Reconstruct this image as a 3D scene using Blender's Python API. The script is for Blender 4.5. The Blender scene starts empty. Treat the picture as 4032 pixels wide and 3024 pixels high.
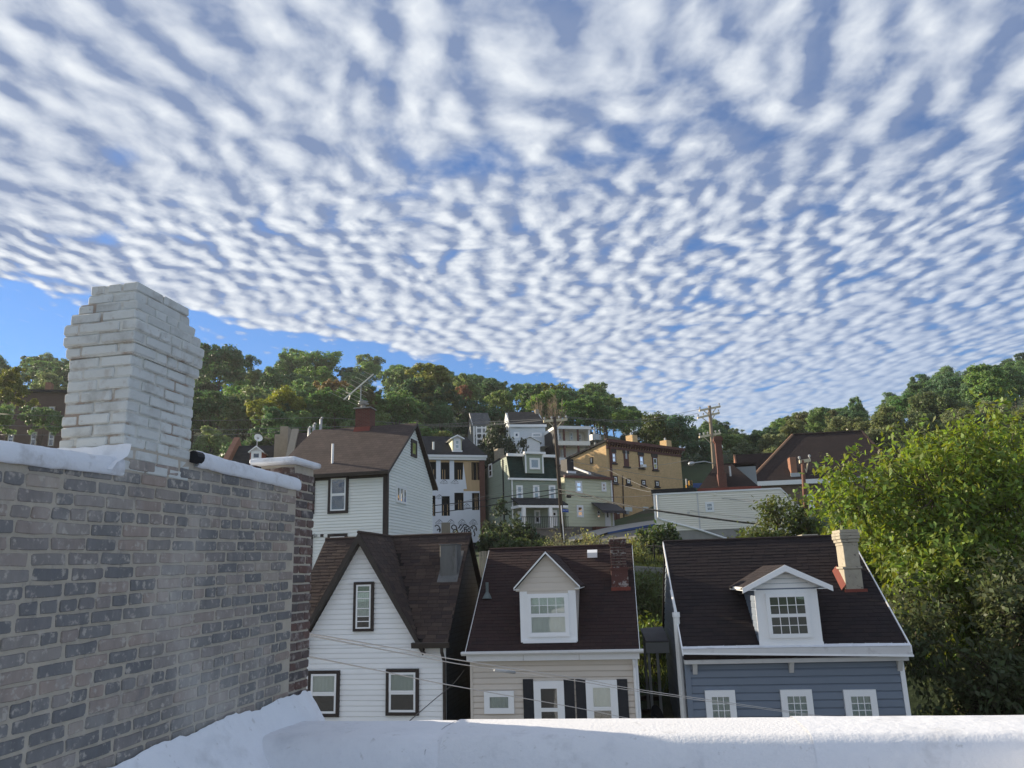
import bpy, math, random
import numpy as np
from mathutils import Vector, Matrix
R = math.radians
sc = bpy.context.scene
col = sc.collection
# ------------------------------------------------------------------ camera
PITCH, ROLL, ZC, FPX = 14.0, -1.7, 8.0, 3028.0          # focal length in pixels of the 4032 px wide photograph
cam_d = bpy.data.cameras.new('camera')
cam = bpy.data.objects.new('camera', cam_d)
col.objects.link(cam)
sc.camera = cam
cam_d.sensor_width = 36
cam_d.lens = 36 * FPX / 4032
cam_d.clip_start = 0.05
cam_d.clip_end = 3000
CR = Matrix.Rotation(R(90 + PITCH), 3, 'X') @ Matrix.Rotation(R(ROLL), 3, 'Z')
cam.matrix_world = Matrix.Translation((0, 0, ZC)) @ CR.to_4x4()
CAM = Vector((0, 0, ZC))
def ray(px, py):
    return CR @ Vector(((px - 2016) / FPX, -(py - 1512) / FPX, -1))
def at(px, py, Y):
    d = ray(px, py)
    return CAM + d * (Y / d.y)
# ------------------------------------------------------------------ world, sun, exposure
SUN_AZ, SUN_EL = 63.0, 21.0            # degrees to the left of the view axis (+Y), and above the horizon
sun_dir = Vector((-math.sin(R(SUN_AZ)) * math.cos(R(SUN_EL)), math.cos(R(SUN_AZ)) * math.cos(R(SUN_EL)), math.sin(R(SUN_EL))))
sd = bpy.data.lights.new('sun', 'SUN')
sd.energy = 3.7
sd.angle = R(0.6)
sd.color = (1.0, 0.86, 0.66)
so = bpy.data.objects.new('sun', sd)
col.objects.link(so)
so.rotation_euler = (-sun_dir).to_track_quat('-Z', 'Y').to_euler()
vs = sc.view_settings
vs.view_transform = 'Standard'
vs.look = 'None'
vs.exposure = 1.25
vs.gamma = 1
vs.use_curve_mapping = False
class NT:
    """small helper round a node tree"""
    def __init__(s, nt): s.nt = nt
    def n(s, t, **k):
        nd = s.nt.nodes.new(t)
        ins = k.pop('i', {})
        for a, b in k.items(): setattr(nd, a, b)
        for a, b in ins.items():
            sk = nd.inputs[a]
            if isinstance(b, bpy.types.NodeSocket): s.nt.links.new(b, sk)
            else: sk.default_value = b
        return nd
    def math(s, op, a, b=0.0, c=0.0, clamp=False):
        return s.n('ShaderNodeMath', operation=op, use_clamp=clamp, i={0: a, 1: b, 2: c}).outputs[0]
    def vmath(s, op, a, b=(0, 0, 0)):
        return s.n('ShaderNodeVectorMath', operation=op, i={0: a, 1: b}).outputs[0]
    def mix(s, f, a, b, mode='MIX'):
        nd = s.n('ShaderNodeMix', data_type='RGBA', blend_type=mode, clamp_factor=True)
        for k, v in ((0, f), (6, a), (7, b)):
            if isinstance(v, bpy.types.NodeSocket): s.nt.links.new(v, nd.inputs[k])
            else: nd.inputs[k].default_value = v if k == 0 or len(v) == 4 else (*v, 1)
        return nd.outputs[2]
    def ss(s, x, a, b):
        return s.n('ShaderNodeMapRange', interpolation_type='SMOOTHSTEP', i={0: x, 1: a, 2: b, 3: 0.0, 4: 1.0}).outputs[0]
    def noise(s, vec, scale, detail=4, rough=.5, dist=0.0, dim='3D'):
        return s.n('ShaderNodeTexNoise', noise_dimensions=dim, i={'Vector': vec, 'Scale': scale, 'Detail': detail, 'Roughness': rough, 'Distortion': dist})
    def mapping(s, vec, loc=(0, 0, 0), rot=(0, 0, 0), scale=(1, 1, 1)):
        return s.n('ShaderNodeMapping', i={0: vec, 1: loc, 2: rot, 3: scale}).outputs[0]
    def link(s, a, b): s.nt.links.new(a, b)
# the cloud deck: an altocumulus layer on a flat plane overhead, p = direction.xy / direction.z
grp = bpy.data.node_groups.new('cloud_density', 'ShaderNodeTree')
grp.interface.new_socket('P', in_out='INPUT', socket_type='NodeSocketVector')
grp.interface.new_socket('D', in_out='OUTPUT', socket_type='NodeSocketFloat')
grp.interface.new_socket('L', in_out='OUTPUT', socket_type='NodeSocketFloat')
g = NT(grp)
gi, go = g.n('NodeGroupInput'), g.n('NodeGroupOutput')
P = gi.outputs[0]
sx = g.n('ShaderNodeSeparateXYZ', i={0: P})
x, y = sx.outputs[0], sx.outputs[1]
warp = g.noise(P, 1.7, 2, .5, dim='2D').outputs['Color']
w2 = g.vmath('SCALE', g.vmath('SUBTRACT', warp, (.5, .5, .5)))
w2.node.inputs[3].default_value = .17
PW = g.vmath('ADD', P, w2)
warpf = g.noise(P, 11, 3, .55, dim='2D').outputs['Color']
w3 = g.vmath('SCALE', g.vmath('SUBTRACT', warpf, (.5, .5, .5)))
w3.node.inputs[3].default_value = .045
PW2 = g.vmath('ADD', PW, w3)
big_m = g.mapping(PW2, rot=(0, 0, R(12)), scale=(1.0, .68, 1))
fine_m = g.mapping(PW2, loc=(3.1, 1.7, 0), rot=(0, 0, R(-14)), scale=(1.0, .60, 1))
vb = g.n('ShaderNodeTexVoronoi', voronoi_dimensions='2D', feature='SMOOTH_F1', i={'Vector': big_m, 'Scale': 8.8, 'Smoothness': .85, 'Randomness': .85}).outputs['Distance']
vf = g.n('ShaderNodeTexVoronoi', voronoi_dimensions='2D', feature='SMOOTH_F1', i={'Vector': fine_m, 'Scale': 15.0, 'Smoothness': .75, 'Randomness': .9}).outputs['Distance']
far = g.ss(y, 1.55, 2.15)                    # far part of the deck has the finer cells
cells = g.math('ADD', g.math('MULTIPLY', vb, g.math('SUBTRACT', 1.0, far)), g.math('MULTIPLY', vf, far))
puff = g.math('MULTIPLY_ADD', cells, -1.7, 1.2)
nb = g.noise(g.mapping(PW, scale=(1.0, .8, 1)), 5.2, 4, .50, dim='2D').outputs['Fac']
ns = g.noise(g.mapping(PW, loc=(1.3, 4.2, 0), scale=(1.2, .8, 1)), 1.5, 2, .5, dim='2D').outputs['Fac']
nf = g.noise(g.mapping(PW2, scale=(1.0, .75, 1)), 34, 4, .55, dim='2D').outputs['Fac']
d = g.math('MULTIPLY', puff, .58)
d = g.math('MULTIPLY_ADD', g.math('SUBTRACT', nb, .5), 1.0, d)
d = g.math('MULTIPLY_ADD', g.math('SUBTRACT', ns, .5), .70, d)
d = g.math('MULTIPLY_ADD', g.math('SUBTRACT', nf, .5), g.math('MULTIPLY_ADD', far, .16, .18), d)
# the ragged edge of the deck: clear air beyond a line that runs to the north-east
edge = g.math('SUBTRACT', y, g.math('MULTIPLY_ADD', x, .74, 3.66))
edge = g.math('SUBTRACT', edge, g.math('MULTIPLY', g.math('MAXIMUM', g.math('SUBTRACT', x, .3), 0.0), 2.4))
edge = g.math('MULTIPLY_ADD', g.math('SUBTRACT', ns, .5), .9, edge)
d = g.math('SUBTRACT', d, g.math('MULTIPLY', g.ss(edge, -.15, .2), 1.05))
# a thinner lane through the deck
ex = g.math('MULTIPLY', g.math('SUBTRACT', x, .42), 1.25)
ey = g.math('MULTIPLY', g.math('SUBTRACT', y, g.math('MULTIPLY_ADD', g.math('ABSOLUTE', ex), -.06, 1.76)), 4.6)
lane = g.math('ADD', g.math('MULTIPLY', ex, ex), g.math('MULTIPLY', ey, ey))
d = g.math('SUBTRACT', d, g.math('MULTIPLY', g.math('SUBTRACT', 1.0, g.ss(lane, .0, 1.1)), .26))
d = g.math('MULTIPLY_ADD', g.ss(g.math('SUBTRACT', .6, g.math('ADD', x, g.math('MULTIPLY', y, -.1))), .0, 1.2), .13, d)   # thicker toward the west
g.link(d, go.inputs[0])
g.link(g.math('ADD', g.math('MULTIPLY', g.math('SUBTRACT', ns, .5), 1.1), g.math('MULTIPLY', g.math('SUBTRACT', nb, .5), .5)), go.inputs[1])
world = bpy.data.worlds.new('World')
sc.world = world
world.use_nodes = True
wt = NT(world.node_tree)
world.node_tree.nodes.clear()
sky = wt.n('ShaderNodeTexSky', sky_type='NISHITA', sun_disc=False, sun_elevation=R(SUN_EL), sun_rotation=R(-SUN_AZ), altitude=250, air_density=1.0, dust_density=.0, ozone_density=2.2)
tc = wt.n('ShaderNodeTexCoord')
dirn = wt.n('ShaderNodeSeparateXYZ', i={0: tc.outputs['Generated']})
dz = wt.math('MAXIMUM', dirn.outputs[2], .02)
pv = wt.n('ShaderNodeCombineXYZ', i={0: wt.math('DIVIDE', dirn.outputs[0], dz), 1: wt.math('DIVIDE', dirn.outputs[1], dz)}).outputs[0]
def dens(v):
    nd = wt.n('ShaderNodeGroup', node_tree=grp)
    wt.link(v, nd.inputs[0])
    return nd.outputs[0]
D0 = dens(pv)
LOWF = D0.node.outputs[1]
D1 = dens(wt.vmath('ADD', pv, (-.040, .022, 0)))
psep = wt.n('ShaderNodeSeparateXYZ', i={0: pv})
farq = wt.ss(psep.outputs[1], 1.7, 3.2)
alpha = wt.math('MULTIPLY', wt.ss(D0, -.40, .27), wt.math('MULTIPLY_ADD', wt.ss(psep.outputs[0], .3, 2.2), -.25, 1.0))
alpha = wt.math('MULTIPLY', alpha, wt.ss(dirn.outputs[2], .03, .12))
tone = wt.math('MULTIPLY_ADD', wt.math('SUBTRACT', D0, D1), wt.math('MULTIPLY_ADD', farq, -.45, 1.05), wt.math('MULTIPLY_ADD', D0, .42, .215), clamp=True)      # sun side of each puff is brighter
tone = wt.math('SUBTRACT', wt.math('MULTIPLY_ADD', farq, .07, tone), wt.math('MULTIPLY', wt.ss(D0, .55, 1.05), .20), clamp=True)
hzq = wt.math('MULTIPLY', wt.ss(psep.outputs[1], 2.6, 5.2), .62)
tone = wt.math('ADD', wt.math('MULTIPLY', tone, wt.math('SUBTRACT', 1.0, hzq)), wt.math('MULTIPLY', hzq, .56))
alpha = wt.math('MULTIPLY', alpha, wt.math('MULTIPLY_ADD', hzq, -.22, 1.0))
tone = wt.math('SUBTRACT', tone, wt.math('MULTIPLY', LOWF, wt.math('MULTIPLY_ADD', farq, -.30, .42)), clamp=True)      # the thicker banks are greyer
cr_ = wt.n('ShaderNodeValToRGB', i={0: tone})
els = cr_.color_ramp.elements
els.new(.33); els.new(.6)
for e, (p, c) in zip(els, ((.05, (.13, .18, .30)), (.30, (.255, .30, .39)), (.55, (.375, .415, .485)), (.92, (.53, .56, .60)))):
    e.position = p; e.color = (*c, 1)
ccol = wt.vmath('SCALE', cr_.outputs[0])
ccol.node.inputs[3].default_value = 7.9
skyc = wt.mix(1.0, sky.outputs[0], (.34, .52, .74), 'MULTIPLY')
fin = wt.mix(alpha, skyc, ccol)
bg = wt.n('ShaderNodeBackground', i={'Color': fin, 'Strength': .085})
wo = wt.n('ShaderNodeOutputWorld', i={0: bg.outputs[0]})
world.cycles.sampling_method = 'MANUAL'
world.cycles.sample_map_resolution = 512
# ------------------------------------------------------------------ materials
MATS = {}
def mat(name, base, rough=.6, var=.12, scale=6.0, bump=0.0, bscale=40.0, rnd=0.0, ramp=None, dirt=None, stretch=(1, 1, 1), metal=0.0, spec=.3, coord='Object', streak=0.0, patch=None):
    """painted / mineral surface: base colour with noise variation, optional per-piece random colour, dirt blotches and fine bump"""
    if name in MATS: return MATS[name]
    m = bpy.data.materials.new(name)
    m.use_nodes = True
    t = NT(m.node_tree)
    m.node_tree.nodes.clear()
    tcn = t.n('ShaderNodeTexCoord').outputs[coord]
    oi = t.n('ShaderNodeObjectInfo')
    geo = t.n('ShaderNodeNewGeometry')
    rr = t.math('FRACT', t.math('ADD', oi.outputs['Random'], geo.outputs['Random Per Island']))
    vec = t.vmath('ADD', t.mapping(tcn, scale=stretch), t.vmath('SCALE', t.n('ShaderNodeCombineXYZ', i={0: rr, 1: rr, 2: rr}).outputs[0]))
    vec.node.inputs[1].links[0].from_node.inputs[3].default_value = 37.0 if rnd or ramp else 0.0
    n1 = t.noise(vec, scale, 5, .6).outputs['Fac']
    if ramp:
        cr = t.n('ShaderNodeValToRGB', i={0: rr})
        els = cr.color_ramp.elements
        while len(els) < len(ramp): els.new(.5)
        for e, (p, c) in zip(els, ramp): e.position = p; e.color = (*c, 1)
        c0 = cr.outputs[0]
    else:
        c0 = t.n('ShaderNodeRGB')
        c0.outputs[0].default_value = (*base, 1)
        c0 = c0.outputs[0]
        if rnd:
            c0 = t.mix(1.0, c0, t.n('ShaderNodeCombineColor', i={k: t.math('MULTIPLY_ADD', rr, rnd, 1 - rnd / 2) for k in range(3)}).outputs[0], 'MULTIPLY')
    f = t.math('MULTIPLY_ADD', n1, 2 * var, 1 - var)
    c1 = t.mix(1.0, c0, t.n('ShaderNodeCombineColor', i={0: f, 1: f, 2: f}).outputs[0], 'MULTIPLY')
    if dirt:
        dc, lo, hi, ds = dirt
        n2 = t.noise(t.mapping(vec, loc=(5, 3, 1), scale=(1, 1, 1 - streak)), ds, 6, .65).outputs['Fac']
        c1 = t.mix(t.ss(n2, lo, hi), c1, dc)
    if patch:                                   # weathering that runs across the pieces, in place on the whole wall
        for pc, lo, hi, ps, amt, pst in patch:
            n4 = t.noise(t.mapping(geo.outputs['Position'], scale=pst), ps, 6, .62).outputs['Fac']
            c1 = t.mix(t.math('MULTIPLY', t.ss(n4, lo, hi), amt), c1, pc)
    b = t.n('ShaderNodeBsdfPrincipled', i={'Base Color': c1, 'Roughness': rough, 'Metallic': metal, 'Specular IOR Level': spec})
    if bump:
        n3 = t.noise(vec, bscale, 4, .6).outputs['Fac']
        bp = t.n('ShaderNodeBump', i={'Strength': 1.0, 'Distance': bump, 'Height': n3})
        t.link(bp.outputs[0], b.inputs['Normal'])
    t.n('ShaderNodeOutputMaterial', i={0: b.outputs[0]})
    MATS[name] = m
    return m
def course_mat(name, base, rough, course, piece, depth=.01, var=.25, jitter=.2, axis=None, base2=None, mortar=None, joint=.06):
    """far-away courses (shingles, slates, bricks too small to tell apart): brick texture in object space for relief and tone; axis = (u axis, v axis)"""
    if name in MATS: return MATS[name]
    m = bpy.data.materials.new(name)
    m.use_nodes = True
    t = NT(m.node_tree)
    m.node_tree.nodes.clear()
    s = t.n('ShaderNodeSeparateXYZ', i={0: t.n('ShaderNodeTexCoord').outputs['Object']})
    ax = axis or (0, 2)
    u = s.outputs[ax[0]] if ax[0] != 'h' else t.math('ADD', s.outputs[0], s.outputs[1])
    v = t.n('ShaderNodeCombineXYZ', i={0: u, 1: s.outputs[ax[1]]}).outputs[0]
    bt = t.n('ShaderNodeTexBrick', i={'Vector': v, 'Scale': 1.0, 'Mortar Size': joint * course, 'Mortar Smooth': .2, 'Brick Width': piece, 'Row Height': course,
                                      'Color1': (*base, 1), 'Color2': (*(base2 or [c * (1 - jitter * 2) for c in base]), 1), 'Mortar': (*(mortar or [c * .45 for c in base]), 1)})
    n1 = t.noise(t.n('ShaderNodeTexCoord').outputs['Object'], .9, 6, .65).outputs['Fac']
    f = t.math('MULTIPLY_ADD', n1, 2 * var, 1 - var)
    c1 = t.mix(1.0, bt.outputs['Color'], t.n('ShaderNodeCombineColor', i={0: f, 1: f, 2: f}).outputs[0], 'MULTIPLY')
    b = t.n('ShaderNodeBsdfPrincipled', i={'Base Color': c1, 'Roughness': rough, 'Specular IOR Level': .25})
    bp = t.n('ShaderNodeBump', i={'Strength': 1.0, 'Distance': depth, 'Height': t.math('SUBTRACT', 1.0, bt.outputs['Fac'])})
    t.link(bp.outputs[0], b.inputs['Normal'])
    t.n('ShaderNodeOutputMaterial', i={0: b.outputs[0]})
    MATS[name] = m
    return m
def glass_mat(name, tint, refl=.09):
    if name in MATS: return MATS[name]
    m = bpy.data.materials.new(name)
    m.use_nodes = True
    t = NT(m.node_tree)
    m.node_tree.nodes.clear()
    tr = t.n('ShaderNodeBsdfTransparent', i={0: (*tint, 1)})
    gl = t.n('ShaderNodeBsdfGlossy', i={'Color': (.95, .97, 1, 1), 'Roughness': .02})
    bp = t.n('ShaderNodeBump', i={'Strength': .25, 'Distance': .02, 'Height': t.noise(t.n('ShaderNodeTexCoord').outputs['Object'], 1.3, 1).outputs['Fac']})
    t.link(bp.outputs[0], gl.inputs['Normal'])
    fr = t.n('ShaderNodeFresnel', i={'IOR': 1.6})
    ms = t.n('ShaderNodeMixShader', i={0: t.math('ADD', fr.outputs[0], refl, clamp=True), 1: tr.outputs[0], 2: gl.outputs[0]})
    t.n('ShaderNodeOutputMaterial', i={0: ms.outputs[0]})
    MATS[name] = m
    return m
def leaf_mat(name):
    if name in MATS: return MATS[name]
    m = bpy.data.materials.new(name)
    m.use_nodes = True
    t = NT(m.node_tree)
    m.node_tree.nodes.clear()
    oi = t.n('ShaderNodeObjectInfo')
    geo = t.n('ShaderNodeNewGeometry')
    hv = t.n('ShaderNodeHueSaturation', i={'Hue': t.math('MULTIPLY_ADD', geo.outputs['Random Per Island'], .06, .465), 'Saturation': t.math('MULTIPLY_ADD', oi.outputs['Random'], .25, .85),
                                           'Value': t.math('MULTIPLY_ADD', geo.outputs['Random Per Island'], .7, .62), 'Color': oi.outputs['Color']})
    di = t.n('ShaderNodeBsdfPrincipled', i={'Base Color': hv.outputs[0], 'Roughness': .5, 'Specular IOR Level': .35})
    hv2 = t.n('ShaderNodeHueSaturation', i={'Hue': .48, 'Saturation': 1.15, 'Value': 1.7, 'Color': hv.outputs[0]})
    tl = t.n('ShaderNodeBsdfTranslucent', i={'Color': hv2.outputs[0]})
    ms = t.n('ShaderNodeMixShader', i={0: .40, 1: di.outputs[0], 2: tl.outputs[0]})
    t.n('ShaderNodeOutputMaterial', i={0: ms.outputs[0]})
    MATS[name] = m
    return m
M_glass = glass_mat('window_glass', (.90, .93, .92), .04)
M_leaf = leaf_mat('leaf')
M_white = mat('white_vinyl', (.86, .86, .86), .45, .05, 3, spec=.4)
M_trimw = mat('white_trim_paint', (.80, .80, .78), .5, .07, 4, dirt=((.40, .38, .35), .62, .85, 2.5))
M_dark = mat('dark_interior', (.012, .013, .015), .8, .3, 2)
M_bark = mat('bark', (.085, .066, .05), .9, .35, 6, bump=.02, bscale=18, stretch=(1, 1, .25))
M_wood = mat('weathered_wood', (.30, .26, .20), .8, .3, 9, stretch=(1, 1, .15), rnd=.25)
M_steel = mat('galvanised_steel', (.42, .43, .44), .45, .15, 8, metal=.6)
M_cable = mat('cable_rubber', (.018, .018, .02), .6, .1)
# ------------------------------------------------------------------ mesh helpers
class MB:
    """collects shapes; build() links them as ONE mesh object"""
    def __init__(s): s.v = []; s.f = []
    def add(s, V, Fs):
        k = len(s.v)
        s.v += [tuple(p) for p in V]
        s.f += [tuple(i + k for i in q) for q in Fs]
        return s
    def box(s, x0, x1, y0, y1, z0, z1):
        return s.add([(x0, y0, z0), (x1, y0, z0), (x1, y1, z0), (x0, y1, z0), (x0, y0, z1), (x1, y0, z1), (x1, y1, z1), (x0, y1, z1)],
                     [(0, 3, 2, 1), (4, 5, 6, 7), (0, 1, 5, 4), (1, 2, 6, 5), (2, 3, 7, 6), (3, 0, 4, 7)])
    def cbox(s, x0, x1, y0, y1, z0, z1, c=.01, j=0.0, rg=random):
        """box with chamfered edges, corners jittered by j"""
        X, Y, Z = (x0, x1), (y0, y1), (z0, z1)
        V = []; idx = {}
        for a in (0, 1):
            for b in (0, 1):
                for d in (0, 1):
                    q = [rg.uniform(-e, e) for e in (j if isinstance(j, tuple) else (j, j, j))] if j else (0, 0, 0)
                    p = (X[a] + q[0], Y[b] + q[1], Z[d] + q[2])
                    sx, sy, sz = (1, -1)[a] * c, (1, -1)[b] * c, (1, -1)[d] * c
                    for k, o in enumerate(((0, sy, sz), (sx, 0, sz), (sx, sy, 0))):
                        idx[a, b, d, k] = len(V)
                        V.append((p[0] + o[0], p[1] + o[1], p[2] + o[2]))
        Fs = []
        for a in (0, 1): Fs.append([idx[a, b, d, 0] for b, d in ((0, 0), (1, 0), (1, 1), (0, 1))][::(-1, 1)[a]])
        for b in (0, 1): Fs.append([idx[a, b, d, 1] for a, d in ((0, 0), (1, 0), (1, 1), (0, 1))][::(1, -1)[b]])
        for d in (0, 1): Fs.append([idx[a, b, d, 2] for a, b in ((0, 0), (1, 0), (1, 1), (0, 1))][::(-1, 1)[d]])
        for b in (0, 1):
            for d in (0, 1): Fs.append([idx[0, b, d, 1], idx[1, b, d, 1], idx[1, b, d, 2], idx[0, b, d, 2]])
        for a in (0, 1):
            for d in (0, 1): Fs.append([idx[a, 0, d, 0], idx[a, 1, d, 0], idx[a, 1, d, 2], idx[a, 0, d, 2]])
            for b in (0, 1): Fs.append([idx[a, b, 0, 0], idx[a, b, 1, 0], idx[a, b, 1, 1], idx[a, b, 0, 1]])
        for a in (0, 1):
            for b in (0, 1):
                for d in (0, 1): Fs.append([idx[a, b, d, k] for k in range(3)])
        return s.add(V, Fs)
    def prism(s, poly, w):
        """poly: list of 3D points (planar); extruded by vector w"""
        n = len(poly)
        w = Vector(w)
        A = [Vector(p) for p in poly]
        return s.add(A + [p + w for p in A], [tuple(range(n))[::-1], tuple(range(n, 2 * n))] + [(i, (i + 1) % n, n + (i + 1) % n, n + i) for i in range(n)])
    def tube(s, pts, r, n=6, cap=True):
        pts = [Vector(p) for p in pts]
        rs = r if isinstance(r, (list, tuple)) else [r] * len(pts)
        k = len(s.v)
        up = Vector((.123, .456, .88)).normalized()
        for i, p in enumerate(pts):
            tdir = (pts[min(i + 1, len(pts) - 1)] - pts[max(i - 1, 0)])
            tdir = tdir.normalized() if tdir.length > 1e-9 else Vector((0, 0, 1))
            a = tdir.cross(up)
            if a.length < .05: a = tdir.cross(Vector((1, 0, 0)))
            a.normalize()
            b = tdir.cross(a)
            for q in range(n):
                an = 2 * math.pi * q / n
                s.v.append(tuple(p + (a * math.cos(an) + b * math.sin(an)) * rs[i]))
        for i in range(len(pts) - 1):
            for q in range(n):
                s.f.append((k + i * n + q, k + i * n + (q + 1) % n, k + (i + 1) * n + (q + 1) % n, k + (i + 1) * n + q))
        if cap:
            s.f.append(tuple(k + q for q in range(n))[::-1])
            s.f.append(tuple(k + (len(pts) - 1) * n + q for q in range(n)))
        return s
    def mesh(s, name, m, smooth=False):
        me = bpy.data.meshes.new(name)
        me.from_pydata(s.v, [], s.f)
        if m: me.materials.append(m)
        if smooth:
            for p in me.polygons: p.use_smooth = True
        return me
    def build(s, name, m, par=None, smooth=False):
        return link(name, s.mesh(name, m, smooth), par)
def link(name, me, par=None, mw=None):
    o = bpy.data.objects.new(name, me)
    col.objects.link(o)
    if par is not None: o.parent = par
    if mw is not None: o.matrix_local = mw
    return o
def tag(o, label, cat=None, group=None, kind=None):
    if label: o['label'] = label
    if cat: o['category'] = cat
    if group: o['group'] = group
    if kind: o['kind'] = kind
    return o
def thing(name, label, cat, loc=(0, 0, 0), rz=0.0, group=None):
    o = bpy.data.objects.new(name, None)
    o.empty_display_size = .2
    col.objects.link(o)
    o.location = loc
    o.rotation_euler = (0, 0, R(rz))
    return tag(o, label, cat, group)
def bx(name, m, par, x0, x1, y0, y1, z0, z1, c=0.0):
    b = MB()
    if c: b.cbox(min(x0, x1), max(x0, x1), min(y0, y1), max(y0, y1), min(z0, z1), max(z0, z1), c)
    else: b.box(min(x0, x1), max(x0, x1), min(y0, y1), max(y0, y1), min(z0, z1), max(z0, z1))
    return b.build(name, m, par)
class Fac:
    """local frame of a building: u to the right along its front, v back into its depth, z up; pixels of the photograph can be measured on its planes"""
    def __init__(s, px, py, Y, yaw, zb=0.0, zoom=(1, 0, 0)):
        o = at(px, py, Y)
        s.o = Vector((o.x, o.y, zb)); s.yaw = yaw; s.zb = zb
        a = R(yaw)
        s.U = Vector((math.cos(a), math.sin(a), 0)); s.V = Vector((-math.sin(a), math.cos(a), 0))
        s.k, s.ox, s.oy = zoom
    def px(s, a, b): return s.ox + a / s.k, s.oy + b / s.k
    def hit(s, a, b, p0, n):
        """local point where the pixel's ray meets the plane through local p0 with local normal n"""
        d = ray(*s.px(a, b))
        dl = Vector((d.dot(s.U), d.dot(s.V), d.z))
        c = CAM - s.o
        cl = Vector((c.dot(s.U), c.dot(s.V), c.z))
        n = Vector(n)
        return cl + dl * ((Vector(p0) - cl).dot(n) / dl.dot(n))
    def f(s, a, b, v=0.0):
        h = s.hit(a, b, (0, v, 0), (0, 1, 0))
        return h.x, h.z
    def side(s, a, b, u=0.0):
        h = s.hit(a, b, (u, 0, 0), (1, 0, 0))
        return h.y, h.z
    def rect(s, a0, b0, a1, b1, v=0.0):
        """pixel rectangle on the front plane -> u0, u1, z0, z1"""
        am, bm = (a0 + a1) / 2, (b0 + b1) / 2
        return s.f(a0, bm, v)[0], s.f(a1, bm, v)[0], s.f(am, b1, v)[1], s.f(am, b0, v)[1]
    def srect(s, a0, b0, a1, b1, u=0.0):
        am, bm = (a0 + a1) / 2, (b0 + b1) / 2
        return s.side(a0, bm, u)[0], s.side(a1, bm, u)[0], s.side(am, b1, u)[1], s.side(am, b0, u)[1]
    def w(s, u, v, z): return s.o + s.U * u + s.V * v + Vector((0, 0, z))
    def loc(s): return (s.o.x, s.o.y, s.zb)
def front(v0=0.0): return lambda a, d, z: (a, v0 - d, z)
def right(u0=0.0): return lambda a, d, z: (u0 + d, a, z)
def leftw(u0=0.0): return lambda a, d, z: (u0 - d, a, z)
def pbox(b, pl, a0, a1, d0, d1, z0, z1):
    c = [(a0, d0, z0), (a1, d0, z0), (a1, d1, z0), (a0, d1, z0), (a0, d0, z1), (a1, d0, z1), (a1, d1, z1), (a0, d1, z1)]
    return b.add([pl(*p) for p in c], [(0, 3, 2, 1), (4, 5, 6, 7), (0, 1, 5, 4), (1, 2, 6, 5), (2, 3, 7, 6), (3, 0, 4, 7)])
def pb(name, m, par, pl, a0, a1, d0, d1, z0, z1):
    return pbox(MB(), pl, a0, a1, d0, d1, z0, z1).build(name, m, par)
def siding(par, m, pl, z0, z1, lo, hi, step, t=.016, name='siding_board'):
    """overlapping clapboards, one object for each course; lo(z), hi(z) give the ends"""
    lo = lo if callable(lo) else (lambda z, c=lo: c)
    hi = hi if callable(hi) else (lambda z, c=hi: c)
    n = max(1, int(math.ceil((z1 - z0) / step - .05)))
    for k in range(n):
        a, b = z0 + k * step, min(z0 + (k + 1) * step, z1)
        if b - a < .01: continue
        l0, h0, l1, h1 = lo(a), hi(a), lo(b), hi(b)
        if h0 - l0 < .02: continue
        if h1 < l1: h1 = l1 = (h1 + l1) / 2
        tt = t + random.uniform(-.0015, .0015)
        gq = max(0.0, min(1.0, (b - a - step * .26) / (b - a)))
        lg, hg = l0 + (l1 - l0) * gq, h0 + (h1 - h0) * gq
        zg = a + (b - a) * gq
        V = [(l0, -.02, a), (h0, -.02, a), (h1, -.02, b), (l1, -.02, b), (l0, tt, a), (h0, tt, a), (h1, -.006, b), (l1, -.006, b), (hg, tt * .72, zg), (lg, tt * .72, zg)]
        MB().add([pl(*p) for p in V], [(0, 1, 2, 3), (9, 8, 5, 4), (7, 6, 8, 9), (0, 4, 5, 1), (3, 2, 6, 7), (0, 3, 7, 9, 4), (1, 5, 8, 6, 2)]).build(name, m, par)
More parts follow.
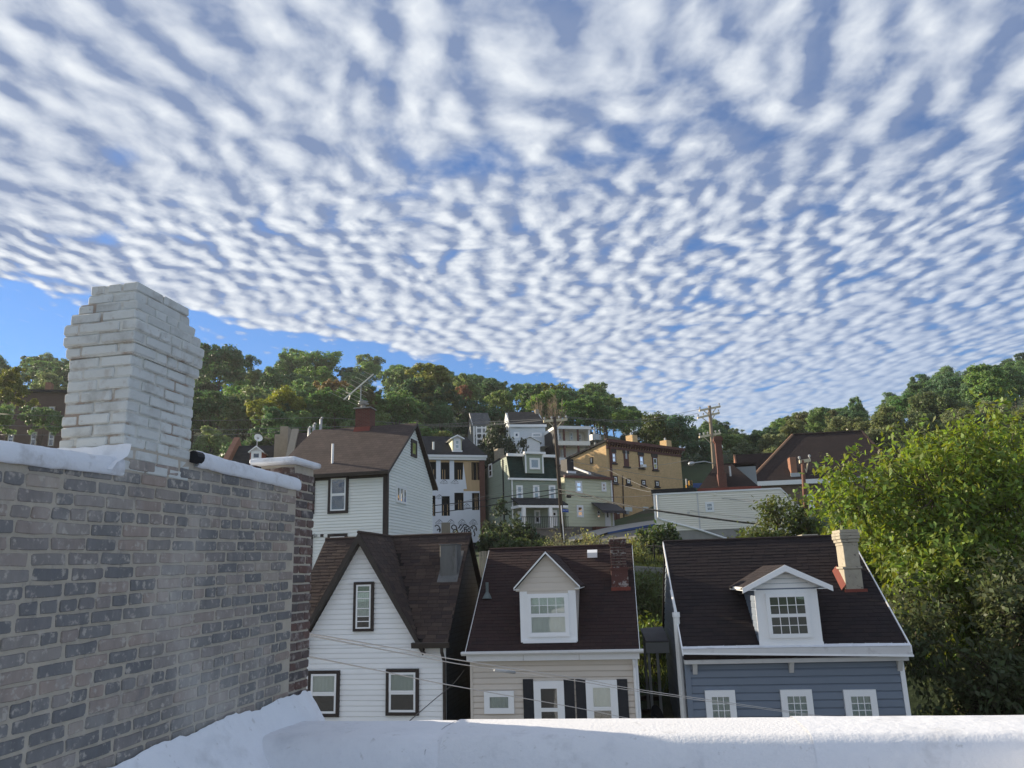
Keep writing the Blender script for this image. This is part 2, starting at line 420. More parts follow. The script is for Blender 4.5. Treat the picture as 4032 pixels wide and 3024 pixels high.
def window(par, pl, r, mc, ms, cas=.09, proud=.05, sash=.05, mid=.5, grid=None, blind=None, sill=None, flat=False, backm=None, gm=None, sashgap=.0, name='window'):
    """casing (the part) with sash, panes, muntins, blind and sill as its pieces. r = outer casing rectangle; flat: hang all pieces on par"""
    a0, a1, z0, z1 = r
    pl0 = pl
    pl = lambda a, d, z: pl0(a, d + .044, z)          # stands on the face of the boards
    b = MB()
    for q in ((a0, a1, z1 - cas, z1), (a0, a1, z0, z0 + cas), (a0, a0 + cas, z0 + cas, z1 - cas), (a1 - cas, a1, z0 + cas, z1 - cas)):
        pbox(b, pl, q[0], q[1], -.05, proud, q[2], q[3])
    wnd = b.build('window_casing' if flat else name, mc, par)
    P2 = par if flat else wnd
    i0, i1, j0, j1 = a0 + cas, a1 - cas, z0 + cas, z1 - cas
    pb('window_recess', backm or M_dark, P2, pl, i0, i1, .001, .004, j0, j1)
    zm = j0 + (j1 - j0) * mid if mid else None
    spans = [(zm, j1, .034), (j0, zm, .026)] if mid else [(j0, j1, .03)]
    for k, (q0, q1, dd) in enumerate(spans):
        b = MB()
        for e in ((i0, i1, q1 - sash, q1), (i0, i1, q0, q0 + sash * (1.0 if k else .8)), (i0, i0 + sash, q0 + sash * .8, q1 - sash), (i1 - sash, i1, q0 + sash * .8, q1 - sash)):
            pbox(b, pl, e[0], e[1], dd, dd + .02, e[2], e[3])
        b.build('sash', ms, P2)
        pb('pane', gm or M_glass, P2, pl, i0 + sash, i1 - sash, dd + .006, dd + .010, q0 + sash * .8, q1 - sash)
        if grid and (grid[2] == 'all' or k == 0):
            nx, nz = grid[:2]
            for q in range(1, nx):
                xx = i0 + sash + (i1 - i0 - 2 * sash) * q / nx
                pb('muntin', ms, P2, pl, xx - .009, xx + .009, dd + .008, dd + .017, q0 + sash * .8, q1 - sash)
            for q in range(1, nz):
                zz = q0 + sash + (q1 - q0 - 2 * sash) * q / nz
                pb('muntin', ms, P2, pl, i0 + sash, i1 - sash, dd + .0085, dd + .0165, zz - .009, zz + .009)
    if blind:
        bm, f0, f1 = blind
        bl = MB()
        n = 14
        for q in range(n):          # gently folded cloth
            x0, x1 = i0 + (i1 - i0) * q / n, i0 + (i1 - i0) * (q + 1) / n
            d0, d1 = .012 + .007 * (q % 2), .012 + .007 * ((q + 1) % 2)
            bl.add([pl(x0, d0, j0 + (j1 - j0) * f0), pl(x1, d1, j0 + (j1 - j0) * f0), pl(x1, d1, j0 + (j1 - j0) * f1), pl(x0, d0, j0 + (j1 - j0) * f1)], [(0, 1, 2, 3)])
        bl.build('curtain', bm, P2)
    if sill: pb('sill', sill, P2, pl, a0 - .03, a1 + .03, .0, proud + .05, z0 - .05, z0 - .001)
    return wnd
def shingles(roof, m, O, S, T, lo, hi, t1, rg, exp=.14, width=.31, th=.011, nmax=300, t0=0.0, skip=None):
    """lapped shingle tabs on a roof plane (O origin, S along the eave, T up the slope): the nearest nmax are objects, the rest one joined part"""
    S, T = Vector(S).normalized(), Vector(T).normalized()
    N = S.cross(T).normalized()
    if N.z < 0: N = -N
    O = Vector(O)
    lo = lo if callable(lo) else (lambda t, c=lo: c)
    hi = hi if callable(hi) else (lambda t, c=hi: c)
    def tab(w, e):
        g = .006
        return [(g, 0, th * .2), (w - g, 0, th * .2), (w - g, e * 1.12, 0), (g, e * 1.12, 0), (g, 0, th), (w - g, 0, th), (w - g, e * 1.12, th * .25), (g, e * 1.12, th * .25)]
    FT = [(0, 3, 2, 1), (4, 5, 6, 7), (0, 1, 5, 4), (1, 2, 6, 5), (2, 3, 7, 6), (3, 0, 4, 7)]
    variants = [MB().add(tab(width, exp), FT).mesh('shingle', m) for _ in range(2)]
    rest = MB()
    B = Matrix((S, T, N)).transposed()
    cnt = 0
    k = 0
    while t0 + k * exp < t1:
        t = t0 + k * exp
        e = min(exp, t1 - t)
        l, h = max(lo(t), lo(t + e)), min(hi(t), hi(t + e))
        s = l - rg.random() * width
        while s < h:
            q0, q1 = max(s, l), min(s + width, h)
            if q1 - q0 > .03 and not (skip and skip((q0 + q1) / 2, t + e / 2)):
                jt = rg.uniform(-.005, .005)
                p = O + S * q0 + T * (t + jt) + N * (.004 + rg.uniform(0, .004))
                if q1 - q0 > width - .001 and cnt < nmax and e == exp:
                    link('shingle', variants[cnt % 2], roof, Matrix.Translation(p) @ B.to_4x4())
                    cnt += 1
                else:
                    rest.add([p + B @ Vector(c) for c in tab(q1 - q0, e)], FT)
            s += width
        k += 1
    if rest.v: tag(rest.build('shingle_field', m, roof), None, kind='stuff')
# ------------------------------------------------------------------ terrain
from mathutils import noise as mnoise
SIL = [(-1.2, .30), (-.9, .31), (-.696, .321), (-.66, .327), (-.613, .321), (-.409, .323), (-.348, .289), (-.298, .316), (-.235, .289), (-.204, .304), (-.121, .293), (-.073, .281), (-.005, .268), (.063, .255), (.131, .246),
       (.157, .228), (.196, .206), (.229, .198), (.28, .203), (.304, .182), (.329, .195), (.365, .211), (.416, .22), (.456, .215), (.469, .184), (.495, .224), (.576, .264), (.646, .273), (.75, .278), (1.2, .28)]
def interp(tab, x):
    return float(np.interp(x, [p[0] for p in tab], [p[1] for p in tab]))
def smooth_E(a): return sum(interp(SIL, a + d) for d in (-.1, -.05, 0, .05, .1)) / 5
GY = [(-300, 0), (19, 0), (20.5, .6), (24, 3.0), (30, 5.4), (40, 8.0), (58, 10.0), (70, 11.4), (80, 12.3), (90, 13.8), (106, 21.5), (125, 27.5)]
def ground(x, y):
    if y <= 125:
        return interp(GY, y) + max(-1.4, min(1.4, .1 * (x - 9))) * max(0, min(1, (y - 52) / 10, (100 - y) / 10))
    zc = 8 + 200 * smooth_E(max(-1.2, min(1.2, x / y))) - 12
    if y < 200: return 27.5 + (zc - 27.5) * (y - 125) / 75
    return zc - (y - 200) * .06
xs = np.concatenate([np.linspace(-700, -130, 16), np.linspace(-120, 150, 110), np.linspace(160, 700, 16)])
ys = np.concatenate([np.linspace(-200, 10, 8), np.linspace(14, 130, 80), np.linspace(134, 260, 40), np.linspace(280, 1200, 12)])
gv = [(float(x), float(y), ground(x, y) + (.25 * mnoise.noise((x * .2, y * .2, 0)) if y > 26 else 0)) for y in ys for x in xs]
nx = len(xs)
gf = [(j * nx + i, j * nx + i + 1, (j + 1) * nx + i + 1, (j + 1) * nx + i) for j in range(len(ys) - 1) for i in range(nx - 1)]
M_ground = mat('hillside_soil', (.048, .070, .032), .95, .4, .5, bump=.06, bscale=6, dirt=((.085, .076, .058), .5, .68, .22))
tag(MB().add(gv, gf).build('ground', M_ground, None, True), 'grassy earth slope rising behind the houses', None, None, 'structure')
M_asph = mat('asphalt', (.12, .12, .122), .9, .25, 3, bump=.004, bscale=60)
M_conc = mat('concrete', (.30, .29, .27), .85, .2, 2.5, bump=.004, bscale=30, dirt=((.17, .16, .14), .55, .8, 1.2))
b = MB()
b.add([(-160, -130, .004), (200, -130, .004), (200, 17.5, .004), (-160, 17.5, .004)], [(0, 1, 2, 3)])  # sheet widened unseen behind the rooftop for bounce light and grey window reflections
tag(b.build('street', M_asph), 'asphalt street between the rooftop and the row of houses, widened for bounce light', None, None, 'structure')
# ------------------------------------------------------------------ foreground roof, parapet, brick wall, chimney
rg = random.Random(4)
W = Fac(1152, 2400, 5.7, 78.5)                      # the brick party wall: u runs away from the camera, -v faces the roof
TILT = .024
M_coat = mat('white_roof_coating', (.74, .755, .79), .55, .06, 2.2, bump=.008, bscale=14, dirt=((.60, .62, .66), .5, .8, 3.0), patch=[((.47, .475, .49), .56, .74, 3.2, .55, (1, 1, 1)), ((.40, .39, .38), .62, .70, 16, .45, (1, 1, 1))])
M_coat2 = mat('white_roof_coating_grainy', (.72, .73, .755), .7, .06, 2.0, bump=.005, bscale=45, dirt=((.58, .59, .62), .55, .82, 4.0), patch=[((.47, .475, .49), .56, .74, 3.2, .55, (1, 1, 1)), ((.40, .39, .38), .62, .70, 16, .45, (1, 1, 1))])
PATCH = [((.44, .40, .35), .53, .66, 26, .8, (1, 1, 1)), ((.13, .133, .145), .58, .74, 9, .55, (1, 1, .5)), ((.50, .47, .43), .46, .76, 1.7, .65, (1, 1, .6))]
M_mort = mat('tan_mortar', (0.44, 0.39, 0.32), .95, .22, 9, bump=.006, bscale=70, dirt=((.33, .30, .27), .5, .75, 3), patch=PATCH)
M_brickg = mat('soot_dark_brick', (0.145, 0.145, 0.145), .85, .35, 14, bump=.004, bscale=60, stretch=(1, 1, .35),
               ramp=[(0, (.145, .144, .147)), (.3, (.190, .184, .180)), (.52, (.250, .225, .208)), (.72, (.310, .250, .215)), (.88, (.172, .168, .168)), (1, (.36, .31, .265))],
               dirt=((.26, .250, .235), .55, .82, 7), patch=PATCH)
M_brickr = mat('red_facing_brick', (0.130, 0.130, 0.130), .85, .35, 14, bump=.004, bscale=60, ramp=[(0, (.135, .080, .068)), (.4, (.105, .075, .070)), (.7, (.088, .086, .090)), (1, (.15, .098, .083))], dirt=((0.390, 0.351, 0.325), .52, .75, 8), patch=[((0.390, 0.351, 0.312), .55, .7, 22, .6, (1, 1, 1))])
M_brickp = mat('flaking_white_painted_brick', (.56, .575, .56), .7, .12, 6, bump=.006, bscale=30, rnd=.12, dirt=((.36, .36, .34), .50, .74, 4), patch=[((.40, .37, .33), .56, .70, 14, .6, (1, 1, .7)), ((.30, .24, .20), .66, .74, 22, .7, (1, 1, 1))])
M_mortp = mat('chimney_mortar', (0.598, 0.598, 0.559), .95, .2, 7, bump=.008, bscale=40, dirt=((0.351, 0.286, 0.234), .47, .62, 4))
zt = at(1180, 2833, 5.75).z                          # parapet top
z_deck = zt - .62
def deck_hit(px, py, z):
    d = ray(px, py)
    return CAM + d * ((z - ZC) / d.z)
pA, pB = at(1180, 2833, 5.75), deck_hit(3985, 2818, zt)
pdir = math.degrees(math.atan2(pB.y - pA.y, pB.x - pA.x))
PF = Fac(1180, 2833, 5.75, pdir)                     # parapet: u to the right, v outward over the street
LEN = (pB - pA).length
wn = -PF.hit(2843, 2905, (0, 0, zt), (0, 0, 1)).y   # width of its crown
# the flat roof the picture was taken from
rb = MB()
c4 = [PF.w(-1.2, .30, 0), PF.w(LEN + 1.0, .30, 0), PF.w(LEN + 1.0, -9, 0), PF.w(-1.2, -9, 0)]
rb.prism([(p.x, p.y, -.5) for p in c4], (0, 0, z_deck + .5))
tag(rb.build('roof_deck', M_coat), 'white coated flat roof in the foreground', None, None, 'structure')
para = thing('parapet', 'low white coated parapet along the front edge of the flat roof', 'parapet', PF.loc(), pdir)
def sheet(par, prof, u0, u1, m, name, lift=0.0, seed=0, amp=.008, res=.035, wr=.008, z_ref=0.0):
    """membrane laid over a profile [(v, z)]: extruded along u with dents and wrinkles"""
    pr = []
    for i in range(len(prof) - 1):
        (v0, a0), (v1, a1) = prof[i], prof[i + 1]
        n = max(1, int(math.hypot(v1 - v0, a1 - a0) / .035))
        pr += [(v0 + (v1 - v0) * k / n, a0 + (a1 - a0) * k / n) for k in range(n)]
    pr.append(prof[-1])
    # smooth the profile a little
    for _ in range(1):
        pr = [pr[0]] + [((pr[i - 1][0] + 2 * pr[i][0] + pr[i + 1][0]) / 4, (pr[i - 1][1] + 2 * pr[i][1] + pr[i + 1][1]) / 4) for i in range(1, len(pr) - 1)] + [pr[-1]]
    nu = max(2, int((u1 - u0) / res))
    V = []
    for i in range(nu + 1):
        u = u0 + (u1 - u0) * i / nu
        for j, (v, a) in enumerate(pr):
            q = Vector((u * 1.1 + seed, v * 1.6, a * 1.6))
            dn = amp * mnoise.noise(q * 1.6) + amp * .5 * mnoise.noise(q * 5.5)
            dn += wr * max(0, mnoise.noise(Vector((u * 7 + a * 3.5 + seed * 3, v * 2.2, a * 2.0))) - .18)
            V.append((u, v - dn * .5, a + dn + lift))
    k = len(pr)
    Fs = [(i * k + j, i * k + j + 1, (i + 1) * k + j + 1, (i + 1) * k + j) for i in range(nu) for j in range(k - 1)]
    return MB().add(V, Fs).build(name, m, par, True)
capprof = [(.05, zt - .9), (.035, zt - .10), (.0, zt - .012), (-.08, zt + .004), (-wn * .55, zt + .008), (-wn * .94, zt + .0), (-wn - .012, zt - .028), (-wn - .040, zt - .09), (-wn - .055, zt - .165)]
faceprof = [(-wn - .03, zt - .13), (-wn - .05, zt - .20), (-wn - .075, zt - .5), (-wn - .10, z_deck + .05), (-wn - .30, z_deck + .006)]
u_s1, u_s2 = PF.hit(1775, 2870, (0, 0, zt), (0, 0, 1)).x, PF.hit(3160, 2870, (0, 0, zt), (0, 0, 1)).x
sheet(para, capprof, -.42, u_s1 + .05, M_coat, 'cap_sheet', .0, 1, .005, wr=.006)
sheet(para, capprof, u_s1, u_s2 + .05, M_coat2, 'cap_sheet', .007, 2, .003, wr=.001)
sheet(para, capprof, u_s2, LEN + .25, M_coat, 'cap_sheet', .014, 3, .003, wr=.002)
sheet(para, faceprof, -.5, LEN + .1, M_coat, 'parapet_face', 0, 5, .008, wr=.012)
seam = [(PF_u, -wn - .050 + .004 * mnoise.noise((PF_u * 2, 0, 0)), zt - .176 + .007 * mnoise.noise((PF_u * 1.3, 3, 0))) for PF_u in np.linspace(-.4, LEN + .1, 90)]
M_seam = mat('seam_shadow', (.28, .28, .30), .9, .3, 9)  # dark colour stands in for the shadow gap along the seams
MB().tube([tuple(map(float, p)) for p in seam], .003, 5).build('cap_seam', M_seam, para)
for us, sl_ in ((u_s1, -.10), (u_s2, .16)):
    pts = [(us + sl_ * (-v / wn) + .02 + .008 * mnoise.noise((v * 9, us, 0)), v, a + .010) for v, a in [(-.02, zt - .012), (-.08, zt + .0), (-wn * .3, zt + .004), (-wn * .55, zt + .004), (-wn * .92, zt - .024), (-wn - .03, zt - .075), (-wn - .05, zt - .165)]]
    MB().tube(pts, .0015, 5).build('lap_seam', M_seam, para)
bx('parapet_core', M_coat, para, -.25, LEN + .25, -wn + .02, -.01, .0, zt - .03)
# the return of the parapet on the right, coming back toward the camera
ret = thing('parapet', 'white coated side parapet turning back at the right end of the roof', 'parapet', tuple(PF.w(LEN - .16, -wn * .45, 0)), pdir - 90)
rprof = [(.50, zt - .9), (.46, zt - .08), (.40, zt + .005), (.12, zt + .012), (.02, zt - .02), (-.02, zt - .11), (-.06, zt - .35), (-.10, z_deck + .05), (-.30, z_deck + .008)]
sheet(ret, rprof, -.20, 4.0, M_coat, 'cap_sheet', .004, 8, .018, wr=.02)
bx('parapet_core', M_coat, ret, 0, 4.0, .03, .40, .0, zt - .05)
# ---- the brick wall
wall = thing('brick_wall', 'sooty grey brick party wall beside the white roof, with painted brick chimney on top', 'brick wall', W.loc(), 78.5)
u_c = W.f(482, 1800)[0]
u_c2 = W.f(752, 1800)[0]
uL = W.f(0, 1812)
z_l = W.f(482, 1868)[1]; z_l0 = uL[1]
z_r0 = W.f(790, 1838)[1]; z_r = W.f(1165, 1925)[1]
def wtop(u):                                         # underside of the coping
    if u < u_c: return z_l + (z_l - z_l0) / (u_c - uL[0]) * (u - u_c)
    if u < u_c2: return z_l + .10
    return z_r0 + (z_r - z_r0) / (0 - u_c2) * (u - u_c2)
UN = -4.3
b = MB()
b.prism([*[(u_, .0062, z_) for u_, z_ in ((UN, 0), (-.002, 0), (-.002, z_r + .03), (u_c2, z_r0 + .05), (u_c2, z_l + .16), (u_c, z_l + .16), (u_c, z_l + .02), (UN, wtop(UN) + .02))]], (0, .30, 0))
b.build('mortar', M_mort, wall)
CH, JT, BL = .0675, .015, .200
base_pts = [W.f(*p) for p in ((494, 2998), (602, 2933), (747, 2886), (935, 2810), (1156, 2734))]
def fl_top(u):
    return float(np.interp(u, [p[0] for p in base_pts], [p[1] for p in base_pts])) if u > base_pts[0][0] else base_pts[0][1] + (u - base_pts[0][0]) * .0
items = []
k0 = int((z_deck - 7.0) / CH) - 2
for k in range(k0, 60):
    z0 = 7.0 + k * CH
    header = k % 6 == 2
    L = .096 if header else BL
    u = 0 - JT - (0 if k % 2 else L / 2 + JT / 2) + rg.uniform(-.012, .012)
    first = True
    while u > -3.0:
        if first and k % 2 == 0: Lb = L / 2 - JT / 2; u0 = u + 0.0; 
        Lb = L * rg.uniform(.95, 1.04)
        if rg.random() < .10 and not header: Lb *= .48
        ua = u - Lb
        zc = z0 + TILT * (u + ua) / 2
        if zc + CH < wtop((u + ua) / 2) + .03 and zc > fl_top((u + ua) / 2) - .12:
            items.append((ua, u, zc, Lb, header))
        u = ua - JT * rg.uniform(.8, 1.3)
items.sort(key=lambda q: -(q[3] / (q[0] + 6.5) ** 2))
def brick_shape(L, h, r2, D=.07):
    """worn brick: irregular rounded face, soft arris, plain body"""
    c = min(.007, L * .1)
    P2 = [(c, 0), (L * .5, 0), (L - c, 0), (L, c), (L, h - c), (L - c, h), (L * .5, h), (c, h), (0, h - c), (0, c)]
    P2 = [(x_ + r2.uniform(-.004, .004), z_ + r2.uniform(-.003, .003)) for x_, z_ in P2]
    cx, cz = L / 2, h / 2
    n = len(P2)
    inner = [(x_ + (cx - x_) * .06, 0, z_ + (cz - z_) * .12) for x_, z_ in P2]
    outer = [(x_, .0055, z_) for x_, z_ in P2]
    back = [(x_, D, z_) for x_, z_ in P2]
    Fs = [tuple(range(n))[::-1]]
    for r_ in (0, n):
        Fs += [(r_ + i, r_ + (i + 1) % n, r_ + n + (i + 1) % n, r_ + n + i) for i in range(n)]
    return MB().add(inner + outer + back, Fs)
def brick_mesh(L, seed, m, h=CH - JT):
    return brick_shape(L, h, random.Random(seed)).mesh('brick', m)
bvar = {}
rest = MB()
for n, (ua, ub, zc, Lb, hd) in enumerate(items):
    face = rg.uniform(-.003, .0018)
    key = (round(Lb / .012), n % 5)
    mw = Matrix.Translation((ua, face, zc + JT / 2 + rg.uniform(-.0015, .0015))) @ Matrix.Rotation(math.atan(TILT) * -1 + rg.uniform(-.006, .006), 4, 'Y')
    if n < 300:
        if key not in bvar: bvar[key] = brick_mesh(key[0] * .012, n, M_brickg)
        link('brick', bvar[key], wall, mw)
    else:
        q = brick_shape(Lb, CH - JT, rg)
        rest.add([mw @ Vector(p) for p in q.v], q.f)
tag(rest.build('brick_field', M_brickg, wall), None, kind='stuff')
# the reddish end of the wall
zp = W.f(1200, 1835)[1]
bx('mortar', M_mort, wall, .0, .30, .022, .30, 0, zp)
qv = [brick_mesh(.20, 900 + i, M_brickr) for i in range(4)] + [brick_mesh(.10, 910 + i, M_brickr) for i in range(3)]
for k in range(0, 80):
    z0 = fl_top(0) - .25 + k * CH
    if z0 + CH > zp: break
    for (a, w) in (((.006, 0), (.215, 1)) if k % 2 else ((.004, 1), (.112, 0))):
        me = qv[rg.randrange(4)] if w == 0 else qv[4 + rg.randrange(3)]
        link('brick', me, wall, Matrix.Translation((a + rg.uniform(-.003, .003), .014 + rg.uniform(-.004, .003), z0)))
for k in range(8):                               # the near face of the pier above the coping
    z0 = zp - .004 - (k + 1) * CH
    if z0 < z_r + .02: break
    for q_ in range(3):
        link('brick', qv[4 + rg.randrange(3)], wall, Matrix.Translation((-.008, .125 + q_ * .095 + (.02 if k % 2 else 0), z0)) @ Matrix.Rotation(R(-90), 4, 'Z'))
M_cop = mat('stained_white_membrane', (0.694, 0.717, 0.762), .6, .10, 3, bump=.008, bscale=16, dirt=((0.470, 0.470, 0.482), .48, .75, 5), patch=[((0.336, 0.325, 0.314), .60, .74, 7, .6, (1, 1, 1))])
# coping: thick white membrane rolled over the top of the wall
def coping(u0, u1, name, seed, hang0=.085):
    n = max(4, int((u1 - u0) / .03))
    V = []; K = 13
    for i in range(n + 1):
        u = u0 + (u1 - u0) * i / n
        z = wtop(min(u, -.001)) if u0 > u_c else wtop(min(u, u_c - .01))
        hg = hang0 * (1 + .25 * mnoise.noise((u * 3, seed, 0)))
        prof = [(-.004, -.01), (-.018, -.008), (-.026, .0), (-.030, .025), (-.028, .05), (-.018, .072), (.004, .085), (.06, .092), (.15, .092), (.25, .09), (.33, .08), (.35, .04), (.35, .0)]
        for j, (v, a) in enumerate(prof):
            d = .008 * mnoise.noise((u * 3, v * 6 + seed, a * 6)) + .004 * mnoise.noise((u * 17, v * 20, seed + a * 20))
            V.append((u, v - d, z + a * (1.0 if a > 0 else 1) + d * .8))
    Fs = [(i * K + j, i * K + j + 1, (i + 1) * K + j + 1, (i + 1) * K + j) for i in range(n) for j in range(K - 1)]
    Fs += [tuple(range(K)), tuple(n * K + j for j in range(K))[::-1]]
    return MB().add(V, Fs).build(name, M_cop, wall, True)
bx('cap_slab', M_cop, wall, -.13, .32, -.035, .33, zp + .002, zp + .042, .010)
coping(UN, u_c - .004, 'coping', 2)
coping(u_c2 + .04, .01, 'coping', 9)
MB().tube([(u_c2 - .005, -.014, z_r0 + .045), (u_c2 + .06, -.018, z_r0 + .045)], .036, 12).build('coping_end', M_cable, wall)
# flashing that dresses the wall down to the roof, coated white
u_f = np.linspace(-3.6, .30, 150)
V = []; sprof = [0, .004, .008, .012, .02, .05, .10, .16, .22, .27, .31, .34, .37, .42, .50, .60, .72]
for u in u_f:
    top = fl_top(min(u, 0)) if u < 0 else fl_top(0) - .02 * u
    top += .010 * mnoise.noise((u * 14, 1, 0)) + .016 * mnoise.noise((u * 4, 4, 2)) + .014 * round(2.2 * mnoise.noise((u * 3.3, 7, 2)))
    drop = top - z_deck - .01
    for s in sprof:
        q = s / .72
        h = top - drop * (1 - (1 - q) ** 1.6) if s > .02 else top - s * 2.2
        h += .055 * math.exp(-((s - .30) / .07) ** 2) - .035 * math.exp(-((s - .40) / .05) ** 2)
        dn = .010 * mnoise.noise((u * 2.5, s * 4, 7)) + .004 * mnoise.noise((u * 14, s * 14, 3))
        V.append((float(u), -s - .012 + (0 if s > .02 else dn * .3), h + dn))
K = len(sprof)
Fs = [(i * K + j, i * K + j + 1, (i + 1) * K + j + 1, (i + 1) * K + j) for i in range(len(u_f) - 1) for j in range(K - 1)]
MB().add(V, Fs).build('base_flashing', M_coat, wall, True)
# ---- the chimney
v_l = -W.side(246, 1700, u_c)[0] if False else W.side(246, 1600, u_c)[0]
z_ct = W.f(556, 1090)[1]
DV = max(.35, min(.85, v_l)); LU = u_c2 - u_c
chim = thing('brick_chimney', 'stout white painted brick chimney with corbelled top standing on the party wall', 'chimney', tuple(W.w(u_c, 0, 0)), 78.5)
ncc = 17
z_cb = z_l + .02
cch = (z_ct - z_cb) / ncc
outs = [-.048, -.040, -.014, .012, .028, .025, .014] + [0.0] * 20
b = MB()
for i in range(ncc):
    o = outs[i] - .010
    b.box(-o, LU + o, -o, DV + o, z_ct - (i + 1) * cch - .001, z_ct - i * cch - (.012 if i == 0 else 0))
b.build('mortar_core', M_mortp, chim)
cvar = {}
def cbrick(L, D, mw):
    key = (round(L, 2), round(D, 2), rg.randrange(3))
    if key not in cvar:
        cvar[key] = MB().cbox(0, key[0], 0, key[1], 0, cch - .011, .006, .0022, random.Random(len(cvar) + 50)).mesh('brick', M_brickp)
    link('brick', cvar[key], chim, mw)
for i in range(ncc):
    o = outs[i]
    z = z_ct - (i + 1) * cch + .005
    X0, X1, Y0, Y1 = -o, LU + o, -o, DV + o
    # faces toward the roof (v = Y0) and toward the camera (u = X0), then the two far faces
    for axis in (0, 1, 2, 3):
        lo, hi = (X0, X1) if axis in (0, 2) else (Y0, Y1)
        own = (i % 2 == 0) == (axis in (0, 2))          # which face owns the corner in this course
        if not own: lo, hi = lo + .098, hi - .098
        n = max(1, round((hi - lo) / .205))
        cuts = [lo + (hi - lo) * q / n + (rg.uniform(-.02, .02) if 0 < q < n else 0) for q in range(n + 1)]
        if n > 2 and rg.random() < .35: cuts.insert(2, (cuts[1] + cuts[2]) / 2)
        for q0, q1 in zip(cuts, cuts[1:]):
            L = q1 - q0 - .013
            j = rg.uniform(-.003, .003)
            T = {0: (q0 + .006, Y0 + j, z), 1: (X0 + j, q0 + .006, z), 2: (q0 + .006, Y1 - .09 + j, z), 3: (X1 - .09 + j, q0 + .006, z)}[axis]
            if axis in (0, 2): cbrick(L, .09, Matrix.Translation(T))
            else: cbrick(.09, L, Matrix.Translation(T))
# skirt of white membrane at its foot, spreading over the coping
V = []
for i in range(25):
    t = i / 24
    for j, (s, h) in enumerate(((.0, .085), (.005, .05), (.02, .02), (.05, .0), (.09, -.02), (.12, -.06))):
        d = .012 * mnoise.noise((t * 6, s * 9, 5)) + .02 * mnoise.noise((t * 4, 2, 0)) * (h > .15)
        V.append((-s - .012 + d * .3, -.055 + t * (DV + .16), z_cb + .045 + h + d))
MB().add(V, [(i * 6 + j, i * 6 + j + 1, (i + 1) * 6 + j + 1, (i + 1) * 6 + j) for i in range(24) for j in range(5)]).build('flashing_skirt', M_coat, chim, True)
# ------------------------------------------------------------------ the three houses across the street
M_sidw = mat('white_vinyl_siding', (.88, .88, .88), .5, .06, 1.6, rnd=.05, spec=.35, dirt=((.76, .76, .76), .62, .9, 1.1), streak=.5)
M_brown = mat('dark_brown_trim', (.040, .030, .027), .55, .15, 5)
M_brownr = mat('dark_brown_fascia', (.050, .040, .034), .5, .2, 5)
M_shA = mat('brown_architectural_shingle', (0.109, 0.109, 0.109), .95, .3, 9, bump=.004, bscale=120, ramp=[(0, (0.047, 0.033, 0.029)), (.35, (0.067, 0.046, 0.038)), (.6, (0.039, 0.029, 0.028)), (.8, (0.083, 0.059, 0.047)), (1, (0.054, 0.039, 0.034))])
M_shB = mat('oxblood_brown_shingle', (0.098, 0.098, 0.098), .95, .3, 7, bump=.004, bscale=120, ramp=[(0, (0.034, 0.018, 0.018)), (.5, (0.040, 0.023, 0.021)), (1, (0.030, 0.017, 0.017))], dirt=((0.023, 0.017, 0.018), .5, .8, .8))
M_shC = mat('black_brown_shingle', (0.088, 0.088, 0.088), .95, .3, 7, bump=.004, bscale=120, ramp=[(0, (0.021, 0.015, 0.017)), (.5, (0.028, 0.020, 0.020)), (1, (0.017, 0.013, 0.015))], dirt=((0.014, 0.012, 0.014), .5, .8, .7))
M_under = mat('roof_felt', (.020, .016, .015), .95, .2)
M_slate = course_mat('fishscale_slate', (.014, .020, .027), .8, .13, .17, .015, .3, axis=(1, 2), base2=(.020, .028, .037))
M_tan = mat('tan_vinyl_siding', (0.634, 0.567, 0.494), .55, .07, 1.4, rnd=.06, dirt=((0.537, 0.476, 0.415), .6, .9, 1.0))
M_blue = mat('slate_blue_siding', (.178, .212, .265), .5, .08, 1.5, rnd=.08, dirt=((0.150, 0.189, 0.254), .55, .9, 1.2))
M_shut = mat('black_shutter', (.020, .022, .028), .5, .15, 6)
M_curt = mat('white_curtain', (0.874, 0.885, 0.851), .9, .1, 4)
M_curt2 = mat('pale_green_blind', (.68, .72, .69), .8, .12, 3)
M_red = mat('red_sealant', (.20, .052, .036), .7, .25, 6)
M_gutt = mat('painted_gutter', (0.775, 0.775, 0.787), .45, .08, 3, dirt=((0.525, 0.512, 0.500), .6, .85, 3), streak=.6)
M_gut2 = mat('grey_white_fascia', (0.600, 0.588, 0.576), .5, .1, 3, dirt=((0.396, 0.372, 0.360), .55, .8, 4))
M_zinc = mat('chimney_sheet_metal', (.16, .16, .155), .55, .3, 4, stretch=(1, 1, .3), dirt=((.09, .085, .08), .5, .75, 5), metal=.3)
YAW = -11.0
rg3 = random.Random(11)
def roof_slab(b, e0, e1, r1, r0, th=.07):
    """sloped slab: eave points e0, e1, ridge points r1, r0"""
    b.prism([e0, e1, r1, r0], (0, 0, -th))
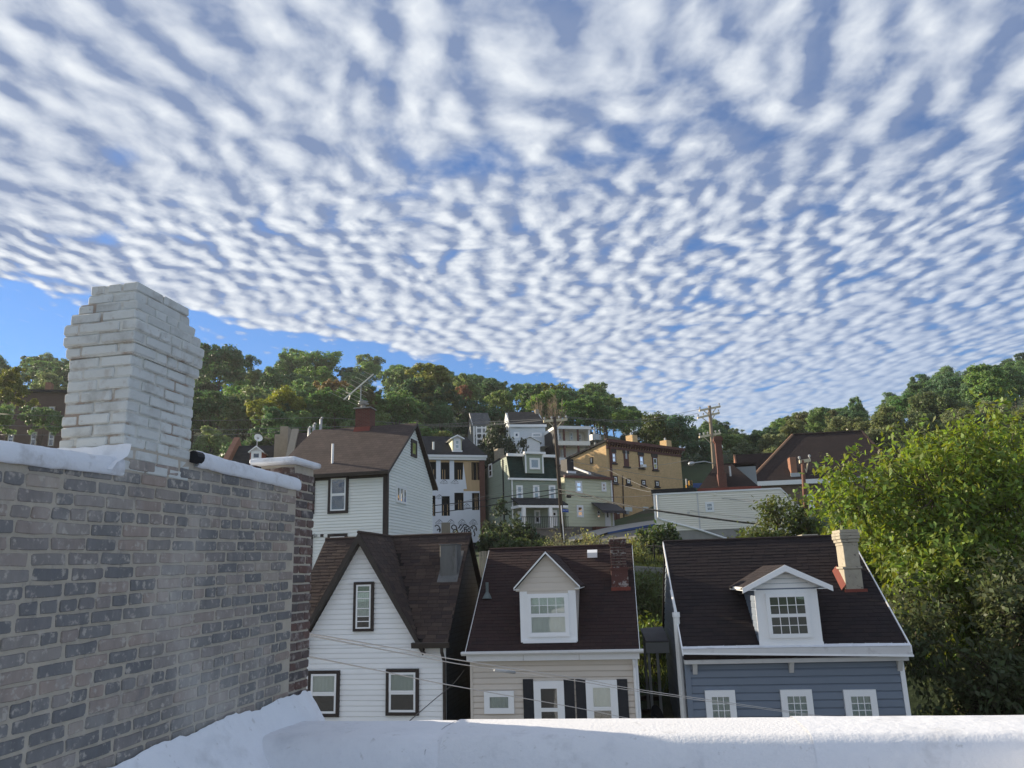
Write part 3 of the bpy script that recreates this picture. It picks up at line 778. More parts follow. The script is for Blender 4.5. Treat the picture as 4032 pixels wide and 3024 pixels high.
# ---- A: white house with the steep front gable
A = Fac(1757, 2700, 21.6, -10, 0, (1.952, 1100, 2050))
hA = thing('white_gable_house', 'white sided house with steep brown shingled front gable, left of the tan house', 'house', A.loc(), -10)
uA, zAp = A.f(637, 150)                     # gable apex (inside)
wA = A.f(60, 1000)[0]                       # left end of the front
zE = A.f(1170, 935)[1]                      # eave line
vR, zR = A.side(1472, 118, .12)             # ridge end on the right gable
zR = max(zR, A.f(637, 92, -.25)[1])
slA = (zR - zE) / (vR + .3)
hgA = (zR - zE) / max(.1, (A.f(1085, 905, -.2)[0] - uA))      # steepness of the front gable
dep = 2 * vR
b = MB()
b.box(wA, -.012, .005, dep, 0, zE)
b.prism([(-.012, 0.35, zE - .05), (-.012, dep - .05, zE - .05), (-.012, vR, zR - .22)], (wA + .012, 0, 0))
b.prism([(uA - (zR - zE - .15) / hgA, .005, zE - .1), (uA + (zR - zE - .15) / hgA, .005, zE - .1), (uA, .005, zR - .22)], (0, vR, 0))
b.build('wall_core', M_sidw, hA)
SA = .134
siding(hA, M_sidw, front(), .2, zE - .02, wA, -.07, SA, .034)
siding(hA, M_sidw, front(), zE - .02, zR - .24, lambda z: uA - (zR - .24 - z) / hgA, lambda z: uA + (zR - .24 - z) / hgA, SA, .034)
bx('corner_post', M_white, hA, -.065, -.001, -.045, .02, 0, zE)
MB().prism([(0, .0, 0), (0, dep, 0), (0, dep, zE), (0, vR, zR - .10), (0, .0, zE)], (-.01, 0, 0)).build('slate_gable_wall', M_slate, hA)
rfA = MB()
vE = -.30
gw = (zR - zE) / hgA
for u0, u1, v0 in ((wA - .1, uA - gw, vE), (uA + gw, .13, vE), (uA - gw, uA + gw, .03)):
    zz = zE + (v0 - vE) * slA
    roof_slab(rfA, (u0, v0, zz), (u1, v0, zz), (u1, vR, zR), (u0, vR, zR), .08)
for u0, u1 in ((wA - .1, .13),):
    roof_slab(rfA, (u0, dep + .3, zE), (u1, dep + .3, zE), (u1, vR, zR), (u0, vR, zR), .08)
oA = -.28                                    # front overhang of the cross gable
hw = (zR - zE + .12) / hgA
for s in (-1, 1):
    roof_slab(rfA, (uA + s * hw, oA, zE - .12), (uA, oA, zR), (uA, vR, zR), (uA + s * hw, vR, zE - .12), .08)
roofA = rfA.build('roof', M_under, hA)
tslope = math.hypot(vR - vE, zR - zE)
Tm = Vector((0, vR - vE, zR - zE)).normalized()
def inA(s, t):                                # under the cross gable
    v = vE + Tm.y * t; z = zE + Tm.z * t
    return abs(s - uA) < (zR - z) / hgA - .02
def hiA(t): return .13
shingles(roofA, M_shA, (0, vE, zE), (1, 0, 0), Tm, wA - .1, hiA, tslope, rg3, .135, .30, nmax=150, skip=inA)
Tg = Vector((-hw, 0, zR - zE + .12)).normalized()
gl = math.hypot(hw, zR - zE + .12)
def vvalley(t):                               # where the cross gable runs into the main roof
    z = zE - .12 + Tg.z * t
    return max(oA + .05, vE + (z - zE) / (zR - zE) * (vR - vE))
shingles(roofA, M_shA, (uA + hw, 0, zE - .12), (0, 1, 0), Tg, oA, vvalley, gl, rg3, .135, .30, nmax=75)
Tg2 = Vector((hw, 0, zR - zE + .12)).normalized()
shingles(roofA, M_shA, (uA - hw, 0, zE - .12), (0, 1, 0), Tg2, oA, vvalley, gl, rg3, .135, .30, nmax=75)
MB().tube([(uA, oA - .02, zR + .015), (uA, vR, zR + .015)], .05, 6).build('ridge_cap', M_shA, roofA)
MB().tube([(wA - .1, vR, zR + .012), (.14, vR, zR + .012)], .05, 6).build('ridge_cap', M_shA, roofA)
for s in (-1, 1):                             # broad bargeboards
    c0, c1 = Vector((uA + s * (hw + .02), oA - .03, zE - .14)), Vector((uA, oA - .03, zR + .0))
    dz = Vector((0, 0, -.24))
    MB().prism([c0, c1, c1 + dz * 1.15, c0 + dz * .7], (0, .035, 0)).build('bargeboard', M_brownr, hA)
    so_ = MB().prism([c0 + dz * .7 + Vector((0, .035, .02)), c1 + dz * 1.15 + Vector((0, .035, .02)), c1 + dz * 1.15 + Vector((0, .30, .02)), c0 + dz * .7 + Vector((0, .30, .02))], (0, 0, .02))
    so_.build('soffit', M_brownr, hA)
gr = A.f(1060, 920)[0]
def gutter(par, m, u0, u1, v, z, h=.10, w=.11, name='gutter'):
    b = MB()
    b.prism([(u0, v + w, z), (u0, v + .005, z), (u0, v, z - .02), (u0, v + .025, z - h), (u0, v + w, z - h)], (u1 - u0, 0, 0))
    return b.build(name, m, par)
gutter(hA, M_brownr, gr - .05, .16, vE - .10, zE + .02, .14, .15)
gutter(hA, M_brownr, wA - .1, A.f(245, 945)[0], vE - .10, zE + .02, .14, .15)
bx('soffit', M_brownr, hA, gr - .02, .10, vE, -.02, zE - .13, zE - .09)
bx('soffit', M_brownr, hA, wA, A.f(235, 945)[0], vE, -.02, zE - .13, zE - .09)
MB().tube([(-.03, vE - .02, zE - .10), (-.03, vE - .02, zE - .22), (-.035, -.06, zE - .48), (-.035, -.06, 0)], .045, 8).build('downspout', M_brownr, hA)
rA = lambda *q: A.rect(*q)
window(hA, front(.0), rA(228, 1150, 468, 1505), M_brown, M_white, .085, .055, .055, blind=(M_curt, .52, 1.0))
window(hA, front(.0), rA(826, 1138, 1077, 1495), M_brown, M_white, .085, .055, .055, blind=(M_curt2, .5, 1.0))
aw = window(hA, front(.0), rA(577, 470, 731, 850), M_brown, M_white, .075, .055, .045, mid=None, blind=(M_curt, .26, .82))
q = rA(577, 470, 731, 850)
for fz in (.20, .30, .46, .66, .80):
    pb('glazing_bar', M_white, aw, front(), q[0] + .08, q[1] - .08, .085, .102, q[2] + (q[3] - q[2]) * fz - .012, q[2] + (q[3] - q[2]) * fz + .012)
# metal clad chimney on its roof
nA = Vector((0, -(zR - zE), vR - vE)).normalized()
hc = A.hit(1298, 432, (0, vE, zE), nA)
uc0, uc1 = A.f(1234, 300, hc.y)[0], A.f(1362, 300, hc.y)[0]
zc1 = A.f(1298, 186, hc.y)[1]
ch = MB().cbox(uc0, uc1, hc.y, hc.y + .55, hc.z - .3, zc1, .012).build('chimney', M_zinc, hA)
bx('cap', M_zinc, ch, uc0 - .02, uc1 + .02, hc.y - .02, hc.y + .57, zc1 + .001, zc1 + .025)
MB().prism([(uc0 - .05, hc.y - .16, hc.z - .16 * slA + .035), (uc1 + .05, hc.y - .16, hc.z - .16 * slA + .035), (uc1 + .05, hc.y + .7, hc.z + .7 * slA + .035), (uc0 - .05, hc.y + .7, hc.z + .7 * slA + .035)], (0, 0, -.02)).build('flashing', M_zinc, ch)
# ---- generic shed/gable dormer on a roof plane
def dormer(F, par, rectpx, apex, base_b, ve, ze, zr_, vr_, mwall, mtrim, mroof, over=.12, side_m=None, step=.13, face=.10, hood=None):
    a0, a1 = rectpx
    n = Vector((0, -(zr_ - ze), vr_ - ve)).normalized()
    h = F.hit((a0 + a1) / 2, base_b, (0, ve, ze), n)
    v = h.y
    u0, u1 = F.f(a0, base_b - 180, v)[0], F.f(a1, base_b - 180, v)[0]
    zb = h.z
    um, za = F.f(apex[0], apex[1], v - over)
    um = (u0 + u1) / 2
    zs = F.f((a0 + a1) / 2, apex[2], v - over)[1]         # level of the little eaves
    sl = (zr_ - ze) / (vr_ - ve)
    def vback(z): return ve + (z - ze) / sl
    d = MB()
    d.prism([(u0, v, zb - .1), (u0, v, zs), (u0, vback(zs) + .2, zs)], (u1 - u0, 0, 0))
    d.prism([(u0, v, zs - .02), (u1, v, zs - .02), (um, v, za - .08)], (0, vback(za) - v, 0))
    o = d.build('dormer', side_m or mwall, par)
    hw = (u1 - u0) / 2 + (hood or .14)
    g = (za - zs + .0) / hw
    for s in (-1, 1):
        e0 = Vector((um + s * hw, v - over, zs)); e1 = Vector((um, v - over, za))
        vb0, vb1 = vback(zs) + .05, vback(za) + .05
        b = MB().prism([e0, e1, (um, vb1, za), (um + s * hw, vb0, zs)], (0, 0, -.03))
        r = b.build('dormer_roof', M_under, o)
        Td = (e1 - e0)
        L = Td.length
        shingles(o, mroof, e0 + Vector((0, 0, .002)), (0, 1, 0), Td, 0, lambda t, L=L: (vb0 - v + over) + (vb1 - vb0) * t / L, L, rg3, .135, .30, nmax=0)
        dz = Vector((0, 0, -face))
        MB().prism([e0 + Vector((0, -.025, .01)), e1 + Vector((0, -.025, .01)), e1 + dz + Vector((0, -.025, 0)), e0 + dz * .8 + Vector((0, -.025, 0))], (0, .025, 0)).build('rake_board', mtrim, o)
        MB().prism([e0 + Vector((0, 0, -.035)), e0 + Vector((-s * (hood or .14), 0, -.035)), (um + s * (hw - (hood or .14)), vb0, zs - .035), (um + s * hw, vb0, zs - .035)], (0, 0, -.02)).build('dormer_soffit', mtrim, o)
    siding(o, mwall, front(v - .001), zs - .02, za - .1, lambda z: um - (za - .06 - z) / g, lambda z: um + (za - .06 - z) / g, step, .014)
    return o, u0, u1, v, zb, zs, um, za
# ---- B: tan house
B = Fac(1853, 2700, 21.3, -8, 0, (1.952, 1800, 2050))
hB = thing('tan_house', 'tan sided house with oxblood brown roof, gabled dormer and black shutters', 'house', B.loc(), -8)
wB = B.f(1402, 1300)[0]
zcB = B.f(740, 1066)[1]                      # underside of the cornice
zeB = B.f(740, 1004, -.34)[1]
vB, zB = B.side(258, 226, -.02)
depB = 2 * vB
b = MB()
b.box(.012, wB - .012, .005, depB, 0, zcB + .05)
b.prism([(.012, .2, zcB), (.012, depB - .2, zcB), (.012, vB, zB - .2)], (wB - .024, 0, 0))
b.build('wall_core', M_tan, hB)
siding(hB, M_tan, front(), .2, zcB, .07, wB - .07, .146, .034)
bx('corner_post', M_tan, hB, 0, .068, -.045, .02, 0, zcB)
bx('corner_post', M_white, hB, wB - .066, wB, -.047, .02, 0, zcB)
veB = -.30
rf = MB()
roof_slab(rf, (-.06, veB, zeB), (wB + .06, veB, zeB), (wB + .06, vB, zB), (-.06, vB, zB))
roof_slab(rf, (-.06, depB + .3, zeB), (wB + .06, depB + .3, zeB), (wB + .06, vB, zB), (-.06, vB, zB))
roofB = rf.build('roof', M_under, hB)
TB = Vector((0, vB - veB, zB - zeB)).normalized()
shingles(roofB, M_shB, (0, veB, zeB), (1, 0, 0), TB, -.06, wB + .06, math.hypot(vB - veB, zB - zeB), rg3, .14, .31)
MB().tube([(-.07, vB, zB + .012), (wB + .07, vB, zB + .012)], .05, 6).build('ridge_cap', M_shB, roofB)
for uu in (-.075, wB + .062):
    MB().prism([(uu, veB, zeB + .015), (uu, vB, zB + .015), (uu, vB, zB - .07), (uu, veB, zeB - .07)], (.013, 0, 0)).build('drip_edge', M_white, hB)
# box gutter and cornice
z1, z2, z3 = zeB + .02, B.f(740, 1030, -.38)[1], zcB
MB().prism([(-.16, -.44, z1), (-.16, -.43, z1 - .05), (-.16, -.36, z2), (-.16, veB + .02, z2), (-.16, veB + .02, z1)], (wB + .32, 0, 0)).build('box_gutter', M_gutt, hB)
MB().prism([(-.05, -.26, z2 - .001), (-.05, -.24, z3), (-.05, .0, z3), (-.05, .0, z2 - .001)], (wB + .10, 0, 0)).build('cornice', M_gutt, hB)
bx('cornice_joint', M_gut2, hB, wB * .33, wB * .335, -.262, -.24, z3 + .005, z2 - .004)
bx('cornice_joint', M_gut2, hB, wB * .66, wB * .665, -.262, -.24, z3 + .005, z2 - .004)
oB, d0, d1, dv, dzb, dzs, dum, dza = dormer(B, hB, (488, 918), (673, 240, 512), 932, veB, zeB, zB, vB, M_tan, M_white, M_shB, .16, None, .145, .045)
for r_, nm in (((d0 - .005, d0 + .19, dzb, B.f(700, 538, dv)[1]), 'dormer_board'), ((d1 - .19, d1 + .005, dzb, B.f(700, 538, dv)[1]), 'dormer_board')):
    pb(nm, M_white, oB, front(dv), r_[0], r_[1], 0, .035, r_[2], r_[3])
zh = B.f(700, 540, dv)[1]; zl = B.f(700, 560, dv)[1]
pb('dormer_head', M_tan, oB, front(dv), d0 + .19, d1 - .19, 0, .030, zl, zh)
pb('dormer_frieze', M_tan, oB, front(dv), d0 - .10, d1 + .10, 0, .045, zh + .002, B.f(700, 508, dv)[1])
pb('dormer_sill', M_white, oB, front(dv), d0 + .05, d1 - .02, 0, .07, dzb - .02, dzb + .06)
wz0, wz1 = B.f(700, 890, dv)[1], zl
pb('dormer_apron', M_white, oB, front(dv), d0 + .19, d1 - .19, 0, .032, dzb + .06, wz0)
window(oB, front(dv), (d0 + .19, d1 - .19, wz0, wz1), M_white, M_white, .055, .05, .05, mid=.5, grid=(4, 2, 'top'), blind=(M_curt, .0, 1.0), flat=True)
# front windows and shutters
window(hB, front(), B.rect(212, 1306, 440, 1480), M_white, M_white, .10, .05, .045, mid=None, blind=(M_curt2, .0, 1.0))
r1, r2 = B.rect(595, 1230, 828, 1620), B.rect(996, 1222, 1238, 1610)
window(hB, front(), r1, M_white, M_white, .13, .05, .05, mid=.42, blind=None)
window(hB, front(), r2, M_white, M_white, .13, .05, .05, mid=.42, blind=(M_curt, .40, 1.0))
def shutter(par, m, r):
    o = pb('shutter', m, par, front(), r[0], r[1], .005, .065, r[2], r[3])
    zm = (r[2] + r[3]) / 2
    for q0, q1 in ((r[2] + .07, zm - .04), (zm + .04, r[3] - .07)):
        pb('shutter_panel', m, o, front(), r[0] + .06, r[1] - .06, .066, .076, q0, q1)
for a0, a1 in ((512, 592), (826, 906), (918, 1000), (1236, 1318)):
    q = B.rect(a0, 1216, a1, 1600)
    shutter(hB, M_shut, (q[0], q[1], r1[2] + .02, q[3]))
MB().tube([(wB - .09, -.20, z3 - .02), (wB - .09, -.09, z3 - .22), (wB - .09, -.07, 0)], .045, 8).build('downspout', M_white, hB)
# roof vent, pipe, peeling brick chimney
nB = Vector((0, -(zB - zeB), vB - veB)).normalized()
hv_ = B.hit(1040, 290, (0, veB, zeB), nB)
vent = MB().prism([(hv_.x - .15, hv_.y - .05, hv_.z + .02), (hv_.x - .15, hv_.y - .05, hv_.z + .17), (hv_.x - .15, hv_.y + .12, hv_.z + .26), (hv_.x - .15, hv_.y + .30, hv_.z + .26)], (.30, 0, 0)).build('roof_vent', M_white, hB)
hp = B.hit(232, 590, (0, veB, zeB), nB)
M_verd = mat('weathered_vent_pipe', (.14, .17, .17), .7, .2)
MB().tube([(hp.x, hp.y, hp.z - .1), (hp.x, hp.y, hp.z + .42)], .045, 8).build('vent_pipe', M_verd, hB)
MB().tube([(hp.x, hp.y - .02, hp.z - .04), (hp.x, hp.y, hp.z + .14)], [.15, .05], 8).build('pipe_collar', M_verd, hB)
M_peel = mat('peeling_red_painted_brick', (.115, .052, .044), .85, .2, 5, bump=.008, bscale=25, dirt=((.34, .31, .29), .53, .58, 4))
hcB = B.hit(1255, 530, (0, veB, zeB), nB)
u0, u1 = B.f(1185, 450, hcB.y)[0], B.f(1315, 450, hcB.y)[0]
zt_ = B.f(1245, 165, hcB.y)[1] + .14
zmid = B.f(1245, 355, hcB.y)[1]
chB = MB().cbox(u0, u1, hcB.y, hcB.y + .75, hcB.z - .4, zmid, .015, .008).build('chimney', M_peel, hB)
M_peel2 = mat('peeling_dark_brick', (.085, .045, .040), .85, .3, 8, bump=.01, bscale=25, dirt=((.30, .27, .25), .55, .62, 5))
ub0, ub1 = B.f(1178, 280, hcB.y)[0], B.f(1300, 280, hcB.y)[0]
zc_ = zmid + .002
r4 = random.Random(3)
while zc_ + .078 < zt_:
    o_ = .035 if zt_ - zc_ < .24 and zt_ - zc_ > .10 else 0
    n = 3
    for k in range(n):
        xa, xb = ub0 - o_ + (ub1 - ub0 + 2 * o_) * k / n, ub0 - o_ + (ub1 - ub0 + 2 * o_) * (k + 1) / n
        link('brick', MB().cbox(xa + .004, xb - .004, hcB.y - o_ + r4.uniform(-.006, .006), hcB.y + .75 + o_, zc_, zc_ + .068, .008, .004, r4).mesh('brick', M_peel2), chB)
    bx('mortar_bed', M_mort, chB, ub0 - o_ + .012, ub1 + o_ - .012, hcB.y + .012, hcB.y + .74, zc_ + .069, zc_ + .0775)
    zc_ += .078
bx('band_course', M_peel, chB, u0 - .03, u1 + .03, hcB.y - .03, hcB.y + .78, zmid - .08, zmid - .02)
bx('sealant_skirt', M_red, chB, u0 - .02, u1 + .05, hcB.y - .06, hcB.y + .0, hcB.z - .10, hcB.z + .07)
# ---- C: blue house
Cc = Fac(2708, 2700, 20.7, -6, 0, (1.9235, 2500, 2050))
hC = thing('blue_house', 'slate blue sided house with black roof, white dormer and tall buff chimney', 'house', Cc.loc(), -6)
wC = Cc.f(2052, 1250)[0]
zfb, zft = Cc.f(1230, 1074, -.22)[1], Cc.f(1230, 1040, -.22)[1]
zgb, zgt = Cc.f(1230, 1008, -.36)[1], Cc.f(1230, 965, -.36)[1]
zeC = zgt + .03
vC = 3.1
zC = Cc.f(880, 142, vC)[1]
depC = 2 * vC
b = MB()
b.box(.012, wC - .012, .005, depC, 0, zfb + .3)
b.prism([(.012, .2, zfb + .2), (.012, depC - .2, zfb + .2), (.012, vC, zC - .2)], (wC - .024, 0, 0))
b.build('wall_core', M_blue, hC)
siding(hC, M_blue, front(), .2, zfb, .09, wC - .10, .185, .038)
zgl = lambda z: max(0.0, (z - zeC) / (zC - zeC) * vC)
siding(hC, M_blue, leftw(), .2, zC - .1, lambda z: zgl(z), lambda z: depC - zgl(z), .185, .034)
bx('corner_post', M_blue, hC, -.045, .088, -.05, .03, 0, zfb)
bx('corner_post', M_white, hC, wC - .10, wC + .01, -.05, .03, 0, zfb)
veC = -.34
rf = MB()
def rsag(u): return -.10 * math.sin(math.pi * max(0, min(1, u / wC)))      # the ridge sags
NSEG = 8
for i in range(NSEG):
    ua, ub = -.08 + (wC + .16) * i / NSEG, -.08 + (wC + .16) * (i + 1) / NSEG
    za_, zb_ = zC, zC
    roof_slab(rf, (ua, veC, zeC), (ub, veC, zeC), (ub, vC, zb_), (ua, vC, za_))
roof_slab(rf, (-.08, depC + .3, zeC), (wC + .08, depC + .3, zeC), (wC + .08, vC, zC), (-.08, vC, zC))
roofC = rf.build('roof', M_under, hC)
TC = Vector((0, vC - veC, zC - zeC)).normalized()
shingles(roofC, M_shC, (0, veC, zeC), (1, 0, 0), TC, -.08, wC + .08, math.hypot(vC - veC, zC - zeC), rg3, .14, .31)
MB().tube([(-.09, vC, zC + .01), (wC + .09, vC, zC + .01)], .05, 6).build('ridge_cap', M_shC, roofC)
MB().prism([(-.115, veC - .1, zeC - .03), (-.115, vC, zC + .02), (-.115, vC, zC - .11), (-.115, veC - .1, zeC - .16)], (.03, 0, 0)).build('rake_board', M_white, hC)
MB().prism([(wC + .085, veC - .1, zeC - .03), (wC + .085, vC, zC + .02), (wC + .085, vC, zC - .11), (wC + .085, veC - .1, zeC - .16)], (.03, 0, 0)).build('rake_board', M_white, hC)
# crooked gutter board, the strip of old roof under it, fascia and brackets
drop = .09
MB().prism([(-.10, veC - .08, zgt + .03), (wC + .12, veC - .08, zgt + .03 - drop * .3), (wC + .12, veC - .10, zgb - drop), (-.10, veC - .10, zgb + .06)], (0, .07, 0)).build('gutter_board', M_gut2, hC)
MB().prism([(-.11, veC - .115, zgb + .085), (wC + .13, veC - .115, zgb - drop + .03), (wC + .13, veC - .115, zgb - drop - .02), (-.11, veC - .115, zgb + .04)], (0, .02, 0)).build('gutter_lip', M_white, hC)
MB().prism([(-.10, veC - .09, zgt + .035), (wC + .12, veC - .09, zgt + .035 - drop * .3), (wC + .12, veC + .10, zeC + .055), (-.10, veC + .10, zeC + .055)], (0, 0, .012)).build('gutter_flashing', M_coat, hC)
MB().prism([(-.06, veC - .02, zgb + .05), (-.06, -.27, zft + .005), (-.06, .0, zft + .005), (-.06, .0, zgb + .05)], (wC + .12, 0, 0)).build('pent_roof', M_shC, hC)
bx('fascia', M_gut2, hC, -.06, wC + .07, -.27, -.02, zfb, zft, .008)
for a in (450, 1178, 1998):
    uu = Cc.f(a, 1100)[0]
    MB().prism([(uu - .055, -.20, zfb - .002), (uu - .055, -.018, zfb - .002), (uu - .055, -.018, zfb - .26), (uu - .055, -.06, zfb - .26)], (.11, 0, 0)).build('bracket', M_gut2, hC)
oC, d0, d1, dv, dzb, dzs, dum, dza = dormer(Cc, hC, (928, 1400), (1132, 338, 505), 942, veC, zeC, zC, vC, M_white, M_white, M_shC, .26, M_blue, .12, .15, hood=.34)
zh = Cc.f(1150, 520, dv)[1]
for q in ((d0 - .01, d0 + .24), (d1 - .24, d1 + .01)):
    pb('dormer_board', M_white, oC, front(dv), q[0], q[1], 0, .035, dzb - .03, zh)
wz0, wz1 = Cc.f(1160, 885, dv)[1], Cc.f(1140, 548, dv)[1]
pb('dormer_head', M_white, oC, front(dv), d0 + .24, d1 - .24, 0, .033, wz1, zh)
pb('dormer_apron', M_white, oC, front(dv), d0 + .24, d1 - .24, 0, .033, dzb - .03, wz0)
pb('dormer_sill', M_white, oC, front(dv), d0 + .02, d1 + .02, .036, .06, dzb - .05, dzb + .07)
window(oC, front(dv), (d0 + .24, d1 - .24, wz0, wz1), M_white, M_white, .05, .05, .045, mid=.5, grid=(4, 2, 'all'), blind=(mat('venetian_blind', (.10, .12, .10), .6, .3, 2), .0, 1.0), flat=True)
MB().prism([(d0 - .33, dv - .22, dzs - .02), (d0 - .22, dv - .22, dzs - .02), (d0 - .30, dv + .9, dzs - .02), (d0 - .38, dv + .9, dzs - .02)], (0, 0, .05)).build('dormer_gutter', M_trimw, oC)
for q in range(7):                              # blue cheek boards
    z0 = dzb + .10 + q * .16
    if z0 + .16 > dzs: break
    siding(oC, M_blue, leftw(d0 - .001), z0, z0 + .159, dv + .01, lambda z: veC + (z - zeC) / (zC - zeC) * (vC - veC), .16, .014)
for r_, cl in (((540, 1281, 768, 1640), .0), ((1112, 1276, 1352, 1640), .0), ((1592, 1276, 1838, 1640), .0)):
    window(hC, front(), Cc.rect(*r_), M_white, M_white, .105, .05, .05, mid=.35, grid=(3, 3, 'top'), blind=(M_curt2, .0, 1.0))
# buff chimneys
M_buff = course_mat('buff_brick', (.34, .29, .215), .9, .085, .22, .006, .3, axis=('h', 2), base2=(.25, .21, .16), mortar=(.24, .21, .17))
M_buffp = mat('lichened_buff_stone', (0.375, 0.338, 0.269), .9, .25, 5, bump=.01, bscale=20, dirt=((0.125, 0.106, 0.094), .56, .66, 6))
nC = Vector((0, -(zC - zeC), vC - veC)).normalized()
hcC = Cc.hit(1672, 535, (0, veC, zeC), nC)
v0 = hcC.y
def cu(a, b): return Cc.f(a, b, v0)[0]
zs_ = Cc.f(1650, 365, v0)[1]; zt_ = Cc.f(1600, 68, v0)[1]
u0, u1 = cu(1590, 430), cu(1722, 430)
chC = MB().cbox(u0, u1, v0, v0 + .70, hcC.z - .5, zs_, .012, .004).build('chimney', M_buffp, hC)
bx('band_course', M_buffp, chC, u0 - .03, u1 + .03, v0 - .03, v0 + .73, zs_ + .001, zs_ + .06, .01)
t0, t1 = cu(1578, 250) + .02, cu(1700, 250)
bx('shaft', M_buffp, chC, t0, t1, v0 + .02, v0 + .66, zs_ + .06, zt_ - .42, .01)
for k, o_ in enumerate((.0, .03, .055, .055, .035)):
    bx('corbel_course', M_buffp, chC, t0 - o_ - .01, t1 + o_ + .01, v0 + .02 - o_, v0 + .67 + o_, zt_ - .42 + k * .085 + .001, zt_ - .42 + (k + 1) * .085 - .004, .008)
slC = (zC - zeC) / (vC - veC)
MB().prism([(u0 - .13, v0 - .02, hcC.z + .03), (u0 - .004, v0 - .02, hcC.z + .16), (u0 - .004, v0 + .62, hcC.z + .62 * slC + .16), (u0 - .13, v0 + .62, hcC.z + .62 * slC + .03)], (0, 0, .025)).build('sealant_skirt', M_red, chC)
bx('sealant_skirt', M_red, chC, u0 - .05, u1 + .08, v0 - .04, v0 - .004, hcC.z - .08, hcC.z + .06)
q0 = Cc.f(1265, 120, vC + .6)[0]; q1 = Cc.f(1390, 120, vC + .6)[0]
chC2 = MB().cbox(q0, q1, vC + .6, vC + 1.2, zC - 1.2, Cc.f(1330, 103, vC + .6)[1], .012).build('chimney', M_buffp, hC)
# soil pipe up the left gable, with boots
pv_, pz_ = Cc.side(330, 740, -.12)
MB().tube([(-.12, .32, 0), (-.12, .38, pz_)], .085, 10).build('drain_pipe', M_trimw, hC)
MB().tube([(-.12, .38, pz_), (-.12, .39, pz_ + .12)], .10, 10).build('pipe_boot', M_white, hC)
MB().tube([(-.12, .39, pz_ + .1), (-.11, vC * .45, zeC + (zC - zeC) * .5)], .04, 8).build('drain_pipe', M_trimw, hC)
# ------------------------------------------------------------------ buildings further back
M_cream = mat('cream_white_siding', (.86, .86, .82), .55, .06, 1.0, rnd=.05)
M_roofD = course_mat('dusty_brown_shingles', (0.084, 0.063, 0.057), .95, .15, .32, .008, .45, axis=(0, 2), base2=(0.063, 0.047, 0.044))
M_roofG = course_mat('dark_grey_shingles', (.035, .036, .040), .95, .16, .34, .008, .4, axis=(0, 2))
M_roofBr = course_mat('red_brown_shingles', (.036, .023, .021), .95, .15, .32, .008, .4, axis=(0, 2), base2=(.027, .018, .017))
M_brickrd = course_mat('red_brick_courses', (.17, .062, .046), .9, .075, .215, .006, .3, axis=('h', 2), base2=(.13, .045, .035), mortar=(.17, .13, .11), joint=.12)
M_bricko = course_mat('orange_brick_courses', (.34, .15, .085), .9, .075, .215, .006, .3, axis=('h', 2), base2=(.26, .11, .07), mortar=(.25, .19, .15), joint=.12)
M_bricky = course_mat('ochre_brick_courses', (.78, .52, .26), .9, .075, .215, .006, .22, axis=('h', 2), base2=(0.636, 0.420, 0.198), mortar=(0.576, 0.432, 0.252), joint=.12)
M_stonec = mat('limestone', (.33, .28, .22), .9, .2, 4, bump=.02, bscale=8)
M_oxide = mat('oxide_red_trim', (.12, .045, .035), .6, .2, 3)
M_wrap = mat('white_house_wrap', (.76, .78, .84), .5, .08, 1.2, bump=.01, bscale=5, dirt=((.62, .64, .70), .6, .85, 1))
M_ply = mat('plywood_sheathing', (.55, .38, .22), .8, .2, 3, stretch=(1, 1, .2))
M_green = mat('sage_green_siding', (.30, .345, .275), .6, .08, .8, rnd=.08, dirt=((0.132, 0.165, 0.110), .55, .85, .6))
M_mans = course_mat('dark_green_shingles', (.020, .045, .038), .95, .16, .3, .008, .35, axis=(0, 2))
M_pale = mat('pale_grey_siding', (.66, .69, .71), .6, .08, .6, rnd=.06)
M_pgreen = mat('pale_green_asbestos_siding', (0.624, 0.624, 0.456), .7, .07, .7, rnd=.08)
M_beige = mat('beige_vinyl_siding', (0.851, 0.806, 0.706), .6, .06, .8, rnd=.06)
M_brsid = mat('brown_siding', (0.176, 0.127, 0.094), .7, .1, .8, rnd=.08)
M_grey = mat('grey_siding', (0.286, 0.305, 0.312), .7, .1, .6, rnd=.06)
M_black = mat('black_paint', (.012, .012, .014), .6, .2)
M_ink = mat('black_spray_paint', (.02, .02, .025), .6, .1)
M_awn = mat('dark_awning', (.042, .038, .045), .6, .1)
M_bluepaint = mat('blue_paint', (.03, .08, .24), .6, .25, 4)
M_fond = mat('rubble_foundation', (.17, .155, .14), .95, .35, 3, bump=.03, bscale=6)
M_gd = mat('green_door', (.015, .12, .075), .6, .15)
M_curtf = mat('bright_blind', (.52, .54, .56), .8, .1, 2)
rg5 = random.Random(21)
def wn2(par, pl, r, mc, ms=None, cas=.10, mid=.5, blind=None, sash=.05, **k):
    return window(par, pl, r, mc, ms or M_white, cas, .06, sash, mid=mid, blind=blind, **k)
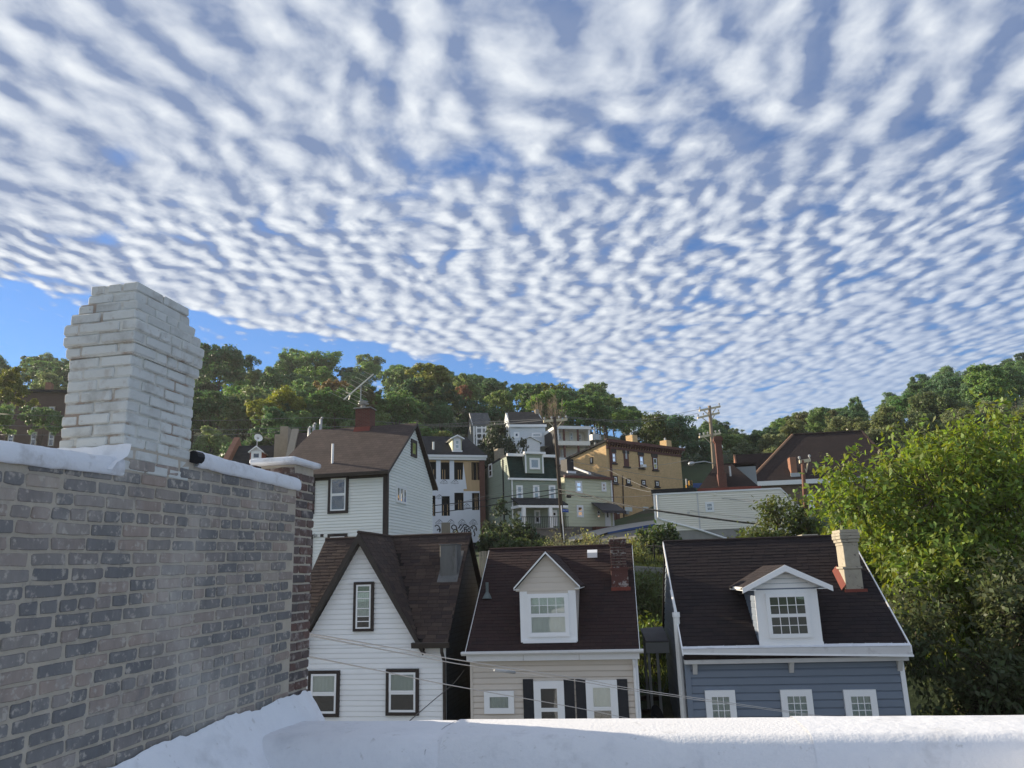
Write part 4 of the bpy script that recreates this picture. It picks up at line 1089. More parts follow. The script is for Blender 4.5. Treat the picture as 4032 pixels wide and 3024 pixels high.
# ---- D: tall cream house behind the white gable
D = Fac(1522, 2000, 38, -11, 6, (2.074, 800, 1400))
hD = thing('tall_cream_house', 'tall cream sided house with brown trim and dusty brown roof, behind the white gable', 'house', D.loc(), -11)
zeD = D.f(1300, 948, -.3)[1]
vD, zD = D.side(1716, 552, .0)
vDe, zDe = D.side(1868, 1040, .0)
uDl = D.f(560, 1200)[0]
uDr = D.f(905, 590, vD)[0]
b = MB()
b.box(uDl, -.012, .006, vDe, 0, zeD)
b.prism([(-.012, .1, zeD - .1), (-.012, vDe - .1, zeD - .1), (-.012, vD, zD - .15)], (uDl + .012, 0, 0))
b.build('wall_core', M_cream, hD)
siding(hD, M_cream, front(), 2.0, zeD, uDl, -.17, .152, .045)
zgD = lambda z: max(0, (z - zeD + .15) / (zD - zeD) * vD)
zgD2 = lambda z: vDe - max(0, (z - zeD + .15) / (zD - zeD) * (vDe - vD))
siding(hD, M_cream, right(), 2.0, zD - .12, lambda z: .16 + zgD(z), zgD2, .152, .045)
bx('corner_board', M_brown, hD, -.17, .06, -.06, .15, 0, zeD)
rf = MB()
roof_slab(rf, (uDl - .1, -.45, zeD - .05), (.22, -.45, zeD - .05), (.22, vD, zD), (uDr, vD, zD), .12)
roof_slab(rf, (uDl - .1, vDe + .4, zeD - .05), (.22, vDe + .4, zeD - .05), (.22, vD, zD), (uDr, vD, zD), .12)
rD = rf.build('roof', M_roofD, hD)
gutter(hD, M_brownr, uDl - .1, .26, -.58, zeD - .03, .16, .16)
bx('frieze_board', M_brownr, hD, uDl, .0, -.06, -.022, zeD - .30, zeD - .12)
for s in (0, 1):
    e = (.225, -.45, zeD - .05) if s == 0 else (.225, vDe + .4, zeD - .05)
    MB().prism([e, (.225, vD, zD), (.225, vD, zD - .16), (e[0], e[1], e[2] - .16)], (.03, 0, 0)).build('rake_board', M_brown, hD)
for q, bl in (((1025, 982, 1190, 1290), None), ((790, 995, 915, 1297), None), ((1018, 1456, 1178, 1760), (M_curtf, 0, 1)), ((770, 1466, 895, 1770), None)):
    wn2(hD, front(), D.rect(*q), M_brown, M_white, .135, blind=bl, sash=.07)
r_ = D.srect(1690, 690, 1734, 830)
wn2(hD, right(), r_, M_brown, M_brown, .12, mid=None, sash=.06)
r_ = D.srect(1570, 1068, 1650, 1210)
w3 = wn2(hD, right(), r_, M_white, M_white, .07, mid=None, sash=.07)
for q in (1 / 3, 2 / 3):
    xx = r_[0] + (r_[1] - r_[0]) * q
    pb('mullion', M_white, w3, right(), xx - .07, xx + .07, .05, .11, r_[2] + .05, r_[3] - .05)
uc0, uc1 = D.f(1262, 500, vD)[0], D.f(1380, 500, vD)[0]
zc0, zc1 = D.f(1320, 580, vD)[1], D.f(1320, 440, vD)[1]
chD = bx('chimney', M_brickrd, hD, uc0, uc1, vD - .35, vD + .45, zD - .6, zc1 - .02)
bx('chimney_crown', M_conc, chD, uc0 - .08, uc1 + .08, vD - .43, vD + .53, zc1 - .02, zc1 + .05, .02)
MB().prism([(uc0 - .06, vD - .56, zD - .48), (uc1 + .06, vD - .56, zD - .48), (uc1 + .02, vD - .37, zD - .08), (uc0 - .02, vD - .37, zD - .08)], (0, .05, 0)).build('sealant_skirt', M_red, chD)
um = (uc0 + uc1) / 2 - .1
MB().tube([(um, vD, zc1 + .05), (um, vD, zc1 + .30)], .13, 10).build('flue', M_conc, chD)
MB().tube([(um, vD, zc1 + .31), (um, vD, zc1 + .34)], .30, 10).tube([(um, vD, zc1 + .44), (um, vD, zc1 + .47)], .26, 10).build('flue_cap', M_steel, chD)
h_ = D.hit(1055, 870, (0, -.45, zeD), Vector((0, -(zD - zeD), vD + .45)).normalized())
MB().tube([(h_.x, h_.y, h_.z - .1), (h_.x, h_.y, h_.z + .95)], .06, 8).build('vent_pipe', M_white, hD)
pb('wall_vent', M_brown, hD, front(), *[D.rect(962, 1458, 985, 1482)[i] for i in (0, 1)], .02, .08, *[D.rect(962, 1458, 985, 1482)[i] for i in (2, 3)])
q_ = D.f(927, 1471)
MB().tube([(q_[0], -.02, q_[1]), (q_[0], -.18, q_[1] - .05), (q_[0] - .05, -.22, q_[1] + .08)], .06, 8).build('floodlight', M_steel, hD)
for a, bb_, hh in ((960, 580, .42), (905, 582, .1), (865, 610, .1)):
    p = D.f(a, bb_, vD + .3)
    MB().tube([(p[0], vD + .3, p[1] - .5), (p[0], vD + .3, p[1] + hh), (p[0] + .1, vD + .3, p[1] + hh + .10)], .085, 8).build('roof_cowl', M_steel, hD)
# TV antenna on the chimney
zA0 = zc1 + .05
Aw = D.w(uc0 + .12, vD + .1, zA0)
ant = thing('tv_antenna', 'rooftop television antenna on a mast at the red brick chimney', 'antenna', tuple(Aw), 0)
M_alu = mat('aluminium', (.72, .68, .56), .5, .15, 8, metal=.1)
t0, t1 = at(800 + 1148 / 2.074, 1400 + 360 / 2.074, Aw.y - .8) - Aw, at(800 + 1390 / 2.074, 1400 + 152 / 2.074, Aw.y + .6) - Aw
mt = at(800 + 1282 / 2.074, 1400 + 238 / 2.074, Aw.y) - Aw
MB().tube([(0, 0, 0), (0, 0, mt.z)], .028, 6).build('mast', M_steel, ant)
MB().tube([t0, t1], .042, 6).build('boom', M_alu, ant)
cross = Vector((.62, .75, -.22)).normalized()
for k, (f_, L) in enumerate(((.02, 1.1), (.12, 1.0), (.22, .95), (.34, .9), (.45, .8), (.58, .75), (.70, .7), (.83, .65), (.95, .6))):
    c = t0.lerp(t1, f_)
    MB().tube([c - cross * L, c + cross * L], .008, 5).build('element', M_alu, ant)
c = t0.lerp(t1, .23)
MB().tube([c, c + Vector((-.10, 0, -.35))], .03, 6).tube([c, c + Vector((-.28, 0, .07))], .03, 6).build('reflector_arm', M_alu, ant)
# ---- E: old house with dark roof and white dormer at the far left
Ef = Fac(900, 1850, 62, 6, 10, (2.074, 800, 1400))
hE = thing('old_brick_house', 'old brick house with dark roof, white dormer and orange brick gable parapet', 'house', Ef.loc(), 6)
zeE = Ef.f(400, 965)[1]; vE_ = 3.6
zrE = Ef.f(400, 736, vE_)[1]
uE0, uE1 = Ef.f(195, 850)[0], Ef.f(620, 850)[0]
b = MB().box(uE0, uE1, .01, 2 * vE_, -3, zeE)
b.prism([(uE0, .1, zeE - .05), (uE0, 2 * vE_ - .1, zeE - .05), (uE0, vE_, zrE - .12)], (uE1 - uE0, 0, 0))
b.build('wall', M_brickrd, hE)
rf = MB()
roof_slab(rf, (uE0, -.3, zeE), (uE1, -.3, zeE), (uE1, vE_, zrE), (uE0, vE_, zrE))
roof_slab(rf, (uE0, 2 * vE_ + .3, zeE), (uE1, 2 * vE_ + .3, zeE), (uE1, vE_, zrE), (uE0, vE_, zrE))
rf.build('roof', M_roofG, hE)
def gpar(par, m, u0, u1, vr, ze, zr, up=.45, dep=None, name='gable_parapet'):
    dep = dep or 2 * vr
    return MB().prism([(u0, -.35, 0), (u0, dep + .35, 0), (u0, dep + .35, ze + up), (u0, vr, zr + up), (u0, -.35, ze + up)], (u1 - u0, 0, 0)).build(name, m, par)
gpar(hE, M_bricko, uE0 - .45, uE0 - .005, vE_, zeE, zrE, .75)
gpar(hE, M_bricko, uE1 + .005, uE1 + .35, vE_, zeE, zrE, .3)
u_a, u_b = Ef.f(640, 700, 2.2)[0], Ef.f(704, 700, 2.2)[0]
cE = bx('chimney', M_stonec, hE, u_a, u_b, 1.4, 3.2, zeE - .5, Ef.f(670, 592, 2.2)[1])
bx('chimney_shoulder', M_stonec, cE, u_a - .45, u_a - .002, 1.5, 3.1, zeE - .5, Ef.f(640, 655, 2.2)[1])
oE, d0, d1, dv, dzb, dzs, dum, dza = dormer(Ef, hE, (388, 490), (437, 735, 785), 905, -.3, zeE, zrE, vE_, M_white, M_white, M_roofG, .2, M_red, .14, .12, hood=.12)
window(oE, front(dv), (d0 + .1, d1 - .08, Ef.f(437, 898, dv)[1], Ef.f(437, 782, dv)[1]), M_white, M_white, .13, .08, .07, mid=.5, flat=True)
gw_ = Ef.w(Ef.f(440, 725, dv + .5)[0], dv + .5, Ef.f(440, 735, dv + .5)[1])
dsh = thing('satellite_dish', 'white satellite dish on the ridge of the small white dormer', 'satellite dish', tuple(gw_))
MB().tube([(0, 0, -.3), (0, 0, .5)], .05, 6).build('mast', M_steel, dsh)
def dish(par, c, n, r, m):
    n = Vector(n).normalized(); a = n.orthogonal().normalized(); bb2 = n.cross(a)
    V = [Vector(c)]; Fs = []
    for k in range(1, 5):
        for q in range(16):
            an = q * math.pi / 8
            V.append(Vector(c) + (a * math.cos(an) + bb2 * math.sin(an)) * r * k / 4 + n * (.28 * r * (k / 4) ** 2))
    for q in range(16): Fs.append((0, 1 + q, 1 + (q + 1) % 16))
    for k in range(3):
        for q in range(16): Fs.append((1 + k * 16 + q, 1 + k * 16 + (q + 1) % 16, 17 + k * 16 + (q + 1) % 16, 17 + k * 16 + q))
    o = MB().add(V, Fs).build('dish', m, par, True)
    MB().tube([Vector(c), Vector(c) + n * r * .9 - Vector((0, 0, r * .5))], .02, 5).build('feed_arm', M_steel, par)
    return o
dish(dsh, (.05, 0, .62), (.55, -.7, .35), .36, M_trimw)
E2 = Fac(1150, 1800, 60, 6, 10, (2.074, 800, 1400))
hE2 = thing('brick_house', 'brick house with brown roof and sunlit toothed gable edge behind the tall cream house', 'house', E2.loc(), 6)
zr2 = E2.f(780, 630, 3)[1]; ze2 = zr2 - 4
u0, u1 = E2.f(722, 700)[0], E2.f(1000, 700)[0]
MB().box(u0, u1, .01, 6, -4, ze2).prism([(u0, .05, ze2), (u0, 5.9, ze2), (u0, 3, zr2 - .1)], (u1 - u0, 0, 0)).build('wall', M_brickrd, hE2)
rf = MB()
roof_slab(rf, (u0, -.3, ze2), (u1, -.3, ze2), (u1, 3, zr2), (u0, 3, zr2))
roof_slab(rf, (u0, 6.3, ze2), (u1, 6.3, ze2), (u1, 3, zr2), (u0, 3, zr2))
rf.build('roof', M_roofD, hE2)
gpar(hE2, M_stonec, u0 - .55, u0 - .01, 3, ze2, zr2, .35)
# ---- far left: dim brick terrace behind the foreground chimney
for nm, lab, px0, px1, Yp, zt0, zt1 in (('brick_terrace_house', 'dim brick house with orange chimneys, left of the foreground chimney', -150, 260, 95, 1545, 1840),):
    P_ = Fac(60, 1700, Yp, 12, 14)
    hP = thing(nm, lab, 'house', P_.loc(), 12)
    u0, u1 = P_.f(px0, 1700)[0], P_.f(px1, 1700)[0]
    ze = P_.f(100, zt0)[1]
    bx('wall', mat('dim_brown_brick', (.11, .075, .062), .9, .25, 2), hP, u0, u1, 0, 8, -4, ze)
    bx('flat_roof', M_roofG, hP, u0 - .3, u1 + .3, -.4, 8.3, ze, ze + .35)
    for a0, a1, b0 in ((32, 58, 1498), (184, 206, 1506)):
        bx('chimney', M_bricko, hP, P_.f(a0, 1520, 3)[0], P_.f(a1, 1520, 3)[0], 2.5, 3.5, ze, P_.f(45, b0, 3)[1])
    for a0 in (-40, 30, 120, 190):
        for b0 in (1600, 1700):
            q = P_.rect(a0, b0, a0 + 26, b0 + 58)
            wn2(hP, front(), q, M_stonec, M_white, .12, blind=None)
# ---- F: half-finished building wrapped in white sheeting
Fu = Fac(1909, 1900, 76, 16, 9, (2.553, 1600, 1550))
hF = thing('half_finished_building', 'half finished building in white house wrap with empty window openings and graffiti', 'building', Fu.loc(), 16)
zeF = Fu.f(500, 640)[1]
uF = Fu.f(100, 800)[0]
vF = 4.2
zrF = Fu.f(400, 430, vF)[1]
M_brickF = M_brickrd
zF0 = 0.0
bx('wall_core', M_dark, hF, uF, -.05, .55, 2 * vF, -4, zeF)
up = Fu.f(735, 900)[0]
pb('brick_pier', M_brickrd, hF, front(), up, 0, -.3, .06, -4, zeF - .02)
bx('brick_side_wall', M_brickrd, hF, -.25, 0, .301, 2 * vF, -4, zeF)
# wall sheets between the openings
ops = [[(210, 300, 685, 862), (345, 435, 690, 862), (480, 572, 690, 865), (655, 735, 690, 868)], [(236, 292, 1025, 1230), (355, 437, 1030, 1228), (483, 576, 996, 1172), (660, 735, 998, 1170)]]
bands = [(672, 980, 0), (980, 1240, 1), (1240, 1500, None)]
for b0, b1, oi_ in bands:
    z1, z0 = Fu.f(450, b0)[1], Fu.f(450, b1)[1]
    if oi_ is None:
        pb('wrap_sheet', M_wrap, hF, front(), uF, up - .002, -.1, .02, z0, z1)
        continue
    xs_ = [uF] + [Fu.f(o[k], (o[2] + o[3]) / 2)[0] for o in ops[oi_] for k in (0, 1)]
    xs_.append(up)
    for k in range(0, len(xs_) - 1, 2):
        if xs_[k + 1] - xs_[k] > .02:
            m_ = M_ply if (oi_ == 0 and k == 6) else M_wrap
            pb('wrap_sheet' if m_ is M_wrap else 'plywood_sheet', m_, hF, front(), xs_[k], xs_[k + 1], -.1, .02, z0, z1)
    for o in ops[oi_]:
        x0, x1 = Fu.f(o[0], (o[2] + o[3]) / 2)[0], Fu.f(o[1], (o[2] + o[3]) / 2)[0]
        zh_, zl_ = Fu.f((o[0] + o[1]) / 2, o[2])[1], Fu.f((o[0] + o[1]) / 2, o[3])[1]
        m_ = M_ply if oi_ == 0 else M_wrap
        if z1 - zh_ > .02: pb('header_sheet', m_, hF, front(), x0, x1, -.1, .021, zh_, z1)
        pb('wrap_sheet', M_ply if (oi_ == 0 and o[0] > 600) else M_wrap, hF, front(), x0, x1, -.1, .021, z0, zl_)
        for q in range(3):                        # bare studs inside the opening
            xx = x0 + (x1 - x0) * (.3 + .25 * q)
            if (o[0] // 10 + q) % 3: pb('stud', M_ply, hF, front(), xx - .03, xx + .03, -.45, -.40, zl_, zl_ + (zh_ - zl_) * (.6 if o[0] < 600 else 1))
# loose flap of wrap over the plywood, torn diagonal
p0, p1, p2 = Fu.f(572, 700), Fu.f(608, 960), Fu.f(560, 960)
MB().prism([(p0[0], -.024, p0[1]), (p1[0], -.024, p1[1]), (p2[0], -.024, p2[1])], (0, -.012, 0)).build('torn_flap', M_wrap, hF)
q = Fu.rect(352, 1296, 440, 1420)
pb('board', M_wood, hF, front(), q[0], q[1], .021, .05, q[2], q[3])
# print on the wrap: logo house + word, and the graffiti
def text_on(par, F, s, a, bpx, width_px, m, d=.03, name='lettering', v=0.0):
    cu = bpy.data.curves.new(name, 'FONT')
    cu.body = s
    cu.align_x = 'CENTER'; cu.align_y = 'CENTER'
    cu.resolution_u = 2
    ob = bpy.data.objects.new(name, cu)
    col.objects.link(ob)
    bpy.context.view_layer.update()
    dg = bpy.context.evaluated_depsgraph_get()
    me = bpy.data.meshes.new_from_object(ob.evaluated_get(dg))
    wd = max(.01, ob.dimensions.x)
    bpy.data.objects.remove(ob)
    u, z = F.f(a, bpx, v)
    w = abs(F.f(a + width_px / 2, bpx, v)[0] - F.f(a - width_px / 2, bpx, v)[0])
    k = w / wd
    for vt in me.vertices: vt.co = (u + vt.co.x * k, v - d, z + vt.co.y * k)
    me.materials.clear(); me.materials.append(m)
    return link(name, me, par)
M_print = mat('grey_print', (.16, .17, .20), .7, .1)
for a, bb_ in ((330, 1302), (445, 1300), (558, 1298), (672, 1298), (378, 898), (486, 898), (330, 1050), (606, 1140)):
    text_on(hF, Fu, 'Kingspan', a, bb_, 78, M_print, .026, 'printed_word')
    u, z = Fu.f(a + 2, bb_ - 24)
    lg = MB()
    for q0, q1 in (((-.3, -.13), (0, .13)), ((0, .13), (.3, -.13)), ((-.1, -.13), (.14, .06))):
        dd = Vector((q1[0] - q0[0], 0, q1[1] - q0[1])).normalized() * .0
        lg.tube([(u + q0[0], -.026, z + q0[1]), (u + q1[0], -.026, z + q1[1])], .028, 4)
    lg.build('printed_logo', M_print, hF)
    if bb_ > 1290 and a > 500: text_on(hF, Fu, 'Greenguard', a + 4, bb_ + 14, 84, M_print, .026, 'printed_word')
def stroke(pts, r=.055, n=5):
    P3 = []
    for i in range(len(pts) - 1):                # catmull-rom through pixel points
        p = [pts[max(0, i - 1)], pts[i], pts[i + 1], pts[min(len(pts) - 1, i + 2)]]
        for k in range(5):
            t = k / 5
            P3.append(tuple(.5 * (2 * p[1][d] + (p[2][d] - p[0][d]) * t + (2 * p[0][d] - 5 * p[1][d] + 4 * p[2][d] - p[3][d]) * t * t + (3 * p[1][d] - p[0][d] - 3 * p[2][d] + p[3][d]) * t ** 3) for d in (0, 1)))
    P3.append(pts[-1])
    out = []
    for a, bq in P3:
        u, z = Fu.f(*[(1660 + a / 6.913 - 1600) * 2.553, (1960 + bq / 6.913 - 1550) * 2.553])
        out.append((u, -.028, z))
    MB().tube(out, r, n).build('graffiti_stroke', M_ink, hF, True)
for st in ([(360, 780), (400, 745), (460, 770), (500, 840), (505, 900), (480, 930)], [(420, 890), (450, 855), (485, 870), (500, 940)],
           [(860, 860), (815, 820), (830, 760), (880, 740), (930, 770), (945, 800)], [(860, 985), (860, 900), (900, 860), (950, 880), (985, 930), (1010, 985)], [(935, 770), (960, 860), (1000, 960), (1015, 990)],
           [(985, 830), (1020, 810), (1040, 760), (1065, 735), (1085, 760)], [(1040, 885), (1090, 820), (1150, 735)], [(1075, 980), (1090, 930), (1130, 885)],
           [(1150, 735), (1210, 740), (1240, 770), (1225, 800), (1180, 800), (1155, 840), (1170, 890), (1160, 980)], [(1160, 880), (1190, 850), (1220, 860), (1215, 920), (1205, 960)],
           [(1240, 760), (1285, 790), (1295, 830), (1265, 850), (1255, 890), (1280, 920), (1320, 910), (1330, 870), (1300, 870)], [(1330, 830), (1360, 780), (1420, 755), (1470, 790), (1495, 850), (1485, 905)],
           [(1375, 850), (1385, 800)], [(1430, 860), (1420, 900), (1440, 960), (1445, 1010), (1420, 1045)], [(1440, 850), (1470, 850)], [(1255, 950), (1300, 935), (1350, 945)]):
    stroke(st)
# cornice, roof, dormer
pb('cornice', M_white, hF, front(), uF, .12, -.1, .30, zeF - .28, zeF - .05)
pb('cornice', M_gutt, hF, front(), uF, .2, -.1, .42, zeF - .05, zeF + .18)
rf = MB()
ur = Fu.f(600, 436, vF)[0]
rf.add([(uF, -.4, zeF + .18), (.2, -.4, zeF + .18), (ur, vF, zrF), (uF, vF, zrF), (.2, 2 * vF, zeF + .18), (uF, 2 * vF, zeF + .18)], [(0, 1, 2, 3), (1, 4, 2), (3, 2, 4, 5), (0, 5, 4, 1), (0, 3, 5)])
rf.build('roof', M_roofG, hF)
oF, d0, d1, dv, dzb, dzs, dum, dza = dormer(Fu, hF, (462, 554), (505, 412, 448), 582, -.4, zeF + .18, zrF, vF, M_gutt, M_white, M_roofG, .25, M_pgreen, .15, .14, hood=.25)
window(oF, front(dv), (d0 + .12, d1 - .12, Fu.f(505, 568, dv)[1], Fu.f(505, 455, dv)[1]), M_gutt, M_white, .14, .08, .08, mid=.5, flat=True, blind=(M_curt2, 0, 1))
bx('dormer_sill', M_white, oF, d0 - .05, d1 + .05, dv - .15, dv, dzb - .05, dzb + .1)
h_ = Fu.hit(272, 555, (0, -.4, zeF + .18), Vector((0, -(zrF - zeF), vF + .4)).normalized())
MB().tube([(h_.x, h_.y, h_.z - .1), (h_.x, h_.y, h_.z + .7)], .10, 8).build('vent_pipe', M_trimw, hF)
# ---- G: green mansard house with porch
Gf = Fac(1600 + 1052 / 2.553, 2000, 71, 22, 9, (2.553, 1600, 1550))
hG = thing('green_mansard_house', 'sage green house with dark green mansard roof and front porch beside the utility pole', 'house', Gf.loc(), 22)
wG = Gf.f(1528, 1000)[0]
ztG = Gf.f(1255, 620, .5)[1]; zeG = Gf.f(1280, 862)[1]
vG = 9.5
zbG = Gf.f(1280, 1355)[1]
MB().box(.01, wG, .01, vG, -3, zeG).prism([(.01, .02, zeG - .01), (.01, .8, ztG - .1), (.01, vG, ztG - .1 - .6), (.01, vG, zeG - .01)], (wG - .01, 0, 0)).build('wall_core', M_green, hG)
siding(hG, M_green, front(), zbG - .2, zeG, .12, wG - .1, .19, .045)
zsl = lambda z: vG if z < ztG - .7 else .8 + (vG - .8) * (ztG - .1 - z) / .6
siding(hG, M_green, leftw(), zbG, ztG - .12, lambda z: .0 if z < zeG else .8 * (z - zeG) / (ztG - zeG), zsl, .19, .045)
MB().prism([(.0, -.06, zeG), (.0, .76, ztG - .1), (.0, .86, ztG - .1), (.0, .2, zeG)], (wG, 0, 0)).build('mansard_roof', M_mans, hG)
MB().prism([(-.05, .55, ztG - .1), (-.05, .55, ztG + .1), (-.05, vG, ztG - .5), (-.05, vG, ztG - .7)], (wG + .1, 0, 0)).build('flat_roof', M_roofG, hG)
pb('cornice', M_white, hG, front(.5), -.1, wG + .1, .0, .22, ztG - .16, ztG + .10)
pb('eave_gutter', M_white, hG, front(), -.25, wG + .1, .02, .25, zeG - .10, zeG + .08)
MB().tube([(.12, -.12, zeG - .1), (.12, -.10, zbG)], .06, 8).build('downspout', M_white, hG)
MB().tube([(-.08, 1.6, ztG - .3), (-.08, 1.6, zbG - 1)], .07, 8).build('drain_pipe', M_black, hG)
q = Gf.rect(1198, 622, 1372, 800, -.05)
do = MB().box(q[0], q[1], -.06, 1.2, q[2], ztG + .02).build('dormer', M_green, hG)
pb('dormer_board', M_white, do, front(-.06), q[0] - .06, q[0] + .08, 0, .05, q[2], ztG + .02)
pb('dormer_board', M_white, do, front(-.06), q[1] - .08, q[1] + .06, 0, .05, q[2], ztG + .02)
pb('dormer_cornice', M_white, do, front(-.06), q[0] - .2, q[1] + .2, 0, .3, ztG + .021, ztG + .22)
window(do, front(-.06), Gf.rect(1234, 650, 1336, 762), M_white, M_white, .10, .08, .08, mid=None, blind=(M_curtf, 0, 1), flat=True)
for q in ((1103, 922, 1168, 1066), (1271, 922, 1335, 1067), (1430, 922, 1496, 1069)):
    wn2(hG, front(), Gf.rect(*q), M_white, M_white, .10, blind=(M_curtf, 0, 1), sash=.07)
r_ = Gf.srect(868, 705, 835, 842)
wn2(hG, leftw(), (min(r_[:2]), max(r_[:2]), r_[2], r_[3]), M_trimw, M_white, .10, blind=(M_curt2, .5, 1))
# porch
zpt, zpb = Gf.f(1290, 1110, -1.8)[1], Gf.f(1290, 1147, -1.8)[1]
zfl = Gf.f(1290, 1350, -1.9)[1]
pch = MB().prism([(.0, -.02, zpt + .75), (-.05, -2.0, zpt), (wG, -2.0, zpt), (wG, -.02, zpt + .75)], (0, 0, -.12)).build('porch_roof', M_roofG, hG)
bx('porch_beam', M_white, pch, -.02, wG, -2.0, -1.8, zpb, zpt - .1)
bx('porch_beam', M_white, pch, -.02, .15, -1.8, -.05, zpb, zpt - .1)
for a in (1180, 1450):
    uu = Gf.f(a, 1250, -1.85)[0]
    bx('porch_post', M_white, hG, uu - .17, uu + .17, -2.0, -1.68, zfl, zpb, .02)
bx('porch_floor', M_fond, hG, -.1, wG + .3, -2.1, -.03, zfl - .15, zfl)
bx('porch_base', M_fond, hG, -.1, wG + .3, -2.0, -.06, -3, zfl - .16)
q = Gf.rect(1270, 1388, 1310, 1516, -2.0)
bx('basement_door', M_gd, hG, q[0], q[1], -2.06, -1.99, q[2], q[3])
for q in ((1118, 1180, 1172, 1302), (1284, 1172, 1343, 1305)):
    wn2(hG, front(), Gf.rect(*q), M_gutt, M_white, .1, blind=(M_curt2, .5, 1))
q = Gf.rect(1456, 1172, 1516, 1332)
dr = pb('door', M_white, hG, front(), q[0], q[1], .02, .09, q[2], q[3])
pb('door_pane', M_glass, dr, front(), q[0] + .2, q[1] - .2, .10, .11, q[2] + 1.0, q[3] - .25)
pb('door_recess', M_dark, dr, front(), q[0] + .2, q[1] - .2, .091, .095, q[2] + 1.0, q[3] - .25)
rl = MB()
for k in range(26):
    uu = .2 + (wG - .3) * k / 25
    rl.box(uu - .015, uu + .015, -2.02, -1.99, zfl, zfl + .95)
rl.box(.1, wG, -2.03, -1.98, zfl + .95, zfl + 1.0)
rl.build('porch_railing', M_black, hG)
u_a = Gf.f(905, 570, 4)[0]
bx('chimney', M_buff, hG, Gf.f(903, 575, 4)[0], Gf.f(966, 575, 4)[0], 3.6, 4.6, ztG - .8, Gf.f(935, 557, 4)[1])
# ---- H: pale house high behind the green one
Hf = Fac(1600 + 1046 / 2.553, 1720, 104, 8, 18, (2.553, 1600, 1550))
hH = thing('pale_grey_house', 'pale grey sided house with grey roof and lean-to gable, above the green mansard house', 'house', Hf.loc(), 8)
wH = Hf.f(1398, 400)[0]; zeH = Hf.f(1220, 318)[1]; vH = 4.5
zrH = Hf.f(1280, 183, vH)[1]
MB().box(.01, wH, .01, 2 * vH, -4, zeH).prism([(.01, .05, zeH - .02), (.01, 2 * vH - .05, zeH - .02), (.01, vH, zrH - .15)], (wH - .01, 0, 0)).build('wall_core', M_pale, hH)
siding(hH, M_pale, front(), -3, zeH, 0, wH, .2, .045)
rf = MB(); roof_slab(rf, (-.1, -.3, zeH), (wH + .1, -.3, zeH), (wH - .4, vH, zrH), (.3, vH, zrH)); roof_slab(rf, (-.1, 2 * vH + .3, zeH), (wH + .1, 2 * vH + .3, zeH), (wH - .4, vH, zrH), (.3, vH, zrH))
rf.build('roof', M_roofG, hH)
pb('eave_board', M_white, hH, front(), -.15, wH + .15, .2, .35, zeH - .28, zeH + .06)
wn2(hH, front(), Hf.rect(1080, 386, 1136, 444), M_white, M_white, .14, mid=None, sash=.1)
r_ = Hf.rect(1260, 394, 1361, 438)
w3 = wn2(hH, front(), r_, M_white, M_white, .14, mid=None, blind=(M_curtf, 0, 1), sash=.08)
bx('chimney', M_stonec, hH, Hf.f(1288, 200, vH)[0], Hf.f(1325, 200, vH)[0], vH - .8, vH - .1, zrH - 1.2, Hf.f(1305, 168, vH)[1])
v0 = -3.2
u0, u1 = Hf.f(1140, 550, v0)[0], Hf.f(1345, 550, v0)[0]
zs_, za_ = Hf.f(1240, 490, v0)[1], Hf.f(1240, 440, v0)[1]
um = (u0 + u1) / 2
sh = MB().box(u0, u1, v0, -.01, -4, zs_).prism([(u0, v0, zs_), (u1, v0, zs_), (um, v0, za_)], (0, 3.1, 0)).build('lean_to', M_white, hH)
siding(sh, M_white, front(v0), -3, zs_, u0, u1, .26, .03)
siding(sh, M_white, front(v0), zs_, za_ - .1, lambda z: um - (za_ - z) / (za_ - zs_) * (um - u0), lambda z: um + (za_ - z) / (za_ - zs_) * (um - u0), .26, .03)
for s in (-1, 1):
    e0, e1 = Vector((um + s * (um - u0 + .25), v0 - .25, zs_ - .12)), Vector((um, v0 - .25, za_ + .06))
    MB().prism([e0, e1, e1 + Vector((0, 3.2, 0)), e0 + Vector((0, 3.2, 0))], (0, 0, .08)).build('lean_to_roof', M_trimw, sh)
q = Hf.rect(1345, 515, 1436, 552, -1.5)
bx('porch_roof', M_trimw, hH, q[0], q[1], -2.2, -.02, q[2] + .2, q[3] - .3)
bx('porch_post', M_trimw, hH, q[0] + 1.6, q[0] + 1.8, -2.0, -1.8, q[2] - 3.2, q[2] + .199)
# ---- I: grey house with white decks
If = Fac(1600 + 677 / 2.553, 1700, 112, 10, 20, (2.553, 1600, 1550))
hI = thing('grey_deck_house', 'grey gabled house with white deck framing, half hidden behind the dark tree', 'house', If.loc(), 10)
wI = If.f(842, 400)[0]; zeI = If.f(720, 312)[1]; zrI = If.f(690, 193, 3.5)[1]
MB().box(0, wI, .01, 7, -5, zeI).prism([(0, .05, zeI - .02), (0, 6.95, zeI - .02), (0, 3.5, zrI - .1)], (wI, 0, 0)).build('wall_core', M_grey, hI)
siding(hI, M_grey, front(), -4, zeI, 0, wI, .22, .045)
siding(hI, M_grey, leftw(), -4, zrI - .15, lambda z: max(0, (z - zeI) / (zrI - zeI) * 3.5), lambda z: 7 - max(0, (z - zeI) / (zrI - zeI) * 3.5), .22, .045)
rf = MB(); roof_slab(rf, (-.2, -.3, zeI), (wI + .2, -.3, zeI), (wI + .2, 3.5, zrI), (-.2, 3.5, zrI)); roof_slab(rf, (-.2, 7.3, zeI), (wI + .2, 7.3, zeI), (wI + .2, 3.5, zrI), (-.2, 3.5, zrI))
rf.build('roof', course_mat('grey_slate_roof', (.12, .125, .13), .9, .16, .3, .008, .3, axis=(0, 2)), hI)
MB().prism([(-.22, -.3, zeI), (-.22, 3.5, zrI), (-.22, 3.5, zrI - .25), (-.22, -.3, zeI - .25)], (.06, 0, 0)).build('rake_board', M_white, hI)
dk = MB()
